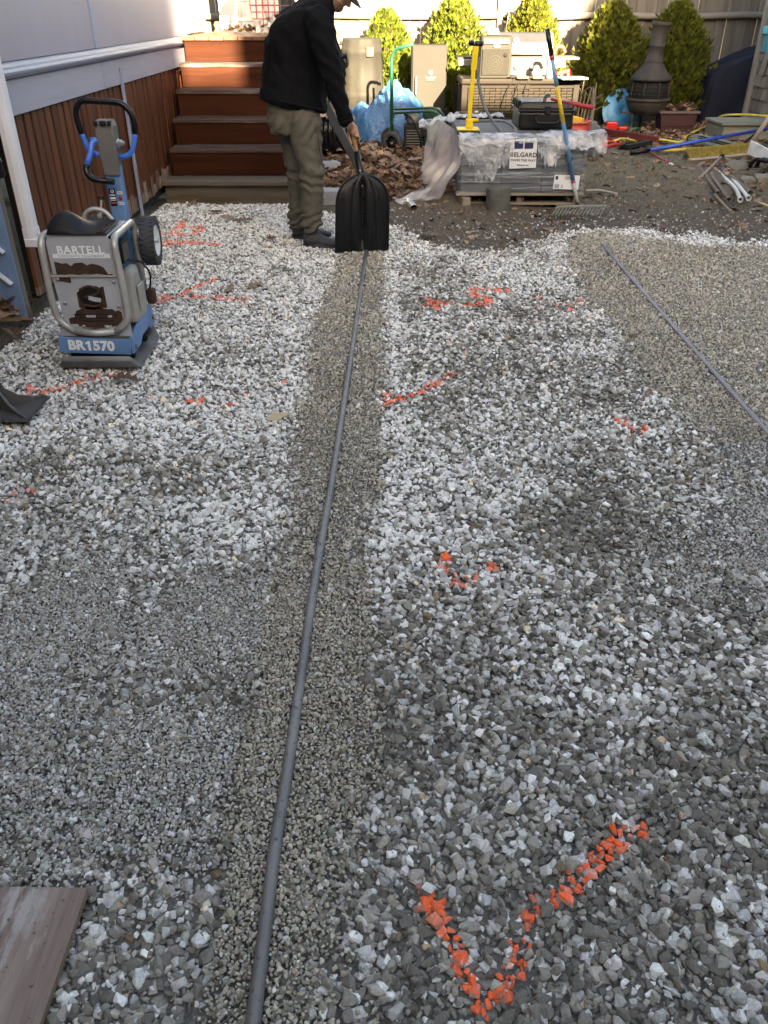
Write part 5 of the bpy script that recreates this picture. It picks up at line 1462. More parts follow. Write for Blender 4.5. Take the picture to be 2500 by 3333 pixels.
def leaf_me(k, c):
    if (k, c) not in LEAFME:
        V, T = LEAFV[k]; me = mesh_from_arrays('leaf', V, T, False, np.repeat(np.array([LEAF_TONES[c]]), len(V), 0)); me.materials.append(leafattr); LEAFME[(k, c)] = me
    return LEAFME[(k, c)]
def put_leaf(p, size, k, c, rz, tilt, label, group=None):
    o = link('dead_leaf', leaf_me(k, c)); o.location = p; o.scale = (size, size, size); o.rotation_euler = (tilt[0], tilt[1], rz)
    return tag(o, label, 'leaf', group)
G1 = 'fallen leaves on the stone'
for (px, py, sz, k, c, rz, lab) in (
    (905, 1358, 0.10, 0, 7, 0.6, 'cupped straw coloured leaf on stone beside the grit strip'),
    (862, 1440, 0.075, 3, 5, 2.0, 'small brown leaf on stone below the straw coloured leaf'),
    (838, 932, 0.11, 1, 2, 0.3, 'tan curled leaf on stone just right of the orange arrow lines'),
    (748, 944, 0.12, 6, 5, 1.4, 'greyish leaf resting on the orange arrow lines'),
    (745, 712, 0.14, 2, 2, 0.2, 'light brown leaf on stone in front of the steps'),
    (792, 720, 0.15, 4, 1, 2.8, 'dark brown curled leaf beside a lighter one in front of the steps'),
    (886, 778, 0.10, 5, 3, 0.9, 'dark leaf left of the shoes'),
    (515, 648, 0.17, 9, 4, 0.5, 'pale oak leaf standing against the corner of the skirting'),
    (630, 665, 0.13, 7, 0, 1.1, 'leaf against the bottom timber of the steps'),
    (705, 690, 0.12, 8, 1, 0.4, 'reddish brown leaf left of the leaf pair by the steps'),
    (415, 1240, 0.13, 1, 3, 0.1, 'dark brown leaf lying in front of the compactor plate'),
    (60, 1045, 0.20, 2, 0, 0.4, 'large brown leaf on stone below the blue post'),
    (45, 1090, 0.17, 5, 3, 2.2, 'dark leaf lowest of the three below the blue post'),
    (20, 1005, 0.18, 4, 1, 1.0, 'brown leaf tucked behind the blue post foot'),
    (2062, 1092, 0.07, 6, 1, 0.2, 'reddish leaf left of the right hand pipe'),
    (2112, 1280, 0.065, 3, 0, 1.2, 'brown leaf on the stone near the right hand pipe'),
    (650, 815, 0.10, 8, 5, 0.8, 'faded leaf right of the rubber wheel'),
    (960, 720, 0.12, 7, 4, 0.0, 'yellowish leaf just left of the trouser leg'),
    (1400, 770, 0.16, 9, 1, 2.4, 'brown leaf on the dirt edge right of the shovel'),
    (1870, 772, 0.10, 2, 6, 1.5, 'tan leaf at the dirt edge near the far end of the right pipe')):
    q = gp(px, py, 0.008)
    put_leaf(Vector((q.x, q.y, max(0.004, gz(q.x, q.y) + 0.03 if q.y > edge_y(q.x) else 0.012))), sz, k, c, rz, (random.uniform(-.2, .2), random.uniform(-.2, .2)), lab, G1)
# scattered leaves that one can count on the bare earth
for k in range(110):
    x = random.uniform(0.35, 4.2); y = random.uniform(0.15, 3.6) + float(edge_y(x))
    if 0.5 < x < 1.8 and 7.0 < y < 8.6: continue
    put_leaf(Vector((x, y, gz(x, y) + 0.002)), random.uniform(0.07, 0.14), k % 10, (1, 2, 5, 6, 0, 5, 2)[k % 7], random.uniform(0, 6.3), (random.uniform(-.3, .3), random.uniform(-.3, .3)), 'small dry leaf scattered on the bare earth behind the stone', 'dry leaves scattered on the bare earth')
# leaf litter: deep drifts nobody could count
def litter(name, label, spots, n, smin=0.06, smax=0.12):
    Vs, Ts, Cs = [], [], []; off = 0
    for k in range(n):
        x, y, z = spots()
        V, T = LEAFV[random.randrange(10)]
        s = random.uniform(smin, smax); rot = Matrix.Rotation(random.uniform(0, 6.28), 3, 'Z') @ Matrix.Rotation(random.gauss(0, 0.42), 3, 'X') @ Matrix.Rotation(random.gauss(0, 0.42), 3, 'Y')
        M = np.array(rot) * s
        v = V @ M.T + np.array([x, y, z])
        c = np.array(LEAF_TONES[random.choice((0, 1, 1, 3, 0, 5, 2, 4, 3, 5))]) * random.uniform(0.8, 1.5)
        Vs.append(v); Ts.append(T + off); Cs.append(np.repeat(c[None], len(v), 0)); off += len(v)
    me = mesh_from_arrays(name, np.concatenate(Vs), np.concatenate(Ts), False, np.concatenate(Cs)); me.materials.append(leafattr)
    return tag(link(name, me), label, 'leaf litter', None, 'stuff')
def pile1():
    while True:
        x, y = random.uniform(-0.72, 1.0), random.uniform(7.5, 10.3)
        if (x < 0.62 or y > 8.7) and y > edge_y(x) + 0.25 + 0.3 * random.random(): break
    return x, y, gz(x, y) + random.random() ** 1.5 * 0.09 * min(1, (y - edge_y(x)) / 1.0)
litter('leaf_litter', 'deep drift of brown oak leaves behind the shovel', pile1, 2300, 0.07, 0.125)
def pile2():
    x, y = random.uniform(1.9, 5.0), random.gauss(11.3, 0.7)
    return x, y, gz(x, y) + random.random() * 0.03
litter('leaf_litter', 'brown leaves gathered under the chiminea and along the fence', pile2, 1300, 0.06, 0.12)
def pile3():
    x, y = random.uniform(3.2, 5.0), random.gauss(8.9, 0.5)
    return x, y, gz(x, y) + random.random() * 0.03
litter('leaf_litter', 'brown leaves round the brooms and loose pipes at the right', pile3, 500, 0.05, 0.1)
def pile7():
    x = random.uniform(0.3, 4.6); y = float(edge_y(x)) + 0.12 + abs(random.gauss(0, 2.0))
    return x, min(y, 11.5), gz(x, min(y, 11.5)) + 0.002
litter('leaf_litter', 'broken dry leaf scraps strewn over the bare earth', pile7, 520, 0.035, 0.085)
def pile4():
    x = random.uniform(-2.6, -2.05); y = random.uniform(4.2, 4.7)
    return x, y, random.random() * 0.12
litter('leaf_litter', 'brown leaves heaped behind the white lattice', pile4, 90, 0.10, 0.16)
# twigs, pebbles and thin grass on the earth
gr_V, gr_T, gr_C = [], [], []
for k in range(6000):
    x = random.uniform(0.2, 5.0); y = float(edge_y(x)) + abs(random.gauss(1.9, 1.1))
    if y > 12.5 or vnoise(x * 1.1, y * 1.1) < -0.05: continue
    z = gz(x, y); h = random.uniform(0.012, 0.045); a = random.uniform(0, 6.28); w = 0.0035
    lx, ly = math.cos(a) * h * random.uniform(0.3, 1.2), math.sin(a) * h * random.uniform(0.3, 1.2)
    b0 = len(gr_V); gr_V += [(x - w * math.sin(a), y + w * math.cos(a), z), (x + w * math.sin(a), y - w * math.cos(a), z), (x + lx, y + ly, z + h)]
    gr_T.append((b0, b0 + 1, b0 + 2)); c = random.choice(((0.16, 0.14, 0.07), (0.26, 0.21, 0.13), (0.11, 0.115, 0.05), (0.22, 0.17, 0.11))); gr_C += [c, c, c]
me = mesh_from_arrays('thin_grass', np.array(gr_V), np.array(gr_T), False, np.array(gr_C)); me.materials.append(leafattr)
tag(link('thin_grass', me), 'thin worn grass on the yard earth', 'grass', None, 'stuff')
PE = rng.uniform(0, 1, (1500, 2)); pex = -0.2 + PE[:, 0] * 5.0; pey = edge_y(pex) + np.abs(rng.normal(0, 0.45, 1500))
V, T, C = join([make_stones(np.stack([pex, pey, ground_z(pex, pey) + 0.004], 1), rng.uniform(0.006, 0.016, 1500), np.repeat(rng.uniform(0.12, 0.5, (1500, 1)), 3, 1), 'far')])
me = mesh_from_arrays('loose_pebbles', V, T, False, C); me.materials.append(gm)
tag(link('loose_pebbles', me), 'loose pebbles kicked onto the bare earth', 'pebbles', None, 'stuff')
t0 = thing('twig', (2.6, 6.9, 0), 'thin pale twig on the bare earth near the rake', 'twig')
a_, b2 = gp(1905, 621, 0.09), gp(2010, 632, 0.085)
MB().tube(smooth_path([a_, a_.lerp(b2, 0.5) + Vector((0, 0.05, 0.01)), b2], 4), 0.010, 6).build('stick', mat('bleached_stick', (0.36, 0.33, 0.29), 0.8), t0)
t0 = thing('twig', (3.0, 6.3, 0), 'long thin brown twig on dirt right of the white stone band', 'twig')
MB().tube(smooth_path([gp(2320, 738, 0.03), gp(2370, 733, 0.035), gp(2375, 720, 0.05)], 4), 0.005, 6).build('stick', mat('brown_stick', (0.16, 0.12, 0.09), 0.8), t0)

# ================================================================== PAVER PALLET
pgz = 0.055
X0, X1, Y0, Y1, Z0, Z1 = 0.645, 1.675, 7.22, 8.46, 0.155, 0.585
t = thing('shipping_pallet', (1.16, 7.8, pgz), 'wooden pallet under the wrapped pavers', 'pallet')
palw = wood('pallet_wood', (0.17, 0.135, 0.10), (0.34, 0.28, 0.22), 0, 0.85, 5, 0.2)
for y in np.linspace(Y0 + 0.02, Y1 - 0.05, 7): MB().box(((X0 + X1) / 2, float(y), Z0 - 0.012), (X1 - X0 + 0.06, 0.09, 0.018), bevel=0.002, seg=1).build('deck_slat', palw, t)
palw2 = wood('pallet_stringer', (0.15, 0.12, 0.09), (0.30, 0.25, 0.19), 1, 0.85, 5, 0.2)
for x in (X0 + 0.03, (X0 + X1) / 2, X1 - 0.03): MB().box((x, (Y0 + Y1) / 2, (pgz + Z0) / 2 - 0.005), (0.04, Y1 - Y0 - 0.05, Z0 - pgz - 0.045), bevel=0.003, seg=1).build('stringer', palw2, t)
for y in (Y0 + 0.05, Y1 - 0.1): MB().box(((X0 + X1) / 2, y, pgz + 0.008), (X1 - X0, 0.09, 0.018), bevel=0.002, seg=1).build('bottom_slat', palw, t)
t = thing('paver_stack', (1.16, 7.8, Z0), 'stack of dark grey concrete pavers wrapped in clear film on a pallet', 'pavers')
pav = mat('concrete_paver', (0.085, 0.091, 0.102), 0.8, 0, 0.15, 5, 0.5, 220, perobj=0.14)
nxp, nyp, nzp = 3, 3, 6
sx, sy, sz = (X1 - X0) / nxp, (Y1 - Y0) / nyp, (Z1 - Z0) / nzp
pme = MB().box((0, 0, 0), (sx - 0.005, sy - 0.005, sz - 0.003), bevel=0.005, seg=1).mesh('paver'); pme.materials.append(pav)
for k in range(nzp):
    for j in range(nyp):
        for i in range(nxp):
            if 0 < i < nxp - 1 and 0 < j < nyp - 1 and k < nzp - 1: continue
            o = link('paver', pme, t); o.location = Vector((X0 + sx * (i + 0.5) + random.uniform(-.002, .002), Y0 + sy * (j + 0.5), Z0 + sz * (k + 0.5)))
film = film_mat('stretch_film', (0.55, 0.58, 0.63), (0.22, 0.95), (1.6, 1.6, 42), 1.0, 0.12, 0.44, 0.70)
def wrap(u, v):
    # runs round three sides
    per = [(X0 - 0.012, Y1), (X0 - 0.012, Y0 - 0.012), (X1 + 0.012, Y0 - 0.012), (X1 + 0.012, Y1)]
    q = u * 3; k = min(int(q), 2); f = q - k
    a, b_ = per[k], per[k + 1]
    x, y = a[0] + (b_[0] - a[0]) * f, a[1] + (b_[1] - a[1]) * f
    d = 0.006 * vnoise(x * 4 + y * 4, 3.1, v * 22) + 0.004 * vnoise(x * 9, y * 9, v * 50)
    nx_, ny_ = ((-1, 0), (0, -1), (1, 0))[k]
    return Vector((x + nx_ * (0.004 + abs(d)), y + ny_ * (0.004 + abs(d)), Z0 - 0.01 + (Z1 - Z0 - 0.03) * v))
MB().grid(wrap, 90, 40).build('wrap_film', film, t)
yw = Y0 - 0.030
lab_m = mat('paper_label', (0.66, 0.67, 0.68), 0.6, 0, 0.06)
navy = mat('navy_print', (0.012, 0.018, 0.075), 0.5)
ink = mat('grey_ink', (0.05, 0.055, 0.065), 0.5)
pl, pr_ = ay(1660, 505, yw), ay(1747, 540, yw)
lc = ay(1703, 500, yw); lw, lh = 0.222, 0.225
lb = MB().box(lc, (lw, 0.002, lh), rot=(0, R(-2), 0)).build('brand_sign', lab_m, t)
for dx in (-0.042, 0.042): MB().box(lc + Vector((dx, -0.002, 0.066)), (0.072, 0.002, 0.058), rot=(0, R(-2), 0)).build('logo_block', navy, lb)
lettering('lettering', 'BELGARD', 0.048, facing(lc + Vector((0.004, -0.003, -0.010)), 90, 0, 1.5), ink, lb, 0.0015, 1.1)
lettering('lettering', 'PAVES THE WAY', 0.026, facing(lc + Vector((0.004, -0.003, -0.052)), 90, 0, 1.5), ink, lb, 0.0006, 1.08)
lettering('lettering', 'Belgard.com', 0.020, facing(lc + Vector((0.004, -0.003, -0.088)), 90, 0, 1.5), ink, lb, 0.0004)
lc2 = ay(1844, 593, yw)
lb = MB().box(lc2, (0.215, 0.002, 0.112), rot=(0, R(2), 0)).build('shipping_label', lab_m, t)
MB().box(lc2 + Vector((-0.085, -0.002, 0.035)), (0.022, 0.002, 0.028)).build('logo_block', navy, lb)
for k in range(2): MB().box(lc2 + Vector((0.02, -0.002, 0.040 - k * 0.014)), (0.075, 0.002, 0.005)).build('print_line', ink, lb)
for k in range(5): MB().box(lc2 + Vector((-0.094 + k * 0.008, -0.002, -0.030)), (0.004, 0.002, 0.03)).build('print_bar', ink, lb)
lettering('lettering', '2', 0.03, facing(lc2 + Vector((-0.036, -0.003, -0.033))), ink, lb, 0.001)
lc3 = ay(1846, 465, yw)
lb = MB().box(lc3, (0.15, 0.002, 0.09), rot=(0, R(3), 0)).build('shipping_label', lab_m, t)
for k in range(6): MB().box(lc3 + Vector((-0.055 + k * 0.007, -0.002, -0.01)), (0.004, 0.002, 0.026)).build('print_bar', ink, lb)
# torn loose film
film2 = film_mat('loose_film', (0.80, 0.81, 0.84), (0.25, 0.82), (9, 9, 9), 1.0, 0.16, 0.38, 0.66)
film3 = film_mat('sheet_film', (0.82, 0.76, 0.77), (0.28, 0.62), (5, 5, 5), 1.0, 0.2, 0.3, 0.7)
def flapf(x0, x1, seed, drop, zt=Z1 + 0.006, out=0.035):
    r = random.Random(seed); js = [r.uniform(0.2, 1.0) for _ in range(24)]
    def fn(u, v):
        x = x0 + (x1 - x0) * u
        q = u * 22; k = int(q); f = q - k; f = f * f * (3 - 2 * f); jag = js[k] * (1 - f) + js[k + 1] * f
        dd = drop(u) * (0.55 + 0.45 * jag) * v
        wv = 0.018 * vnoise(x * 14, v * 5, seed) + 0.012 * vnoise(x * 30, v * 12, seed + 3)
        back = max(0, 0.12 - v) * 1.2
        return Vector((x + 0.02 * vnoise(x * 7, v * 6, seed + 9) * v, Y0 - 0.016 - out * v - abs(wv) * 1.2 + back, zt - dd + 0.02 * vnoise(x * 9, v * 3, seed) + (0.012 if v < 0.1 else 0)))
    return fn
MB().grid(flapf(X0 - 0.02, X1 + 0.04, 3, lambda u: 0.06 + 0.02 * math.sin(u * 9)), 80, 8).build('torn_film', film2, t)
MB().grid(flapf(X0 - 0.03, X0 + 0.42, 5, lambda u: 0.36 * math.exp(-((u - 0.55) / 0.38) ** 2) + 0.06), 44, 24).build('torn_film', film2, t)
MB().grid(flapf(X0 + 0.62, X1 - 0.14, 8, lambda u: 0.24 * math.exp(-((u - 0.45) / 0.42) ** 2) + 0.04, Z1 + 0.01, 0.06), 40, 20).build('torn_film', film2, t)
MB().grid(flapf(X1 - 0.30, X1 + 0.16, 9, lambda u: 0.10 + 0.06 * u, Z1 + 0.03, 0.05), 30, 14).build('torn_film', film2, t)
A = [ay(1390, 395, 8.35), ay(1445, 395, 8.2), ay(1480, 425, 7.6), ay(1510, 455, 7.21)]
Bq = [gp(1270, 640, 0.05), gp(1285, 655, 0.05), gp(1340, 660, 0.04), gp(1400, 652, 0.04)]
Mq = [ay(1345, 600, 8.0), ay(1370, 610, 7.6), ay(1400, 620, 7.35), ay(1430, 640, 7.1)]
Tq = [ay(1385, 480, 8.4), ay(1400, 520, 8.0), ay(1470, 520, 7.5), ay(1500, 530, 7.12)]
Sa, Sb, Sm, St = [smooth_path(q, 6) for q in (A, Bq, Mq, Tq)]
def drape(u, v):
    k = min(int(u * 18), 18)
    P = smooth_path([Sa[k], St[k], Sm[k], Sb[k]], 8)
    p = P[min(int(v * 24), 24)]
    n_ = Vector((vnoise(u * 6, v * 5, 1), vnoise(u * 5, v * 6, 7), vnoise(u * 7, v * 7, 4) * 0.6)) * 0.05
    return p + n_
MB().grid(drape, 18, 24).build('loose_sheet', film3, t)
MB().grid(lambda u, v: Vector((0.33 + 0.34 * u, 8.52 - 0.30 * v + 0.03 * vnoise(u * 6, v * 6, 2), 0.56 + 0.06 * vnoise(u * 5, v * 7, 5) + 0.06 * u)), 16, 12).build('torn_film', film2, t)
MB().grid(lambda u, v: Vector((X0 + 0.5 * u, Y1 - 0.06 + 0.2 * v, Z1 + 0.02 + 0.07 * abs(vnoise(u * 8, v * 4, 2)))), 20, 8).build('torn_film', film2, t)

# ------------------------------------------------------------------ vacuum lifter on the pavers
yel = mat('yellow_enamel', (0.66, 0.47, 0.012), 0.35, 0, 0.12, 8, 0.1, worn=(0.30, 0.20, 0.02), wamt=0.72)
t = thing('suction_lifter', (0.70, 7.5, Z1), 'yellow suction lifter with black hammer-like handle and grey hose on the pavers', 'lifter')
LX, LY = 0.715, 7.50
MB().box((LX, LY, Z1 + 0.014), (0.19, 0.19, 0.026), bevel=0.01).build('suction_pad', mat('black_rubber', (0.012, 0.012, 0.013)), t)
MB().box((LX, LY, Z1 + 0.033), (0.185, 0.185, 0.010), bevel=0.004).build('pad_plate', yel, t)
MB().box((LX + 0.01, LY, Z1 + 0.075), (0.06, 0.05, 0.07), bevel=0.006).build('clevis', yel, t)
MB().lathe([(0.014, -0.04), (0.014, 0.04)], 12, Matrix.Translation((LX + 0.045, LY - 0.01, Z1 + 0.10)) @ Matrix.Rotation(R(90), 4, 'Y')).build('knuckle', yel, t)
LT = ay(1548, 160, LY + 0.02)
Lb = Vector((LX + 0.005, LY, Z1 + 0.08))
MB().beam(Lb, LT, 0.034, 0.034, (0, 1, 0), 0.003).build('mast', yel, t)
MB().beam(Lb.lerp(LT, 0.72), LT + (LT - Lb).normalized() * 0.02, 0.044, 0.044, (0, 1, 0), 0.003).build('sleeve', yel, t)
MB().tube([LT + Vector((-0.055, 0.01, 0.042)), LT + Vector((0.055, -0.02, 0.038))], 0.019, 14).build('handle', grip, t)
MB().lathe([(0.0205, -0.009), (0.0205, 0.009)], 14, Matrix.Translation(LT + Vector((-0.006, 0, 0.041))) @ Matrix.Rotation(R(90), 4, 'Y')).build('handle_collar', white_m, t)
MB().tube(smooth_path([LT + Vector((0.035, -0.02, -0.06)), LT + Vector((0.03, -0.02, -0.20)), LT + Vector((0.10, -0.04, -0.42)), LT + Vector((0.26, -0.06, -0.62)), LT + Vector((0.36, -0.04, -0.66)), LT + Vector((0.385, 0.05, -0.60)), LT + Vector((0.30, 0.12, -0.545)), LT + Vector((0.10, 0.05, -0.535)), LT + Vector((0.0, 0.0, -0.535))], 7), 0.0125, 10).build('hose', mat('grey_hose', (0.11, 0.13, 0.15), 0.5), t)
MB().tube([Lb.lerp(LT, 0.14) + Vector((-0.09, 0, 0.0)), Lb.lerp(LT, 0.14) + Vector((0.08, 0, 0.002))], 0.010, 10).build('valve', castg, t)
MB().lathe([(0.014, -0.02), (0.014, 0.02)], 10, Matrix.Translation(Lb.lerp(LT, 0.14) + Vector((0.055, 0, 0.002))) @ Matrix.Rotation(R(90), 4, 'Y')).build('fitting', zinc, t)

# ------------------------------------------------------------------ tool case
t = thing('tool_case', (1.42, 7.95, Z1), 'black hard plastic tool case with carry handle on the pavers', 'case')
blk = mat('case_plastic', (0.014, 0.015, 0.017), 0.42, 0, 0.2, 10, 0.3, 130)
CX0, CX1, CY0, CY1 = 1.165, 1.645, 7.66, 8.10
cxm, cym = (CX0 + CX1) / 2, (CY0 + CY1) / 2
MB().box((cxm, cym, Z1 + 0.075), (CX1 - CX0 - 0.01, CY1 - CY0, 0.145), bevel=0.022, seg=3).build('case_body', blk, t)
MB().box((cxm, cym, Z1 + 0.153), (CX1 - CX0 + 0.012, CY1 - CY0 + 0.02, 0.018), bevel=0.006).build('case_rim', blk, t)
MB().box((cxm, cym, Z1 + 0.190), (CX1 - CX0, CY1 - CY0, 0.062), bevel=0.018, seg=3, taper=(0.92, 0.90)).build('case_lid', blk, t)
MB().box((cxm + 0.005, CY0 - 0.004, Z1 + 0.160), (0.045, 0.022, 0.065), bevel=0.005).build('latch', mat('latch_plastic', (0.03, 0.033, 0.038), 0.35), t)
hp = round_path([(cxm - 0.10, CY0 + 0.0, Z1 + 0.115), (cxm - 0.10, CY0 - 0.035, Z1 + 0.105), (cxm - 0.085, CY0 - 0.045, Z1 + 0.062), (cxm + 0.095, CY0 - 0.045, Z1 + 0.062), (cxm + 0.11, CY0 - 0.035, Z1 + 0.105), (cxm + 0.11, CY0 + 0.0, Z1 + 0.115)], 0.02, 4)
MB().tube(hp, 0.0095, 8).build('carry_handle', blk, t)
for k in range(4): MB().box((CX0 + 0.004, CY0 + 0.07 + k * 0.10, Z1 + 0.20), (0.03, 0.035, 0.06), bevel=0.005).build('rib', blk, t)
# hammer lying on the case
t = thing('claw_hammer', (1.55, 7.9, Z1 + 0.22), 'red handled hammer lying on the black case', 'hammer')
ha, hb = Vector((1.405, 7.72, Z1 + 0.245)), Vector((1.80, 7.66, Z1 + 0.175))
redg = mat('red_rubber', (0.32, 0.012, 0.016), 0.45, 0, 0.15)
MB().tube([ha.lerp(hb, 0.08), ha.lerp(hb, 0.5)], 0.011, 10).build('handle_bar', redg, t)
MB().tube([ha.lerp(hb, 0.45), ha.lerp(hb, 0.6), ha.lerp(hb, 0.8), ha.lerp(hb, 0.98), hb], [0.013, 0.019, 0.018, 0.020, 0.012], 10).build('hand_grip', redg, t)
MB().prism([(-0.05, -0.055), (-0.022, -0.045), (-0.015, 0.0), (0.012, 0.012), (0.015, 0.034), (-0.018, 0.040), (-0.040, 0.015)], 0.022, Matrix.Translation(ha + Vector((0.01, -0.011, 0.0)))).build('head', mat('hammer_steel', (0.12, 0.115, 0.11), 0.4, 0.8), t)

# ------------------------------------------------------------------ rake against the pallet
t = thing('garden_rake', (1.6, 6.95, 0.05), 'bow rake with blue and yellow painted handle leaning on the wrapped pavers', 'rake')
RA = gp(1880, 668, 0.06); RB = ay(1838, 425, Y0 - 0.055)
rd = (RB - RA).normalized(); RL = 1.52
def rk(a): return RA + rd * a
# pick the length whose top reaches the same spot in the yard
import itertools
blue_p = mat('worn_blue_paint', (0.055, 0.16, 0.33), 0.55, 0, 0.25, 12, 0.2, worn=(0.25, 0.27, 0.29), wamt=0.62, wscale=30)
yel_p = mat('worn_yellow_paint', (0.62, 0.42, 0.03), 0.5, 0, 0.15, 12, 0.2)
grey_p = mat('pale_grey_paint', (0.36, 0.36, 0.34), 0.6, 0, 0.2, 14)
pk = mat('pink_tape', (0.40, 0.05, 0.07), 0.5)
def frac_for(py):
    best = min((abs(np_proj(rk(a).x, rk(a).y, rk(a).z)[1] - py), a) for a in [q * 0.004 for q in range(0, 520)])
    return best[1]
cuts = [frac_for(p) for p in (665, 595, 400, 280, 190, 92)]
MB().tube([rk(cuts[0]), rk(cuts[1])], [0.017, 0.0165], 12).build('ferrule', grey_p, t)
MB().tube([rk(cuts[1]), rk(cuts[1] + 0.02)], 0.0172, 12).build('tape', pk, t)
MB().tube([rk(cuts[1] + 0.02), rk(cuts[2])], 0.0163, 12).build('lower_shaft', blue_p, t)
MB().tube([rk(cuts[2]), rk(cuts[3])], 0.0163, 12).build('middle_shaft', yel_p, t)
MB().tube([rk(cuts[3]), rk(cuts[4])], 0.0160, 12).build('upper_shaft', mat('pale_blue_paint', (0.16, 0.30, 0.42), 0.5, 0, 0.2, 12, worn=(0.35, 0.38, 0.40), wamt=0.6, wscale=30), t)
MB().tube([rk(cuts[4] - 0.01), rk(cuts[4] + 0.02)], 0.0175, 12).build('tape', pk, t)
MB().tube([rk(cuts[4] + 0.02), rk(cuts[5])], 0.0185, 12).build('hand_grip', mat('black_grip', (0.012, 0.012, 0.014)), t)
h0, h1 = gp(1812, 672, 0.10), gp(1972, 672, 0.10)
h1 = Vector((h0.x + 0.42, h0.y + 0.02, 0.10))
rsteel = mat('rake_steel', (0.24, 0.23, 0.20), 0.55, 0.4, 0.2, 20)
MB().beam(h0, h1, 0.022, 0.016, (0, 0, 1), 0.002).build('head_bar', rsteel, t)
tm_ = MB().beam((0, 0, 0), (-0.055, -0.075, -0.055), 0.007, 0.010).mesh('tine'); tm_.materials.append(rsteel)
for k in range(15):
    o = link('tine', tm_, t); o.location = h0.lerp(h1, (k + 0.3) / 14.6)
    o.matrix_parent_inverse = basis(t).inverted()
mid_ = h0.lerp(h1, 0.55)
MB().tube([RA + rd * 0.02, mid_ + Vector((0, 0, 0.0))], 0.012, 8).build('neck', rsteel, t)

# ------------------------------------------------------------------ log post, timber, drainpipe, kerb blocks near the pallet
t = thing('concrete_post_stub', (0.93, 6.9, 0), 'short weathered grey post stub standing before the wrapped pavers', 'post stub')
lg0 = gp(1622, 694, 0.03)
mb = MB()
n = 18; RR = []
for z, r_ in ((-0.03, 0.098), (0.05, 0.100), (0.12, 0.101), (0.185, 0.099), (0.195, 0.094)):
    RR.append([mb.bm.verts.new((lg0.x + 0.0 + r_ * (1 + 0.05 * math.sin(3 * a + 1)) * math.cos(a), lg0.y + 0.09 + r_ * math.sin(a), lg0.z + z + 0.012 * math.cos(a) * (z > 0.15))) for a in [2 * math.pi * k / n for k in range(n)]])
for A_, B_ in zip(RR, RR[1:]):
    for k in range(n): mb.bm.faces.new((A_[k], A_[(k + 1) % n], B_[(k + 1) % n], B_[k]))
mb.bm.faces.new(RR[-1]); mb.bm.faces.new(RR[0])
mb.build('stub', mat('lichened_concrete', (0.095, 0.092, 0.082), 0.9, 0, 0.3, 12, 0.8, 60, worn=(0.16, 0.155, 0.13), wamt=0.62), t)
t = thing('brick', gp(1700, 670, 0.06), 'reddish brick standing under the front of the pallet', 'brick')
q = gp(1698, 672, 0.05); MB().box(q + Vector((0.0, 0.12, 0.03)), (0.055, 0.10, 0.09), bevel=0.004).build('brick_body', mat('old_brick', (0.16, 0.07, 0.055), 0.9, 0, 0.3, 20, 0.6), t)
t = thing('timber_offcut', gp(1508, 680, 0.05), 'short pale timber offcut propping the front left of the pallet', 'timber')
q = gp(1505, 676, 0.045); MB().box(q + Vector((0.02, 0.06, 0.03)), (0.07, 0.14, 0.10), rot=(0, 0, 0.2), bevel=0.004).build('block', palw, t)
MB().box(q + Vector((-0.01, 0.0, -0.01)), (0.10, 0.05, 0.02), rot=(0, 0, 0.1), bevel=0.003).build('wedge', palw, t)
t = thing('drain_pipe', gp(1345, 690, 0.05), 'short shiny metal downpipe offcut on the dirt beside the loose film', 'pipe')
q0, q1 = gp(1348, 680, 0.035), gp(1320, 645, 0.05)
MB().pipe([q0, q1 + Vector((-0.02, 0.15, 0))], 0.036, 0.033, 20).build('tube_body', mat('galvanised', (0.55, 0.53, 0.49), 0.28, 0.85, 0.15, 10), t, smooth=True)
conc = mat('concrete_block', (0.27, 0.275, 0.285), 0.9, 0, 0.15, 12, 0.6, 120)
t = thing('concrete_block', gp(1070, 650, 0.05), 'pale grey concrete kerb block beside the trousers at the end of the steps', 'block')
q = gp(1062, 668, 0.0); MB().box(q + Vector((0.02, 0.10, 0.055)), (0.26, 0.18, 0.12), bevel=0.006).build('block', conc, t)
t = thing('concrete_block', gp(1080, 560, 0.1), 'grey concrete block half buried in leaves behind the person', 'block')
q = gp(1075, 578, 0.06); MB().box(q + Vector((0.0, 0.10, 0.06)), (0.17, 0.18, 0.14), rot=(0, 0, 0.3), bevel=0.006).build('block', conc, t)
t = thing('stone', (-1.62, 5.5, 0), 'brown broken stone leaning on the skirting behind the compactor', 'stone')
q = gp(420, 770, 0.0)
V_, T_ = TPL['near'][3]; me = mesh_from_arrays('rock', V_ * np.array([0.09, 0.07, 0.075]) + np.array([q.x - 0.02, q.y + 0.1, 0.05]), T_, False, np.full((len(V_), 3), 0.17) * np.array([1.15, 1.0, 0.85])); me.materials.append(gm); link('rock', me, t)

# ================================================================== BACK OF THE YARD
G = YARD
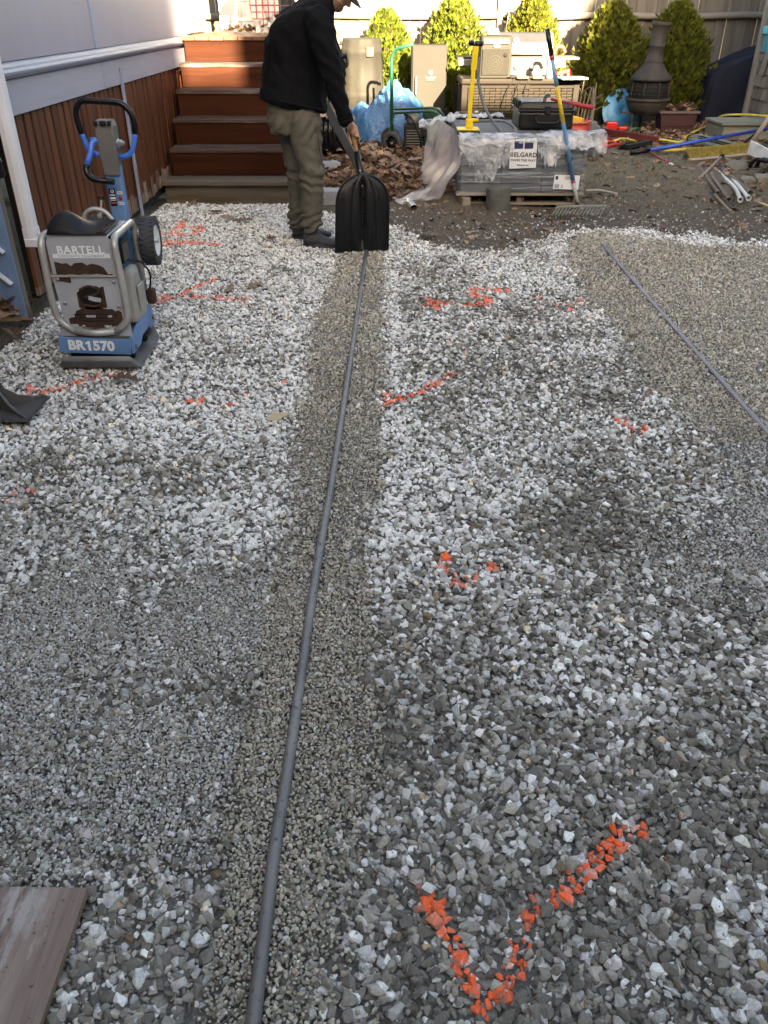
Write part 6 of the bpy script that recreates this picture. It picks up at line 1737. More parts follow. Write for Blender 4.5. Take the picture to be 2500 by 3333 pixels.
# rain barrel
t = thing('rain_barrel', (-0.20, 10.9, G), 'pale grey plastic rain barrel moulded like a wooden cask', 'barrel')
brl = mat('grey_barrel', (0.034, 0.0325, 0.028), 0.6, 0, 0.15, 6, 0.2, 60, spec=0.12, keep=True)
BX, BY = ay(1178, 200, 10.9).x, 10.9
bt = ay(1178, 124, 10.9).z
mb = MB()
n = 40; prof = [(0.225, 0.0), (0.250, 0.25), (0.258, 0.45), (0.262, 0.455), (0.262, 0.515), (0.256, 0.52), (0.252, 0.75), (0.242, bt - G - 0.16), (0.246, bt - G - 0.155), (0.244, bt - G - 0.10), (0.238, bt - G - 0.095), (0.226, bt - G - 0.02), (0.222, bt - G), (0.205, bt - G), (0.195, bt - G - 0.025), (0.001, bt - G - 0.025)]
mb.lathe(prof, n, Matrix.Translation((BX, BY, G)))
mb.bm.verts.ensure_lookup_table()
for k, v_ in enumerate(mb.bm.verts):
    if k % 4 == 0 and prof[k // n][0] > 0.2:
        d = Vector((v_.co.x - BX, v_.co.y - BY, 0)); v_.co -= d.normalized() * 0.013
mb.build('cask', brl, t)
MB().lathe([(0.02, 0), (0.02, 0.05)], 10, Matrix.Translation((BX - 0.26, BY - 0.03, bt - 0.05)) @ Matrix.Rotation(R(90), 4, 'Y')).build('overflow_spout', brl, t)
MB().box((BX + 0.10, BY - 0.235, bt - 0.13), (0.09, 0.02, 0.10), rot=(0, 0, R(22)), bevel=0.004).build('name_plate', mat('pale_plate', (0.05, 0.046, 0.04), 0.6), t)
for k in range(6): MB().box((BX - 0.2 + k * 0.08, BY - 0.245 + abs(k - 2.5) * 0.03, G + 0.3), (0.012, 0.012, 0.02)).build('stave_pin', brl, t)

# smoker cabinet
t = thing('smoker_cabinet', (0.60, 11.5, G), 'tall pale grey vertical smoker cabinet with chain-wrapped handle', 'smoker')
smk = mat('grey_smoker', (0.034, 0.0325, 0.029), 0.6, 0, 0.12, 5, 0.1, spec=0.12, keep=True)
SL, SR_ = ay(1340, 200, 11.5).x, ay(1455, 200, 11.5).x
st, sb = ay(1400, 147, 11.5).z, ay(1400, 395, 11.5).z
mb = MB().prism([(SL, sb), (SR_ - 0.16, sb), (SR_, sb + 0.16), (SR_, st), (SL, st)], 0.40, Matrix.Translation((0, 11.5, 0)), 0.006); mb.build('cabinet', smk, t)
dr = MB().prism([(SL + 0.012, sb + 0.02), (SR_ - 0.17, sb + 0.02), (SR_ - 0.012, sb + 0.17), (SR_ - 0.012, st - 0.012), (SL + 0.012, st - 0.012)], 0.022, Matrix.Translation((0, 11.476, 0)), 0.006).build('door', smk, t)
hx = SL + 0.06; hz = ay(1345, 275, 11.45).z
MB().tube(round_path([(hx, 11.478, hz - 0.12), (hx, 11.44, hz - 0.12), (hx, 11.44, hz + 0.09), (hx, 11.478, hz + 0.09)], 0.015, 3), 0.010, 8).build('handle', castg, dr)
for k in range(10): MB().lathe([(0.014, 0), (0.014, 0.006)], 8, Matrix.Translation((hx, 11.44, hz - 0.10 + k * 0.018))).build('chain_link', zinc, dr)
tc = Vector(((SL + SR_) / 2 + 0.02, 11.472, ay(1395, 237, 11.47).z))
MB().lathe([(0.028, 0), (0.028, 0.008), (0.022, 0.010)], 20, Matrix.Translation(tc) @ Matrix.Rotation(R(90), 4, 'X')).build('thermometer', zinc, dr)
MB().box(tc + Vector((0.0, -0.002, -0.055)), (0.14, 0.006, 0.028), bevel=0.004).build('badge', mat('pale_badge', (0.05, 0.047, 0.04), 0.4), dr)
MB().box(tc + Vector((0.0, -0.002, -0.082)), (0.11, 0.006, 0.018), bevel=0.004).build('badge', mat('pale_badge', (0.05, 0.047, 0.04), 0.4), dr)
for x in (SL + 0.04, SR_ - 0.05):
    for y in (11.53, 11.86): MB().tube([(x, y, G), (x, y, sb + 0.1)], 0.016, 8).build('leg', castg, t)
MB().box(((SL + SR_) / 2 + 0.09, 11.6, (G + sb) / 2 + 0.08), (0.34, 0.3, 0.26), bevel=0.02).build('burner_box', soot, t)

# blue tarpaulin heap
t = thing('tarp_heap', (0.05, 10.2, G), 'crumpled blue tarpaulin thrown over a heap behind the hand truck', 'tarpaulin')
m, nt, b = _new('blue_tarp'); v = _coords(nt, (1, 1, 1), False)
nt.links.new(_ramp(nt, _noise(nt, v, 4.0, 6), [(0.3, (0.030, 0.12, 0.30)), (0.7, (0.055, 0.18, 0.37))]), b.inputs['Base Color'])
b.inputs['Roughness'].default_value = 0.26; b.inputs['Specular IOR Level'].default_value = 0.6
_bump(nt, b, _noise(nt, v, 15.0, 6, 0.6), 1.0, 0.03)
TX, TY, TA, TB = 0.04, 10.40, 0.54, 0.42
def tarp(u, v):
    a = 2 * math.pi * u; r_ = v
    x = TX + TA * r_ * math.cos(a) * (1 + 0.10 * math.sin(3 * a)); y = TY + TB * r_ * math.sin(a)
    h = max(0, 1 - r_ ** 6.0) ** 0.7
    lump = 0.40 + 0.20 * math.exp(-((x - 0.14) / 0.26) ** 2) - 0.09 * math.exp(-((x + 0.17) / 0.05) ** 2)
    fold = 0.10 * (abs(vnoise(x * 4.5, y * 4.5, 3)) - 0.12) + 0.06 * abs(vnoise(x * 9, y * 9, 8)) + 0.016 * vnoise(x * 24, y * 24, 5)
    rad = 0.05 * vnoise(a * 3.2, 1.7, v * 4) * v
    return Vector((x + rad * math.cos(a), y + rad * math.sin(a), G - 0.02 + max(0, h * lump + fold * (0.4 + h) * (0.35 + 0.65 * (1 - r_ ** 6)))))
MB().grid(tarp, 96, 48, close_u=True).build('sheet', m, t)

# black wrapped bundle with planks on it
t = thing('black_bundle', (-0.45, 9.3, G), 'bundle wrapped in shiny black plastic with pale planks on top, behind the person', 'bundle')
blkp = mat('black_plastic_sheet', (0.010, 0.010, 0.012), 0.25, 0, 0.2, 10, 0.6, 40)
bx0, bx1 = ay(1050, 480, 9.2).x, ay(1166, 480, 9.2).x
def bundle(u, v):
    a = 2 * math.pi * u; x = bx0 - 0.08 + (bx1 - bx0 + 0.08) * v
    cap = min(1, max(0.02, math.sin(math.pi * min(0.5, min(v, 1 - v) * 5)))) ** 0.4
    r_ = cap * (1 + 0.05 * vnoise(v * 30, a * 2, 2) + 0.04 * math.sin(v * 60))
    return Vector((x, 9.4 + 0.20 * r_ * math.copysign(abs(math.cos(a)) ** 0.6, math.cos(a)), G + 0.19 + 0.20 * r_ * math.copysign(abs(math.sin(a)) ** 0.6, math.sin(a))))
MB().grid(bundle, 32, 40, close_u=True).build('wrapping', blkp, t)
pkp = wood('pale_plank', (0.34, 0.22, 0.16), (0.52, 0.38, 0.30), 0, 0.7, 4, 0.15)
for k in range(3): MB().box((bx0 + 0.06, 9.30 + 0.1 * k, G + 0.41 + 0.012 * k), (0.36, 0.09, 0.02), bevel=0.003).build('plank', pkp, t)
t = thing('red_can', (bx1 - 0.12, 9.1, G), 'small red plastic can beside the black bundle, behind the shovel shaft', 'can')
q = ay(1138, 510, 9.0)
MB().lathe([(0.035, 0), (0.04, 0.02), (0.04, 0.13), (0.03, 0.15), (0.015, 0.16), (0.015, 0.18)], 14, Matrix.Translation((q.x, 9.05, gz(q.x, 9.05)))).build('can_body', mat('red_plastic', (0.45, 0.03, 0.015), 0.4), t)
t = thing('orange_cone', (-0.55, 9.7, G), 'scrap of orange plastic glimpsed behind the jacket hem', 'plastic scrap')
q = ay(1057, 360, 9.6)
MB().lathe([(0.06, -0.14), (0.055, -0.1), (0.02, 0.06), (0.012, 0.07)], 14, Matrix.Translation((q.x, 9.75, q.z))).build('cone_body', mat('orange_plastic', (0.70, 0.14, 0.03), 0.5), t)

# green hand truck
t = thing('hand_truck', (0.08, 9.6, G), 'green folding hand truck with black wheels in front of the blue tarpaulin', 'hand truck')
grn = mat('green_enamel', (0.010, 0.075, 0.041), 0.4, 0, 0.2, 10, 0.1)
dgr = mat('dark_green_enamel', (0.010, 0.055, 0.032), 0.4, 0, 0.2, 10, 0.1)
H0, H1, H2 = ay(1275, 440, 9.6), ay(1275, 185, 9.6), ay(1345, 143, 9.45)
MB().tube(round_path([H0, H1 + Vector((0, 0, 0.06)), H2], 0.10, 6), 0.018, 12).build('handle_tube', grn, t)
MB().tube([H0 + Vector((0, 0.30, 0)), H1 + Vector((0.0, 0.30, -0.1))], 0.016, 10).build('side_rail', dgr, t)
M0 = ay(1283, 368, 9.6); M1 = ay(1415, 362, 9.5)
for dz in (0, 0.035): MB().tube(round_path([M0 + Vector((0, 0, dz)), M1 + Vector((0, 0.0, dz)), M1 + Vector((0.09, 0, dz - 0.06)), M1 + Vector((0.12, 0, dz - 0.14))], 0.05, 4), 0.013, 10).build('folding_leg', dgr, t)
wheel(ay(1277, 478, 9.55).x, 9.55, G + 0.115, t, 0.115, 0.06, soot, R(62), 0)
wheel(ay(1272, 455, 9.9).x, 9.95, G + 0.115, t, 0.115, 0.06, soot, R(62), 0)
MB().tube([(ay(1277, 478, 9.55).x, 9.55, G + 0.115), (ay(1272, 455, 9.9).x, 9.95, G + 0.115)], 0.010, 8).build('axle', castg, t)
MB().beam(ay(1260, 455, 9.6), ay(1285, 365, 9.6), 0.02, 0.03).build('strut', dgr, t)
MB().box((H0.x + 0.14, 9.75, G + 0.02), (0.22, 0.32, 0.008)).build('toe_plate', dgr, t)

# small compressor on the hand truck and green tank
t = thing('compressor_pump', (0.33, 9.55, G), 'black compressor pump with gauge standing by the hand truck', 'compressor')
q = ay(1345, 460, 9.5)
MB().box((q.x + 0.0, 9.6, G + 0.17), (0.20, 0.22, 0.26), bevel=0.012).build('motor_housing', soot, t)
for k in range(7): MB().box((q.x, 9.486, G + 0.09 + k * 0.026), (0.15, 0.006, 0.008)).build('cooling_fin', castg, t)
MB().lathe([(0.062, 0), (0.075, 0.03), (0.070, 0.08), (0.045, 0.10)], 16, Matrix.Translation((q.x, 9.58, G + 0.30))).build('pump_head', castg, t)
MB().lathe([(0.012, 0), (0.012, 0.05), (0.02, 0.05), (0.02, 0.08)], 10, Matrix.Translation((q.x - 0.08, 9.58, G + 0.34))).build('gauge', zinc, t)
MB().box((q.x + 0.12, 9.52, G + 0.22), (0.05, 0.06, 0.07), bevel=0.005).build('switch_box', soot, t)
MB().tube(smooth_path([(q.x - 0.1, 9.55, G + 0.40), (q.x - 0.02, 9.5, G + 0.36), (q.x + 0.06, 9.48, G + 0.22), (q.x + 0.1, 9.47, G + 0.08)], 5), 0.009, 8).build('cable', rubber, t)
t = thing('green_tank', (0.58, 9.5, G), 'dark green rounded tank partly behind the loose film', 'tank')
q = ay(1405, 470, 9.5)
MB().lathe([(0.02, 0), (0.10, 0.03), (0.125, 0.12), (0.12, 0.20), (0.085, 0.27), (0.03, 0.29), (0.03, 0.32)], 20, Matrix.Translation((q.x, 9.6, G + 0.0))).build('tank_body', mat('green_tank', (0.012, 0.050, 0.030), 0.35), t)
MB().box((q.x + 0.01, 9.8, G + 0.30), (0.20, 0.2, 0.26), bevel=0.02).build('hopper', mat('green_tank', (0.012, 0.050, 0.030)), t)

# ------------------------------------------------------------------ wicker deck box
t = thing('deck_box', (1.6, 10.6, G), 'brown wicker-patterned plastic deck box carrying the grill things', 'deck box')
dbx = mat('brown_resin', (0.016, 0.0125, 0.0098), 0.5, 0, 0.12, 6, 0.1, spec=0.12, keep=True)
dbw = mat('weave_resin', (0.021, 0.0165, 0.0125), 0.6, 0, 0.25, 22, 0.1, spec=0.12, keep=True)
DX0, DX1 = 0.905, 2.275; DZ = 0.792; DYf = 10.5
MB().box(((DX0 + DX1) / 2, DYf + 0.30, (G + DZ) / 2 - 0.02), (DX1 - DX0 - 0.06, 0.54, DZ - G - 0.06)).build('box_core', dark_m, t)
MB().box(((DX0 + DX1) / 2, DYf + 0.28, DZ - 0.03), (DX1 - DX0 + 0.03, 0.64, 0.065), bevel=0.018, seg=3).build('lid', dbx, t)
MB().box(((DX0 + DX1) / 2, DYf + 0.005, DZ - 0.085), (DX1 - DX0 - 0.02, 0.03, 0.03), bevel=0.004).build('upper_frame', dbx, t)
MB().box(((DX0 + DX1) / 2, DYf + 0.005, G + 0.03), (DX1 - DX0 - 0.02, 0.03, 0.06), bevel=0.004).build('lower_frame', dbx, t)
for x in (DX0 + 0.035, DX1 - 0.035): MB().box((x, DYf + 0.008, (G + DZ) / 2 - 0.03), (0.07, 0.045, DZ - G - 0.06), bevel=0.006).build('corner_frame', dbx, t)
wv = MB(); rows = 17; cols = 19; z0, z1 = G + 0.06, DZ - 0.10; cw = (DX1 - DX0 - 0.15) / cols; rh = (z1 - z0) / rows
for r_ in range(rows):
    for c in range(cols):
        out = 0.010 if (r_ + c) % 2 else -0.004
        wv.box((DX0 + 0.075 + cw * (c + 0.5), DYf + 0.006 - out, z0 + rh * (r_ + 0.5)), (cw * (1.02 if (r_ + c) % 2 else 0.95), 0.010, rh * 0.86), bevel=0.003, seg=1)
o = wv.build('weave_panel', dbw, t); o['kind'] = 'stuff'
wv = MB()
for r_ in range(rows):
    for c in range(7):
        out = 0.008 if (r_ + c) % 2 else -0.004
        wv.box((DX0 + 0.012 - out, DYf + 0.06 + 0.075 * c, z0 + rh * (r_ + 0.5)), (0.010, 0.078, rh * 0.86))
o = wv.build('weave_panel', dbw, t); o['kind'] = 'stuff'
MB().box(((DX0 + DX1) / 2 + 0.02, DYf - 0.012, DZ - 0.085), (0.18, 0.012, 0.045), bevel=0.004).build('lid_catch', dbx, t)

# portable speaker
t = thing('portable_speaker', (1.27, 10.55, DZ), 'boxy grey portable speaker with round cone standing on the deck box', 'speaker')
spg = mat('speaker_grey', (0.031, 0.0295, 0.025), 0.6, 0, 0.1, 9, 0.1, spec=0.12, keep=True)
spd = mat('speaker_grille', (0.024, 0.0225, 0.0185), 0.7, 0, 0.15, 40, 0.5, 300, spec=0.12, keep=True)
qx0, qx1 = ay(1563, 200, 10.45).x, ay(1667, 200, 10.45).x; qz = ay(1600, 117, 10.45).z
sxm = (qx0 + qx1) / 2
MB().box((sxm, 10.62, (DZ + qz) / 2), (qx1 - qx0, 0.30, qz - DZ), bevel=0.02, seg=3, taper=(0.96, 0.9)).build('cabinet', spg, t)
yg = 10.462
MB().box((sxm - 0.005, yg, DZ + 0.165), ((qx1 - qx0) * 0.84, 0.012, 0.26), bevel=0.006, rot=(R(-1.5), 0, 0)).build('grille', spd, t)
for r0 in (0.028, 0.055, 0.085):
    MB().lathe([(r0 - 0.008, 0), (r0, 0.006), (r0 + 0.006, 0)], 28, Matrix.Translation((sxm - 0.01, yg - 0.005, DZ + 0.145)) @ Matrix.Rotation(R(90), 4, 'X'), False).build('cone_ring', spg, t)
MB().lathe([(0.0, 0.008), (0.020, 0.004), (0.022, 0)], 18, Matrix.Translation((sxm + 0.10, yg - 0.005, DZ + 0.235)) @ Matrix.Rotation(R(90), 4, 'X'), False).build('tweeter', soot, t)
pc = MB().box((sxm - 0.005, 10.468, qz - 0.055), ((qx1 - qx0) * 0.80, 0.012, 0.05), bevel=0.004, rot=(R(-12), 0, 0)).build('control_panel', castg, t)
MB().box((sxm + 0.01, 10.461, qz - 0.050), (0.08, 0.006, 0.025)).build('display', mat('blue_display', (0.03, 0.05, 0.12), 0.2), pc)
for dx in (-0.13, -0.10, -0.075, 0.09, 0.125): MB().lathe([(0.010, 0), (0.010, 0.012)], 10, Matrix.Translation((sxm + dx, 10.462, qz - 0.055)) @ Matrix.Rotation(R(90), 4, 'X')).build('knob', zinc, pc)
MB().box((sxm, 10.456, qz - 0.098), (0.075, 0.006, 0.02), bevel=0.004).build('badge', decal_w, t)
MB().tube([(sxm + 0.11, 10.7, qz), (sxm + 0.15, 10.7, qz + 0.28)], 0.004, 6).build('aerial', zinc, t)
t = thing('radio_battery', (sxm, 10.6, qz), 'small grey power pack lying on top of the speaker', 'battery')
MB().box((sxm - 0.04, 10.6, qz + 0.028), (0.14, 0.09, 0.05), bevel=0.014, seg=3).build('pack', castg, t)
MB().box((sxm - 0.01, 10.6, qz + 0.060), (0.07, 0.06, 0.03), bevel=0.01).build('grip', castg, t)

# gas grill behind
t = thing('gas_grill', (1.75, 11.25, G), 'gas grill with steel hood and two red-marked knobs behind the deck box', 'grill')
stn = mat('stainless', (0.2, 0.195, 0.18), 0.32, 0.75, 0.12, 5, 0.05)
gblk = mat('grill_black', (0.02, 0.02, 0.021), 0.4)
GX0, GX1, GY = 1.28, 2.02, 11.1
gz0, gz1 = ay(1700, 245, GY).z, ay(1700, 187, GY).z
gtop = ay(1700, 110, GY + 0.1).z
pn = MB().box(((GX0 + GX1) / 2, GY, (gz0 + gz1) / 2), (GX1 - GX0, 0.06, gz1 - gz0), bevel=0.008).build('control_panel', mat('pale_steel', (0.12, 0.117, 0.11), 0.6, 0.0, spec=0.2), t)
for px in (1680, 1731):
    k = ay(px, 218, GY - 0.04)
    MB().lathe([(0.030, 0), (0.030, 0.012), (0.022, 0.030), (0.016, 0.032)], 16, Matrix.Translation(k) @ Matrix.Rotation(R(90), 4, 'X')).build('knob', zinc, pn)
    MB().box(k + Vector((0, -0.034, 0.006)), (0.008, 0.004, 0.022)).build('knob_mark', redg, pn)
lettering('lettering', 'Spirit', 0.032, facing(ay(1738, 202, GY - 0.033)), castg, pn, 0.0005)
hoodp = [(0, 0), (0.0, 0.02), (0.02, gtop - gz1 - 0.09), (0.09, gtop - gz1), (0.30, gtop - gz1 + 0.01), (0.40, gtop - gz1 - 0.10), (0.42, 0)]
M = Matrix.Translation((GX0 + 0.03, GY - 0.02, gz1 + 0.005)) @ Matrix(((0, 1, 0, 0), (1, 0, 0, 0), (0, 0, 1, 0), (0, 0, 0, 1)))
hd = MB().prism(hoodp, GX1 - GX0 - 0.06, M, 0.006).build('hood', mat('hood_dark', (0.045, 0.045, 0.05), 0.5, 0.3, 0.1, 4, 0), t)
for x in (GX0 + 0.015, GX1 - 0.02):
    M = Matrix.Translation((x, GY - 0.026, gz1)) @ Matrix(((0, 1, 0, 0), (1, 0, 0, 0), (0, 0, 1, 0), (0, 0, 0, 1)))
    MB().prism([(a * 1.03, b_ * 1.04) for a, b_ in hoodp], 0.035, M, 0.004).build('hood_end', castg, hd)
MB().tube([(GX0 + 0.08, GY - 0.07, gz1 + 0.045), (GX1 - 0.10, GY - 0.07, gz1 + 0.045)], 0.016, 10).build('hood_handle', mat('pale_steel', (0.12, 0.117, 0.11)), hd)
MB().lathe([(0.03, 0), (0.03, 0.006)], 18, Matrix.Translation(ay(1681, 133, GY - 0.02)) @ Matrix.Rotation(R(75), 4, 'X')).build('thermometer', decal_w, hd)
MB().box(((GX0 + GX1) / 2, GY + 0.22, gz0 - 0.04), (GX1 - GX0, 0.42, 0.10), bevel=0.01).build('firebox', gblk, t)
MB().box((GX0 - 0.20, GY + 0.18, gz1 - 0.01), (0.40, 0.42, 0.035), bevel=0.006).build('side_shelf', gblk, t)
MB().box((GX0 - 0.20, GY - 0.02, gz1 - 0.05), (0.36, 0.03, 0.07), bevel=0.006).build('shelf_front', stn, t)
MB().box((GX1 + 0.16, GY + 0.18, gz1 - 0.01), (0.36, 0.42, 0.03), bevel=0.006).build('side_shelf', mat('pale_steel', (0.12, 0.117, 0.11)), t)
MB().box((GX1 + 0.10, GY + 0.0, gz1 - 0.06), (0.16, 0.03, 0.09), bevel=0.006).build('shelf_front', decal_w, t)
for x in (GX0 - 0.36, GX1 + 0.30, GX0 + 0.05, GX1 - 0.05): MB().box((x, GY + 0.36, (G + gz0) / 2), (0.035, 0.035, gz0 - G)).build('leg', gblk, t)

# odds and ends on the deck box lid
for k, (px, lab, ln) in enumerate(((1698, 'small yellow chalk box on the deck box left of its twin', 0.10), (1748, 'small yellow tape holder on the deck box right of its twin', 0.10))):
    q = ay(px, 250, 10.42)
    tt = thing('yellow_holder', (q.x, 10.42, DZ), lab, 'holder')
    MB().box((q.x, 10.42, DZ + 0.022), (ln, 0.06, 0.038), bevel=0.01).build('body', mat('dull_yellow', (0.55, 0.40, 0.10), 0.5), tt)
    MB().box((q.x + 0.06, 10.41, DZ + 0.014), (0.05, 0.03, 0.024), bevel=0.005).build('tip', mat('pale_plate', (0.14, 0.13, 0.115)), tt)
q = ay(1790, 225, 10.5)
t = thing('steel_flask', (q.x, 10.5, DZ), 'blue-grey metal flask with orange handle loop on the deck box', 'flask')
MB().lathe([(0.04, 0), (0.042, 0.01), (0.042, 0.20), (0.034, 0.225), (0.034, 0.25)], 18, Matrix.Translation((q.x, 10.5, DZ))).build('body', mat('flask_blue', (0.16, 0.24, 0.30), 0.35, 0.4), t)
MB().tube(smooth_path([(q.x + 0.03, 10.5, DZ + 0.24), (q.x + 0.06, 10.5, DZ + 0.315), (q.x + 0.12, 10.5, DZ + 0.315), (q.x + 0.155, 10.5, DZ + 0.26)], 5), 0.019, 10).build('handle_loop', mat('orange_rubber', (0.50, 0.10, 0.05), 0.5), t)
q = ay(1830, 245, 10.45)
t = thing('red_clamp', (q.x, 10.45, DZ), 'bright red plastic clamp on the right end of the deck box', 'clamp')
rdp = mat('bright_red_plastic', (0.60, 0.015, 0.012), 0.35)
MB().beam((q.x - 0.07, 10.45, DZ + 0.05), (q.x + 0.08, 10.45, DZ + 0.085), 0.05, 0.04, (0, 0, 1), 0.006).build('jaw', rdp, t)
MB().beam((q.x - 0.02, 10.45, DZ + 0.012), (q.x + 0.0, 10.45, DZ + 0.07), 0.04, 0.03, (0, 0, 1), 0.005).build('leg', rdp, t)
MB().beam((q.x + 0.07, 10.45, DZ + 0.012), (q.x + 0.06, 10.45, DZ + 0.09), 0.04, 0.03, (0, 0, 1), 0.005).build('leg', rdp, t)
q = ay(1860, 252, 10.35)
t = thing('white_tray', (q.x, 10.38, DZ), 'flat white board overhanging the right corner of the deck box', 'board')
MB().box((q.x + 0.02, 10.40, DZ + 0.012), (0.30, 0.24, 0.018), rot=(0, 0, R(6)), bevel=0.003).build('panel', decal_w, t)
t = thing('charging_cable', (1.62, 10.4, DZ), 'thin black cables hanging over the front of the deck box', 'cable')
for k in range(3):
    x = 1.42 + k * 0.085
    MB().tube(smooth_path([(x, 10.46, DZ + 0.012), (x + 0.05, 10.44, DZ + 0.014), (x + 0.07, 10.462, DZ - 0.01), (x + 0.02 * k, 10.462, DZ - 0.14), (x - 0.05 + 0.06 * k, 10.47, DZ - 0.30)], 5), 0.0055, 6).build('cord', rubber, t)

# ------------------------------------------------------------------ bucket, cloth, dead stems
q = ay(1880, 400, 9.2)
t = thing('red_bucket', (q.x, 9.25, G), 'red plastic bucket behind the tool case', 'bucket')
bq = mat('orange_red_bucket', (0.42, 0.045, 0.025), 0.45)
MB().lathe([(0.115, 0), (0.135, 0.25), (0.148, 0.255), (0.148, 0.285), (0.142, 0.29), (0.142, 0.33), (0.150, 0.335), (0.150, 0.35), (0.138, 0.35), (0.125, 0.06), (0.001, 0.05)], 26, Matrix.Translation((q.x, 9.25, G + 0.02)), True).build('pail', bq, t)
MB().tube(smooth_path([(q.x - 0.15, 9.25, G + 0.34), (q.x - 0.08, 9.12, G + 0.36), (q.x + 0.08, 9.12, G + 0.36), (q.x + 0.15, 9.25, G + 0.34)], 5), 0.004, 6).build('bail', zinc, t)
tt = thing('yellow_sponge', (q.x, 9.25, G + 0.37), 'yellow foam block sticking out of the red bucket', 'sponge')
MB().box((q.x - 0.01, 9.2, G + 0.375), (0.12, 0.10, 0.07), rot=(0, R(12), 0), bevel=0.008).build('foam', mat('yellow_foam', (0.62, 0.36, 0.03), 0.8), tt)
q = ay(1935, 380, 9.4)
t = thing('grey_sack', (q.x, 9.4, G), 'grey cloth sack hanging limp right of the red bucket', 'sack')
def sack(u, v):
    a = (u - 0.5) * 2
    z = G + 0.36 * (1 - v) - 0.10 * a * a * (1 - v)
    return Vector((q.x - 0.02 + a * (0.09 + 0.06 * v), 9.35 + 0.05 * math.sin(a * 7 + v * 3) * v - 0.05 * (1 - a * a), z + 0.03 * vnoise(a * 3, v * 3, 6)))
MB().grid(sack, 24, 18).build('cloth', mat('grey_cloth', (0.13, 0.14, 0.15), 0.85, 0, 0.15, 12, 0.4), t, solid=0.006)
t = thing('dry_shrub', (2.6, 11.6, G), 'dry bare shrub stems in front of the shaded arborvitae', 'plant')
twg = mat('dry_stem', (0.24, 0.19, 0.14), 0.85)
for k in range(9):
    x = 2.55 + random.uniform(-0.10, 0.14); y = 11.3 + random.uniform(-0.1, 0.1); h = random.uniform(0.30, 0.62)
    a = Vector((x, y, G)); b_ = a + Vector((random.uniform(-0.08, 0.08), 0, h))
    MB().tube(smooth_path([a, a.lerp(b_, 0.5) + Vector((random.uniform(-.02, .02), 0, 0)), b_], 3), [0.012] * 3 + [0.009] * 3 + [0.005], 6).build('stem', twg, t)
    for j in range(2):
        s0 = a.lerp(b_, random.uniform(0.45, 0.9)); MB().tube([s0, s0 + Vector((random.uniform(-.12, .12), random.uniform(-.05, .05), random.uniform(0.02, 0.10)))], [0.006, 0.003], 5).build('side_twig', twg, t)

# ------------------------------------------------------------------ chiminea
cb = gp(2100, 432, G); CXx, CYy = ay(2107, 330, 11.55).x, 11.55
t = thing('chiminea', (CXx, CYy, G), 'dark cast iron chiminea with tall flue standing before the shaded shrubs', 'chiminea')
chm = mat('sooty_iron', (0.041, 0.034, 0.031), 0.7, 0.2, 0.3, 12, 0.4, 80, worn=(0.05, 0.03, 0.022), wamt=0.66)
zc = lambda py: ay(2107, py, CYy).z
lean = Matrix.Translation((CXx, CYy, 0))
MB().lathe([(0.19, zc(372)), (0.235, zc(352)), (0.262, zc(335)), (0.262, zc(325)), (0.245, zc(322)), (0.001, zc(322))], 28, lean).build('fire_pan', chm, t)
MB().lathe([(0.26, zc(330)), (0.285, zc(326)), (0.285, zc(318)), (0.26, zc(318))], 28, lean).build('ledge', chm, t)
bw = MB().lathe([(0.232, zc(322)), (0.240, zc(300)), (0.228, zc(275)), (0.190, zc(252))], 28, lean, False)
bw.build('mesh_bowl', mat('fire_mesh', (0.030, 0.030, 0.030), 0.75, 0.3, 0.4, 120, 0.9, 400), t)
for a in range(8):
    aa = 2 * math.pi * a / 8 + 0.25
    MB().tube([(CXx + r_ * math.cos(aa), CYy + r_ * math.sin(aa), z) for r_, z in ((0.240, zc(322)), (0.248, zc(300)), (0.236, zc(275)), (0.198, zc(252)))], 0.011, 6).build('bowl_rib', chm, t)
wvm = MB()
for k in range(5):
    zz = zc(318 - k * 13); rr_ = (0.240, 0.247, 0.246, 0.236, 0.218)[k]
    wvm.tube([(CXx + rr_ * math.cos(q_), CYy + rr_ * math.sin(q_), zz) for q_ in [2 * math.pi * j / 28 for j in range(28)]], 0.003, 5, closed=True)
o = wvm.build('mesh_wire', chm, t); o['kind'] = 'stuff'
MB().lathe([(0.25, zc(262)), (0.262, zc(256)), (0.235, zc(246)), (0.165, zc(225)), (0.118, zc(205)), (0.116, zc(198)), (0.108, zc(196))], 28, lean).build('hood', chm, t)
fl = Matrix.Translation((CXx, CYy, 0)) @ Matrix.Translation((0, 0, zc(200))) @ Matrix.Rotation(R(4), 4, 'Y') @ Matrix.Translation((0, 0, -zc(200)))
MB().lathe([(0.112, zc(207)), (0.118, zc(203)), (0.118, zc(195)), (0.106, zc(192)), (0.100, zc(175)), (0.094, zc(152)), (0.098, zc(151)), (0.098, zc(148)), (0.094, zc(147)), (0.090, zc(110)), (0.098, zc(92)), (0.110, zc(84)), (0.114, zc(82)), (0.116, zc(72)), (0.108, zc(70)), (0.096, zc(78)), (0.088, zc(110))], 26, fl, False).build('flue', chm, t)
for a in (200, 340, 90):
    aa = R(a); c_, s_ = math.cos(aa), math.sin(aa)
    MB().tube(smooth_path([(CXx + 0.16 * c_, CYy + 0.16 * s_, zc(365)), (CXx + 0.20 * c_, CYy + 0.20 * s_, zc(380)), (CXx + 0.19 * c_, CYy + 0.19 * s_, zc(405)), (CXx + 0.25 * c_, CYy + 0.25 * s_, G)], 4), 0.020, 8).build('leg', chm, t)
MB().box((CXx - 0.26, CYy - 0.05, zc(367)), (0.16, 0.06, 0.02), rot=(0, R(8), 0)).build('ash_handle', chm, t)

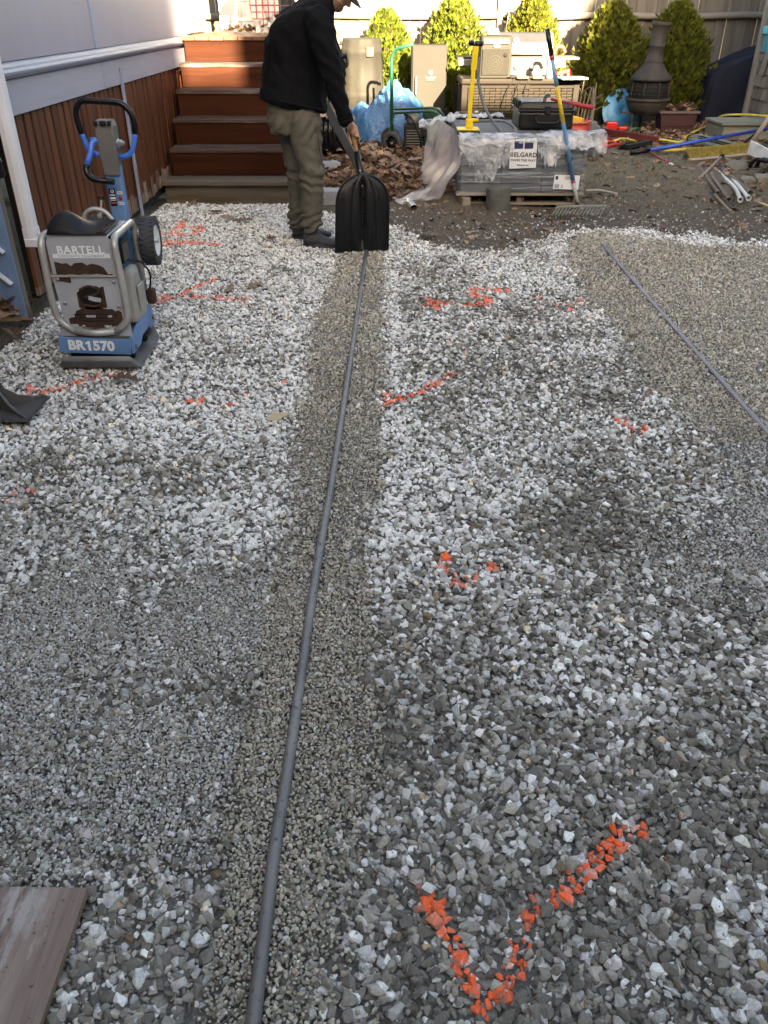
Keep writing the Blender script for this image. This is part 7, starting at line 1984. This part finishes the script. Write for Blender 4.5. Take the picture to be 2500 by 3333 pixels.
# blue disc sled
t = thing('disc_sled', (2.95, 11.85, G), 'pale blue plastic disc sled propped behind the chiminea', 'sled')
sc_ = ay(2020, 355, 11.85)
MB().lathe([(0.001, 0.05), (0.12, 0.045), (0.22, 0.025), (0.26, 0.0), (0.268, 0.006), (0.27, 0.0)], 32, Matrix.Translation((sc_.x + 0.02, 11.9, G + 0.20)) @ Matrix.Rotation(R(24), 4, 'Y') @ Matrix.Rotation(R(72), 4, 'X') @ Matrix.Diagonal((0.95, 1.0, 1, 1)), False).build('dish', mat('sled_blue', (0.06, 0.30, 0.52), 0.4, 0, 0.12), t, solid=0.004)

# planter box with leaves
t = thing('planter_box', (3.8, 11.4, G), 'maroon planter box full of dead leaves right of the chiminea', 'planter')
plm = mat('maroon_plastic', (0.050, 0.012, 0.014), 0.6, 0, 0.2)
plx = ay(2208, 395, 11.3)
MB().prism([(-0.20, 0), (0.20, 0), (0.235, 0.22), (-0.235, 0.22)], 0.24, Matrix.Translation((plx.x, 11.3, G + 0.0)), 0.006).build('trough', plm, t)
MB().box((plx.x, 11.295, G + 0.085), (0.425, 0.012, 0.01)).build('band', plm, t)
MB().box((plx.x, 11.42, G + 0.235), (0.52, 0.29, 0.035), bevel=0.012).build('rim', mat('dull_rim', (0.10, 0.065, 0.068), 0.6), t)
def pile5(): return plx.x + random.uniform(-0.2, 0.2), 11.42 + random.uniform(-0.1, 0.1), G + 0.25 + random.random() * 0.08
lo_ = litter('leaf_fill', 'dead leaves filling the maroon planter box', pile5, 70, 0.06, 0.11)
del lo_['category']

# navy grill cover
t = thing('covered_grill', (4.55, 12.3, G), 'bulky thing under a navy fabric cover between the fence and the shed', 'cover')
nvy = mat('navy_cover', (0.012, 0.016, 0.039), 0.75, 0, 0.2, 8, 0.4, 30, worn=(0.010, 0.015, 0.05), wamt=0.6)
gxa, gxb = ay(2275, 330, 12.2).x, 5.2
def cover(u, v):
    a = 2 * math.pi * u
    ca, sa = math.cos(a), math.sin(a); p_ = 0.55
    bx_ = math.copysign(abs(ca) ** p_, ca); by_ = math.copysign(abs(sa) ** p_, sa)
    x = (gxa + gxb) / 2 + (gxb - gxa) / 2 * bx_ * (1 - 0.12 * v ** 3); y = 12.45 + 0.34 * by_
    topz = 0.66 + 0.40 * max(0, min(1, (x - gxa) / 0.85)) ** 0.8
    z = G + (topz - G) * min(1, v * 1.18)
    if v > 0.85:
        s2 = (1 - v) / 0.15; x = (gxa + gxb) / 2 + (x - (gxa + gxb) / 2) * (0.02 + 0.98 * s2 ** 0.55); y = 12.45 + (y - 12.45) * (0.02 + 0.98 * s2 ** 0.55)
        z = G + (0.66 + 0.40 * max(0, min(1, (x - gxa) / 0.85)) ** 0.8 - G)
    w = 0.035 * vnoise(a * 2.2, v * 2.5, 3) + 0.018 * vnoise(a * 7, v * 4, 9)
    return Vector((x + w * ca, y + w * sa, z + 0.5 * w))
MB().grid(cover, 72, 40, close_u=True).build('fabric', nvy, t)

# ------------------------------------------------------------------ low step and flat board by the shed
tw = wood('treated_board', (0.13, 0.13, 0.105), (0.25, 0.25, 0.21), 0, 0.8, 4, 0.15)
t = thing('wooden_step', (4.1, 10.4, G), 'low grey-green wooden step box in front of the shed', 'step')
sq0 = gp(2345, 462, G); sqt = ay(2345, 405, sq0.y)
sh_ = max(0.14, sqt.z - G)
MB().box((sq0.x + 0.47, sq0.y + 0.33, G + sh_ / 2), (0.9, 0.60, sh_ - 0.03), bevel=0.003, seg=1).build('frame', tw, t)
for k in range(4): MB().box((sq0.x + 0.46, sq0.y + 0.07 + k * 0.155, G + sh_ + 0.0), (0.96, 0.148, 0.026), bevel=0.003, seg=1).build('board', tw, t)
t = thing('plank_platform', (3.7, 9.8, G), 'flat weathered planks on the ground before the wooden step', 'planks')
pq = gp(2262, 440, G + 0.03); pq2 = gp(2405, 478, G + 0.03)
for k in range(3):
    off = Vector((0.13 * k * -0.5, -0.19 * k, 0))
    MB().beam(pq + off + Vector((0, 0, 0.0)), pq + off + (pq2 - pq) * 1.0, 0.17, 0.03, (0, 0, 1), 0.003).build('board', tw, t)

# ------------------------------------------------------------------ hoses and cords
t = thing('yellow_hose', (3.5, 9.8, G), 'yellow hose looping from the shed across the planks toward the pavers', 'hose')
yh = mat('yellow_hose', (0.52, 0.42, 0.06), 0.45)
HP = [gp(2500, 378, G + 0.24), gp(2440, 374, G + 0.23), gp(2380, 374, G + 0.22), gp(2345, 380, G + 0.18), gp(2310, 405, G + 0.08), gp(2270, 425, G + 0.05), gp(2240, 440, G + 0.03), gp(2215, 462, G + 0.02), gp(2180, 459, G + 0.035), gp(2150, 455, G + 0.05), gp(2120, 462, G + 0.02), gp(2080, 462, G + 0.01), gp(2050, 455, G + 0.05), gp(2020, 452, G + 0.05), gp(1990, 462, G + 0.02), gp(1960, 466, G + 0.02)]
MB().tube(smooth_path(HP, 5), 0.014, 8).build('hose_run', yh, t)
t = thing('red_hose', (2.2, 9.9, G), 'red hose coiled on the earth behind the wrapped pavers', 'hose')
rh_ = mat('red_hose', (0.45, 0.035, 0.03), 0.45)
HP = [gp(1895, 400, G + 0.06), gp(1920, 435, G + 0.02), gp(1950, 448, G + 0.02), gp(2000, 455, G + 0.02), gp(2020, 466, G + 0.02), gp(1990, 474, G + 0.02), gp(1950, 470, G + 0.03), gp(1945, 462, G + 0.05), gp(1985, 460, G + 0.05), gp(2005, 468, G + 0.04), gp(1975, 476, G + 0.03), gp(1930, 474, G + 0.02)]
MB().tube(smooth_path(HP, 5), 0.014, 8).build('hose_run', rh_, t)
t = thing('pink_hose', (3.6, 10.1, G), 'dull pink hose curving beside the planter', 'hose')
HP = [gp(2180, 442, G + 0.01), gp(2230, 436, G + 0.01), gp(2270, 420, G + 0.02), gp(2300, 392, G + 0.06), gp(2325, 385, G + 0.08), gp(2345, 390, G + 0.06)]
MB().tube(smooth_path(HP, 5), 0.013, 8).build('hose_run', mat('pink_hose', (0.36, 0.13, 0.09), 0.5), t)
t = thing('red_saw', (2.5, 10.3, G), 'red and silver cordless tool lying on the earth by the chiminea leg', 'power tool')
q = gp(1990, 425, G + 0.03)
MB().box(q + Vector((0.0, 0.05, 0.05)), (0.14, 0.12, 0.10), bevel=0.015).build('housing', rdp, t)
MB().beam(q + Vector((-0.06, 0.0, 0.03)), q + Vector((-0.28, -0.15, 0.01)), 0.03, 0.03, (0, 0, 1), 0.006).build('blade_bar', zinc, t)
MB().box(q + Vector((0.14, 0.0, 0.02)), (0.12, 0.08, 0.06), bevel=0.015).build('battery', rdp, t)
t = thing('red_beam', (2.9, 9.9, G), 'long dark red painted timber lying on the earth before the chiminea', 'timber')
MB().beam(gp(1960, 430, G + 0.05), gp(2140, 458, G + 0.05), 0.05, 0.09, (0, 0, 1), 0.004).build('bar', mat('dark_red_paint', (0.13, 0.022, 0.022), 0.6, 0, 0.25, worn=(0.12, 0.09, 0.08), wamt=0.62), t)
t = thing('green_nozzle', (2.8, 10.4, G), 'green hose nozzle lying behind the red timber', 'nozzle')
q = gp(2062, 422, G + 0.03); MB().tube([q + Vector((-0.07, 0, 0)), q + Vector((-0.03, 0, 0.01)), q + Vector((0.08, 0, 0.01))], [0.012, 0.024, 0.020], 10).build('barrel', grn, t)

# ------------------------------------------------------------------ brooms and poles
gY = lambda p: Vector((p.x, p.y, gz(p.x, p.y)))
t = thing('black_broom', (2.9, 8.8, 0.1), 'black bristle broom head with thin red handle lying on the earth', 'broom')
bh0, bh1 = gp(2040, 478, 0.16), gp(2118, 462, 0.17)
MB().beam(bh0, bh1, 0.06, 0.045, (0, 0, 1), 0.006).build('block', mat('broom_block', (0.03, 0.032, 0.036), 0.5), t)
br_ = MB(); d_ = (bh1 - bh0).normalized(); nrm = Vector((-0.45, 0.5, -0.25)).normalized()
for k in range(260):
    a = bh0.lerp(bh1, random.random()) + Vector((random.uniform(-.02, .02), random.uniform(-.02, .02), random.uniform(-.015, .02)))
    br_.tube([a, a + Vector((-0.09 + random.uniform(-.02, .02), 0.02 + random.uniform(-.03, .03), -0.02 + random.uniform(-.04, .03)))], 0.0028, 3, cap=False)
o = br_.build('bristles', soot, t); o['kind'] = 'stuff'
MB().tube([gp(2088, 482, 0.17), gp(2225, 555, 0.10)], 0.012, 10).build('handle', mat('red_metal', (0.26, 0.03, 0.05), 0.3, 0.4), t)
MB().tube([gp(2180, 533, 0.125), gp(2190, 538, 0.12)], 0.014, 10).build('ring', decal_w, t)
MB().tube([gp(2218, 551, 0.105), gp(2229, 557, 0.10)], 0.0155, 10).build('end_cap', mat('pale_cap', (0.5, 0.5, 0.48), 0.5), t)
t = thing('blue_pole', (3.4, 8.9, 0.1), 'long blue pole with dark grip lying across the other handles', 'pole')
bp0, bp1 = gp(2110, 490, 0.17), gp(2495, 420, 0.30)
MB().tube([bp0, bp1], 0.020, 12).build('shaft', mat('blue_metal', (0.025, 0.08, 0.42), 0.35, 0.2, 0.1), t)
MB().tube([bp0 + Vector((-0.20, -0.03, -0.02)), bp0 + Vector((0.02, 0, 0))], 0.023, 12).build('hand_grip', grip, t)
t = thing('push_broom', (3.6, 8.6, 0.1), 'wide push broom with yellow bristles and yellow handle, lying on its back', 'broom')
yb0, yb1 = gp(2243, 530, 0.13), gp(2460, 508, 0.13)
blockw = wood('broom_wood', (0.14, 0.11, 0.085), (0.27, 0.22, 0.17), 0, 0.8, 5, 0.05)
MB().beam(yb0, yb1, 0.07, 0.06, (0, 0, 1), 0.004).build('block', blockw, t)
MB().beam(yb0 + Vector((0, -0.02, 0.034)), yb1 + Vector((0, -0.02, 0.034)), 0.07, 0.012, (0, 0, 1)).build('block_top', wood('broom_pale', (0.30, 0.27, 0.23), (0.42, 0.38, 0.33), 0, 0.8, 5, 0.05), t)
br_ = MB()
for k in range(1500):
    u = random.random(); a = yb0.lerp(yb1, u) + Vector((0, random.uniform(0.0, 0.05), 0.042)); L = 0.080 + random.uniform(-.015, .012)
    br_.tube([a, a + Vector((random.gauss(0, 0.012) + (u - 0.5) * 0.05, 0.03 + random.gauss(0, 0.012), L))], 0.0028, 3, cap=False)
o = br_.build('bristles', mat('yellow_bristle', (0.30, 0.22, 0.045), 0.6, 0, 0.25, 30), t); o['kind'] = 'stuff'
t = thing('yellow_pole', (3.2, 8.9, 0.1), 'yellow broom pole lying behind the yellow bristles', 'pole')
yp0, yp1 = gp(2130, 492, 0.15), gp(2372, 478, 0.17)
MB().tube([yp0, yp1], 0.0165, 12).build('shaft', mat('yellow_metal', (0.55, 0.40, 0.07), 0.45), t)
MB().tube([yp1, yp1.lerp(yp0, -0.06)], 0.0185, 12).build('collar', zinc, t)
MB().tube([yp1.lerp(yp0, -0.06), yp1.lerp(yp0, -0.30)], 0.017, 12).build('hand_grip', grip, t)
t = thing('broom_stick', (3.2, 8.0, 0.1), 'bare wooden broom handle slanting from the yellow bristles to the ground', 'handle')
wh0, wh1 = gp(2208, 645, gz(2.5, 7.3) + 0.02), ay(2350, 510, yb0.y - 0.06)
MB().tube([wh0, wh1], 0.0145, 10).build('shaft', wood('grey_handle', (0.22, 0.17, 0.13), (0.34, 0.27, 0.21), 2, 0.7, 9, 0.05), t)
MB().tube([wh1 - (wh1 - wh0).normalized() * 0.04, wh1 + (wh1 - wh0).normalized() * 0.03], 0.022, 10).build('socket', soot, t)
# loose pipes
rpipe = mat('rusty_pipe', (0.14, 0.11, 0.095), 0.6, 0.4, 0.25, 16, 0.3, 80)
wpipe = mat('white_conduit', (0.52, 0.53, 0.53), 0.4, 0.1, 0.1)
for (a, b_, m_, r_, lab) in (((2270, 535), (2338, 628), rpipe, 0.017, 'rusty pipe at the left of the loose pipes'), ((2295, 540), (2372, 650), rpipe, 0.019, 'rusty pipe nearest the camera among the loose pipes'), ((2330, 535), (2443, 627), rpipe, 0.021, 'thick rusty pipe at the right of the loose pipes'), ((2325, 683), (2385, 650), None, 0, '')):
    if m_ is None: continue
    p0, p1 = gp(*a, 0.12), gp(*b_, 0.11)
    tt = thing('steel_pipe', p1, lab, 'pipe', 'loose pipes beside the brooms')
    MB().pipe([p0, p1], r_, r_ * 0.72, 12).build('tube_body', m_, tt)
    MB().pipe([p1, p1.lerp(p0, 0.03)], r_ * 1.12, r_ * 0.8, 12).build('coupling', m_, tt)
for pts, lab in (([(2320, 545), (2365, 585), (2395, 615), (2410, 650)], 'bent pale conduit among the loose pipes'), ([(2355, 550), (2400, 600), (2437, 645)], 'straight white conduit with flared end among the loose pipes')):
    P_ = smooth_path([gp(*p, 0.11) for p in pts], 4)
    tt = thing('conduit', P_[-1], lab, 'pipe', 'loose pipes beside the brooms')
    MB().pipe(P_, 0.017, 0.0135, 12).build('tube_body', wpipe, tt)
    d_ = (P_[-1] - P_[-2]).normalized()
    MB().pipe([P_[-1] - d_ * 0.05, P_[-1] + d_ * 0.01], 0.0225, 0.018, 14).build('flare', wpipe, tt)
t = thing('wooden_stake', (2.9, 7.0, 0.08), 'short wooden stake lying in front of the loose pipes', 'stake')
MB().tube([gp(2326, 632, 0.09), gp(2378, 690, 0.07)], 0.011, 8).build('shaft', mat('grey_stake', (0.20, 0.16, 0.12), 0.8), t)
# stones, trough, shovel handle at right edge
for k, (px, py, s, c, lab) in enumerate(((2440, 598, 0.085, 0.17, 'rounded brown stone beside the pipe ends'), (2405, 560, 0.13, 0.13, 'mossy boulder behind the pipe ends'), (2490, 600, 0.12, 0.16, 'broken paving stone at the right edge'), (2470, 570, 0.09, 0.12, 'dark stone under the black plastic at the right edge'))):
    q = gp(px, py, 0.10); tt = thing('stone', q, lab, 'stone')
    V_, T_ = TPL['near'][5 + k]; me = mesh_from_arrays('rock', V_ * np.array([s, s * 0.75, s * 0.55]) + np.array([q.x, q.y + s * 0.4, q.z + s * 0.25]), T_, False, np.full((len(V_), 3), c) * np.array([1.08, 1.0, 0.85])); me.materials.append(gm); link('rock', me, tt)
t = thing('white_trough', (4.2, 8.9, 0.1), 'white angled board or trough end jutting in at the right edge', 'board')
w0, w1 = gp(2440, 478, 0.32), gp(2560, 540, 0.24)
MB().beam(w0, w1, 0.02, 0.12, (0, 0, 1), 0.003).build('rail', mat('white_vinyl', (0.55, 0.56, 0.58), 0.45), t)
MB().grid(lambda u, v: w0.lerp(w1, u) + Vector((0.02 + 0.25 * v, 0.10 * v, 0.05 - 0.16 * v)), 4, 4).build('web', mat('white_vinyl', (0.55, 0.56, 0.58)), t, solid=0.01)
t = thing('black_grips', (4.1, 8.1, 0.1), 'pair of shiny black plastic grips at the right edge above the stones', 'grips')
for k in range(2):
    a = gp(2440 + 20 * k, 545, 0.20); MB().tube(round_path([a, a + Vector((0.02, -0.02, 0.08)), a + Vector((0.20, -0.22, 0.06)), a + Vector((0.24, -0.26, 0.0))], 0.03, 4), 0.018, 10).build('grip', grip, t)  # two grips of an unidentified tool, nothing more of it built
t = thing('digging_tool', (4.4, 9.0, 0.1), 'worn wooden tool handles leaning in from the right edge', 'handles')
MB().tube([gp(2420, 500, 0.15), ay(2520, 360, 9.3)], 0.024, 10).build('shaft', wood('grey_handle', (0.22, 0.17, 0.13), (0.34, 0.27, 0.21)), t)
MB().tube([gp(2395, 490, 0.15), ay(2515, 385, 9.5)], 0.010, 8).build('rod', soot, t)
t = thing('yellow_scrap', gp(2490, 670, 0.05), 'small yellow wood scrap on the dirt at the right edge', 'scrap')
MB().beam(gp(2470, 660, 0.05), gp(2520, 678, 0.05), 0.03, 0.015, (0, 0, 1)).build('chip', mat('fresh_wood', (0.50, 0.36, 0.16), 0.7), t)

# ------------------------------------------------------------------ things on the deck
DK = 1.254
t = thing('white_stool', (-1.45, 10.4, DK), 'white plastic step stool with crossed legs on the deck, clothes hung over it', 'stool')
wpl = mat('white_plastic', (0.62, 0.62, 0.60), 0.5)
for x0, y0, x1 in ((-1.62, 10.2, -1.54), (-1.36, 10.2, -1.40), (-1.30, 10.2, -1.22), (-1.66, 10.75, -1.60), (-1.28, 10.75, -1.32)):
    MB().beam((x0, y0, DK), (x1, y0 + 0.06, DK + 0.62), 0.045, 0.045, (0, 1, 0), 0.008).build('leg', wpl, t)
for z, x0, x1 in ((DK + 0.12, -1.66, -1.22), (DK + 0.30, -1.62, -1.28)): MB().tube([(x0, 10.21, z), (x1, 10.21, z)], 0.020, 10).build('crossbar', wpl, t)
MB().box((-1.45, 10.5, DK + 0.62), (0.5, 0.5, 0.03), bevel=0.01).build('seat', wpl, t)
def plaid(name, base, line1, line2, sc):
    m, nt, b = _new(name); tc = nt.nodes.new('ShaderNodeTexCoord'); sp = nt.nodes.new('ShaderNodeSeparateXYZ'); nt.links.new(tc.outputs['Object'], sp.inputs[0])
    def band(sock, k, w):
        mu = nt.nodes.new('ShaderNodeMath'); mu.operation = 'MULTIPLY'; mu.inputs[1].default_value = k; nt.links.new(sock, mu.inputs[0])
        fr = nt.nodes.new('ShaderNodeMath'); fr.operation = 'FRACT'; nt.links.new(mu.outputs[0], fr.inputs[0])
        lt = nt.nodes.new('ShaderNodeMath'); lt.operation = 'LESS_THAN'; lt.inputs[1].default_value = w; nt.links.new(fr.outputs[0], lt.inputs[0])
        return lt.outputs[0]
    c = _mix(nt, band(sp.outputs['X'], sc, 0.25), base, line1); c = _mix(nt, band(sp.outputs['Z'], sc, 0.25), c, line1)
    c = _mix(nt, band(sp.outputs['X'], sc * 0.5, 0.06), c, line2); c = _mix(nt, band(sp.outputs['Z'], sc * 0.5, 0.06), c, line2)
    nt.links.new(c, b.inputs['Base Color']); b.inputs['Roughness'].default_value = 0.9
    return m
def hung(x0, x1, y, z0, z1, seed):
    def fn(u, v):
        x = x0 + (x1 - x0) * u
        return Vector((x + 0.015 * math.sin(v * 5 + seed), y - 0.02 * math.sin(u * 11 + seed) - 0.02 * vnoise(u * 5, v * 4, seed), z0 + (z1 - z0) * v + 0.025 * math.sin(u * 7 + seed) * (1 - v)))
    return fn
t = thing('plaid_shirt', (-1.35, 10.15, DK + 0.3), 'red and white plaid shirt hanging over the stool on the deck', 'shirt')
pm1 = plaid('red_plaid', (0.62, 0.60, 0.57), (0.50, 0.16, 0.16), (0.20, 0.05, 0.06), 16.0)
MB().grid(hung(-1.40, -1.15, 10.17, DK + 0.15, DK + 0.70, 1), 14, 14).build('shirt_body', pm1, t, solid=0.006)
MB().grid(lambda u, v: Vector((-1.50 + 0.14 * u + 0.10 * (1 - v), 10.12 - 0.02 * math.sin(u * 6), DK + 0.07 + 0.42 * v)), 8, 12).build('sleeve', pm1, t, solid=0.006)
t = thing('dark_shirt', (-1.1, 10.15, DK), 'dark plaid shirt and trousers hanging beside the red plaid shirt', 'shirt')
pm2 = plaid('dark_plaid', (0.030, 0.028, 0.032), (0.055, 0.045, 0.055), (0.16, 0.14, 0.15), 16.0)
MB().grid(hung(-1.18, -1.00, 10.22, DK + 0.16, DK + 0.70, 4), 12, 14).build('shirt_body', pm2, t, solid=0.006)
MB().grid(hung(-1.06, -0.98, 10.26, DK + 0.02, DK + 0.62, 6), 8, 14).build('trouser_leg', pm2, t, solid=0.008)
MB().grid(hung(-1.15, -1.07, 10.26, DK + 0.01, DK + 0.40, 8), 8, 12).build('trouser_leg', mat('black_cloth', (0.012, 0.012, 0.013), 0.9), t, solid=0.008)
t = thing('wooden_post', (-0.95, 10.6, DK), 'slim reddish wooden post at the back of the deck beside the person', 'post')
MB().box((-0.935, 10.6, DK + 0.35), (0.045, 0.045, 0.75), bevel=0.004).build('upright', deck_m, t)
MB().box((-0.935, 10.6, DK + 0.09), (0.09, 0.09, 0.17), bevel=0.004).build('post_base', deck_m, t)
t = thing('white_cup', (-1.32, 9.95, DK), 'small white plastic cup standing on the sunlit deck', 'cup')
MB().lathe([(0.035, 0), (0.028, 0.02), (0.026, 0.10), (0.05, 0.115), (0.05, 0.125)], 14, Matrix.Translation((-1.34, 9.95, DK))).build('cup_body', wpl, t)  # plain small cup
def pile6(): return random.uniform(-1.7, -1.0), random.uniform(10.1, 10.7), DK + random.random() * 0.06
litter('leaf_litter', 'dry leaves caught under the stool on the deck', pile6, 60, 0.06, 0.11)
t = thing('golden_ornament', (-1.72, 9.9, DK), 'little golden ornament standing by the door on the deck', 'ornament')
MB().lathe([(0.03, 0), (0.035, 0.02), (0.02, 0.05), (0.035, 0.08), (0.02, 0.11)], 12, Matrix.Translation((-1.74, 9.75, DK))).build('figure', mat('gold_paint', (0.5, 0.33, 0.10), 0.4, 0.3), t)  # small painted ornament, gives no light
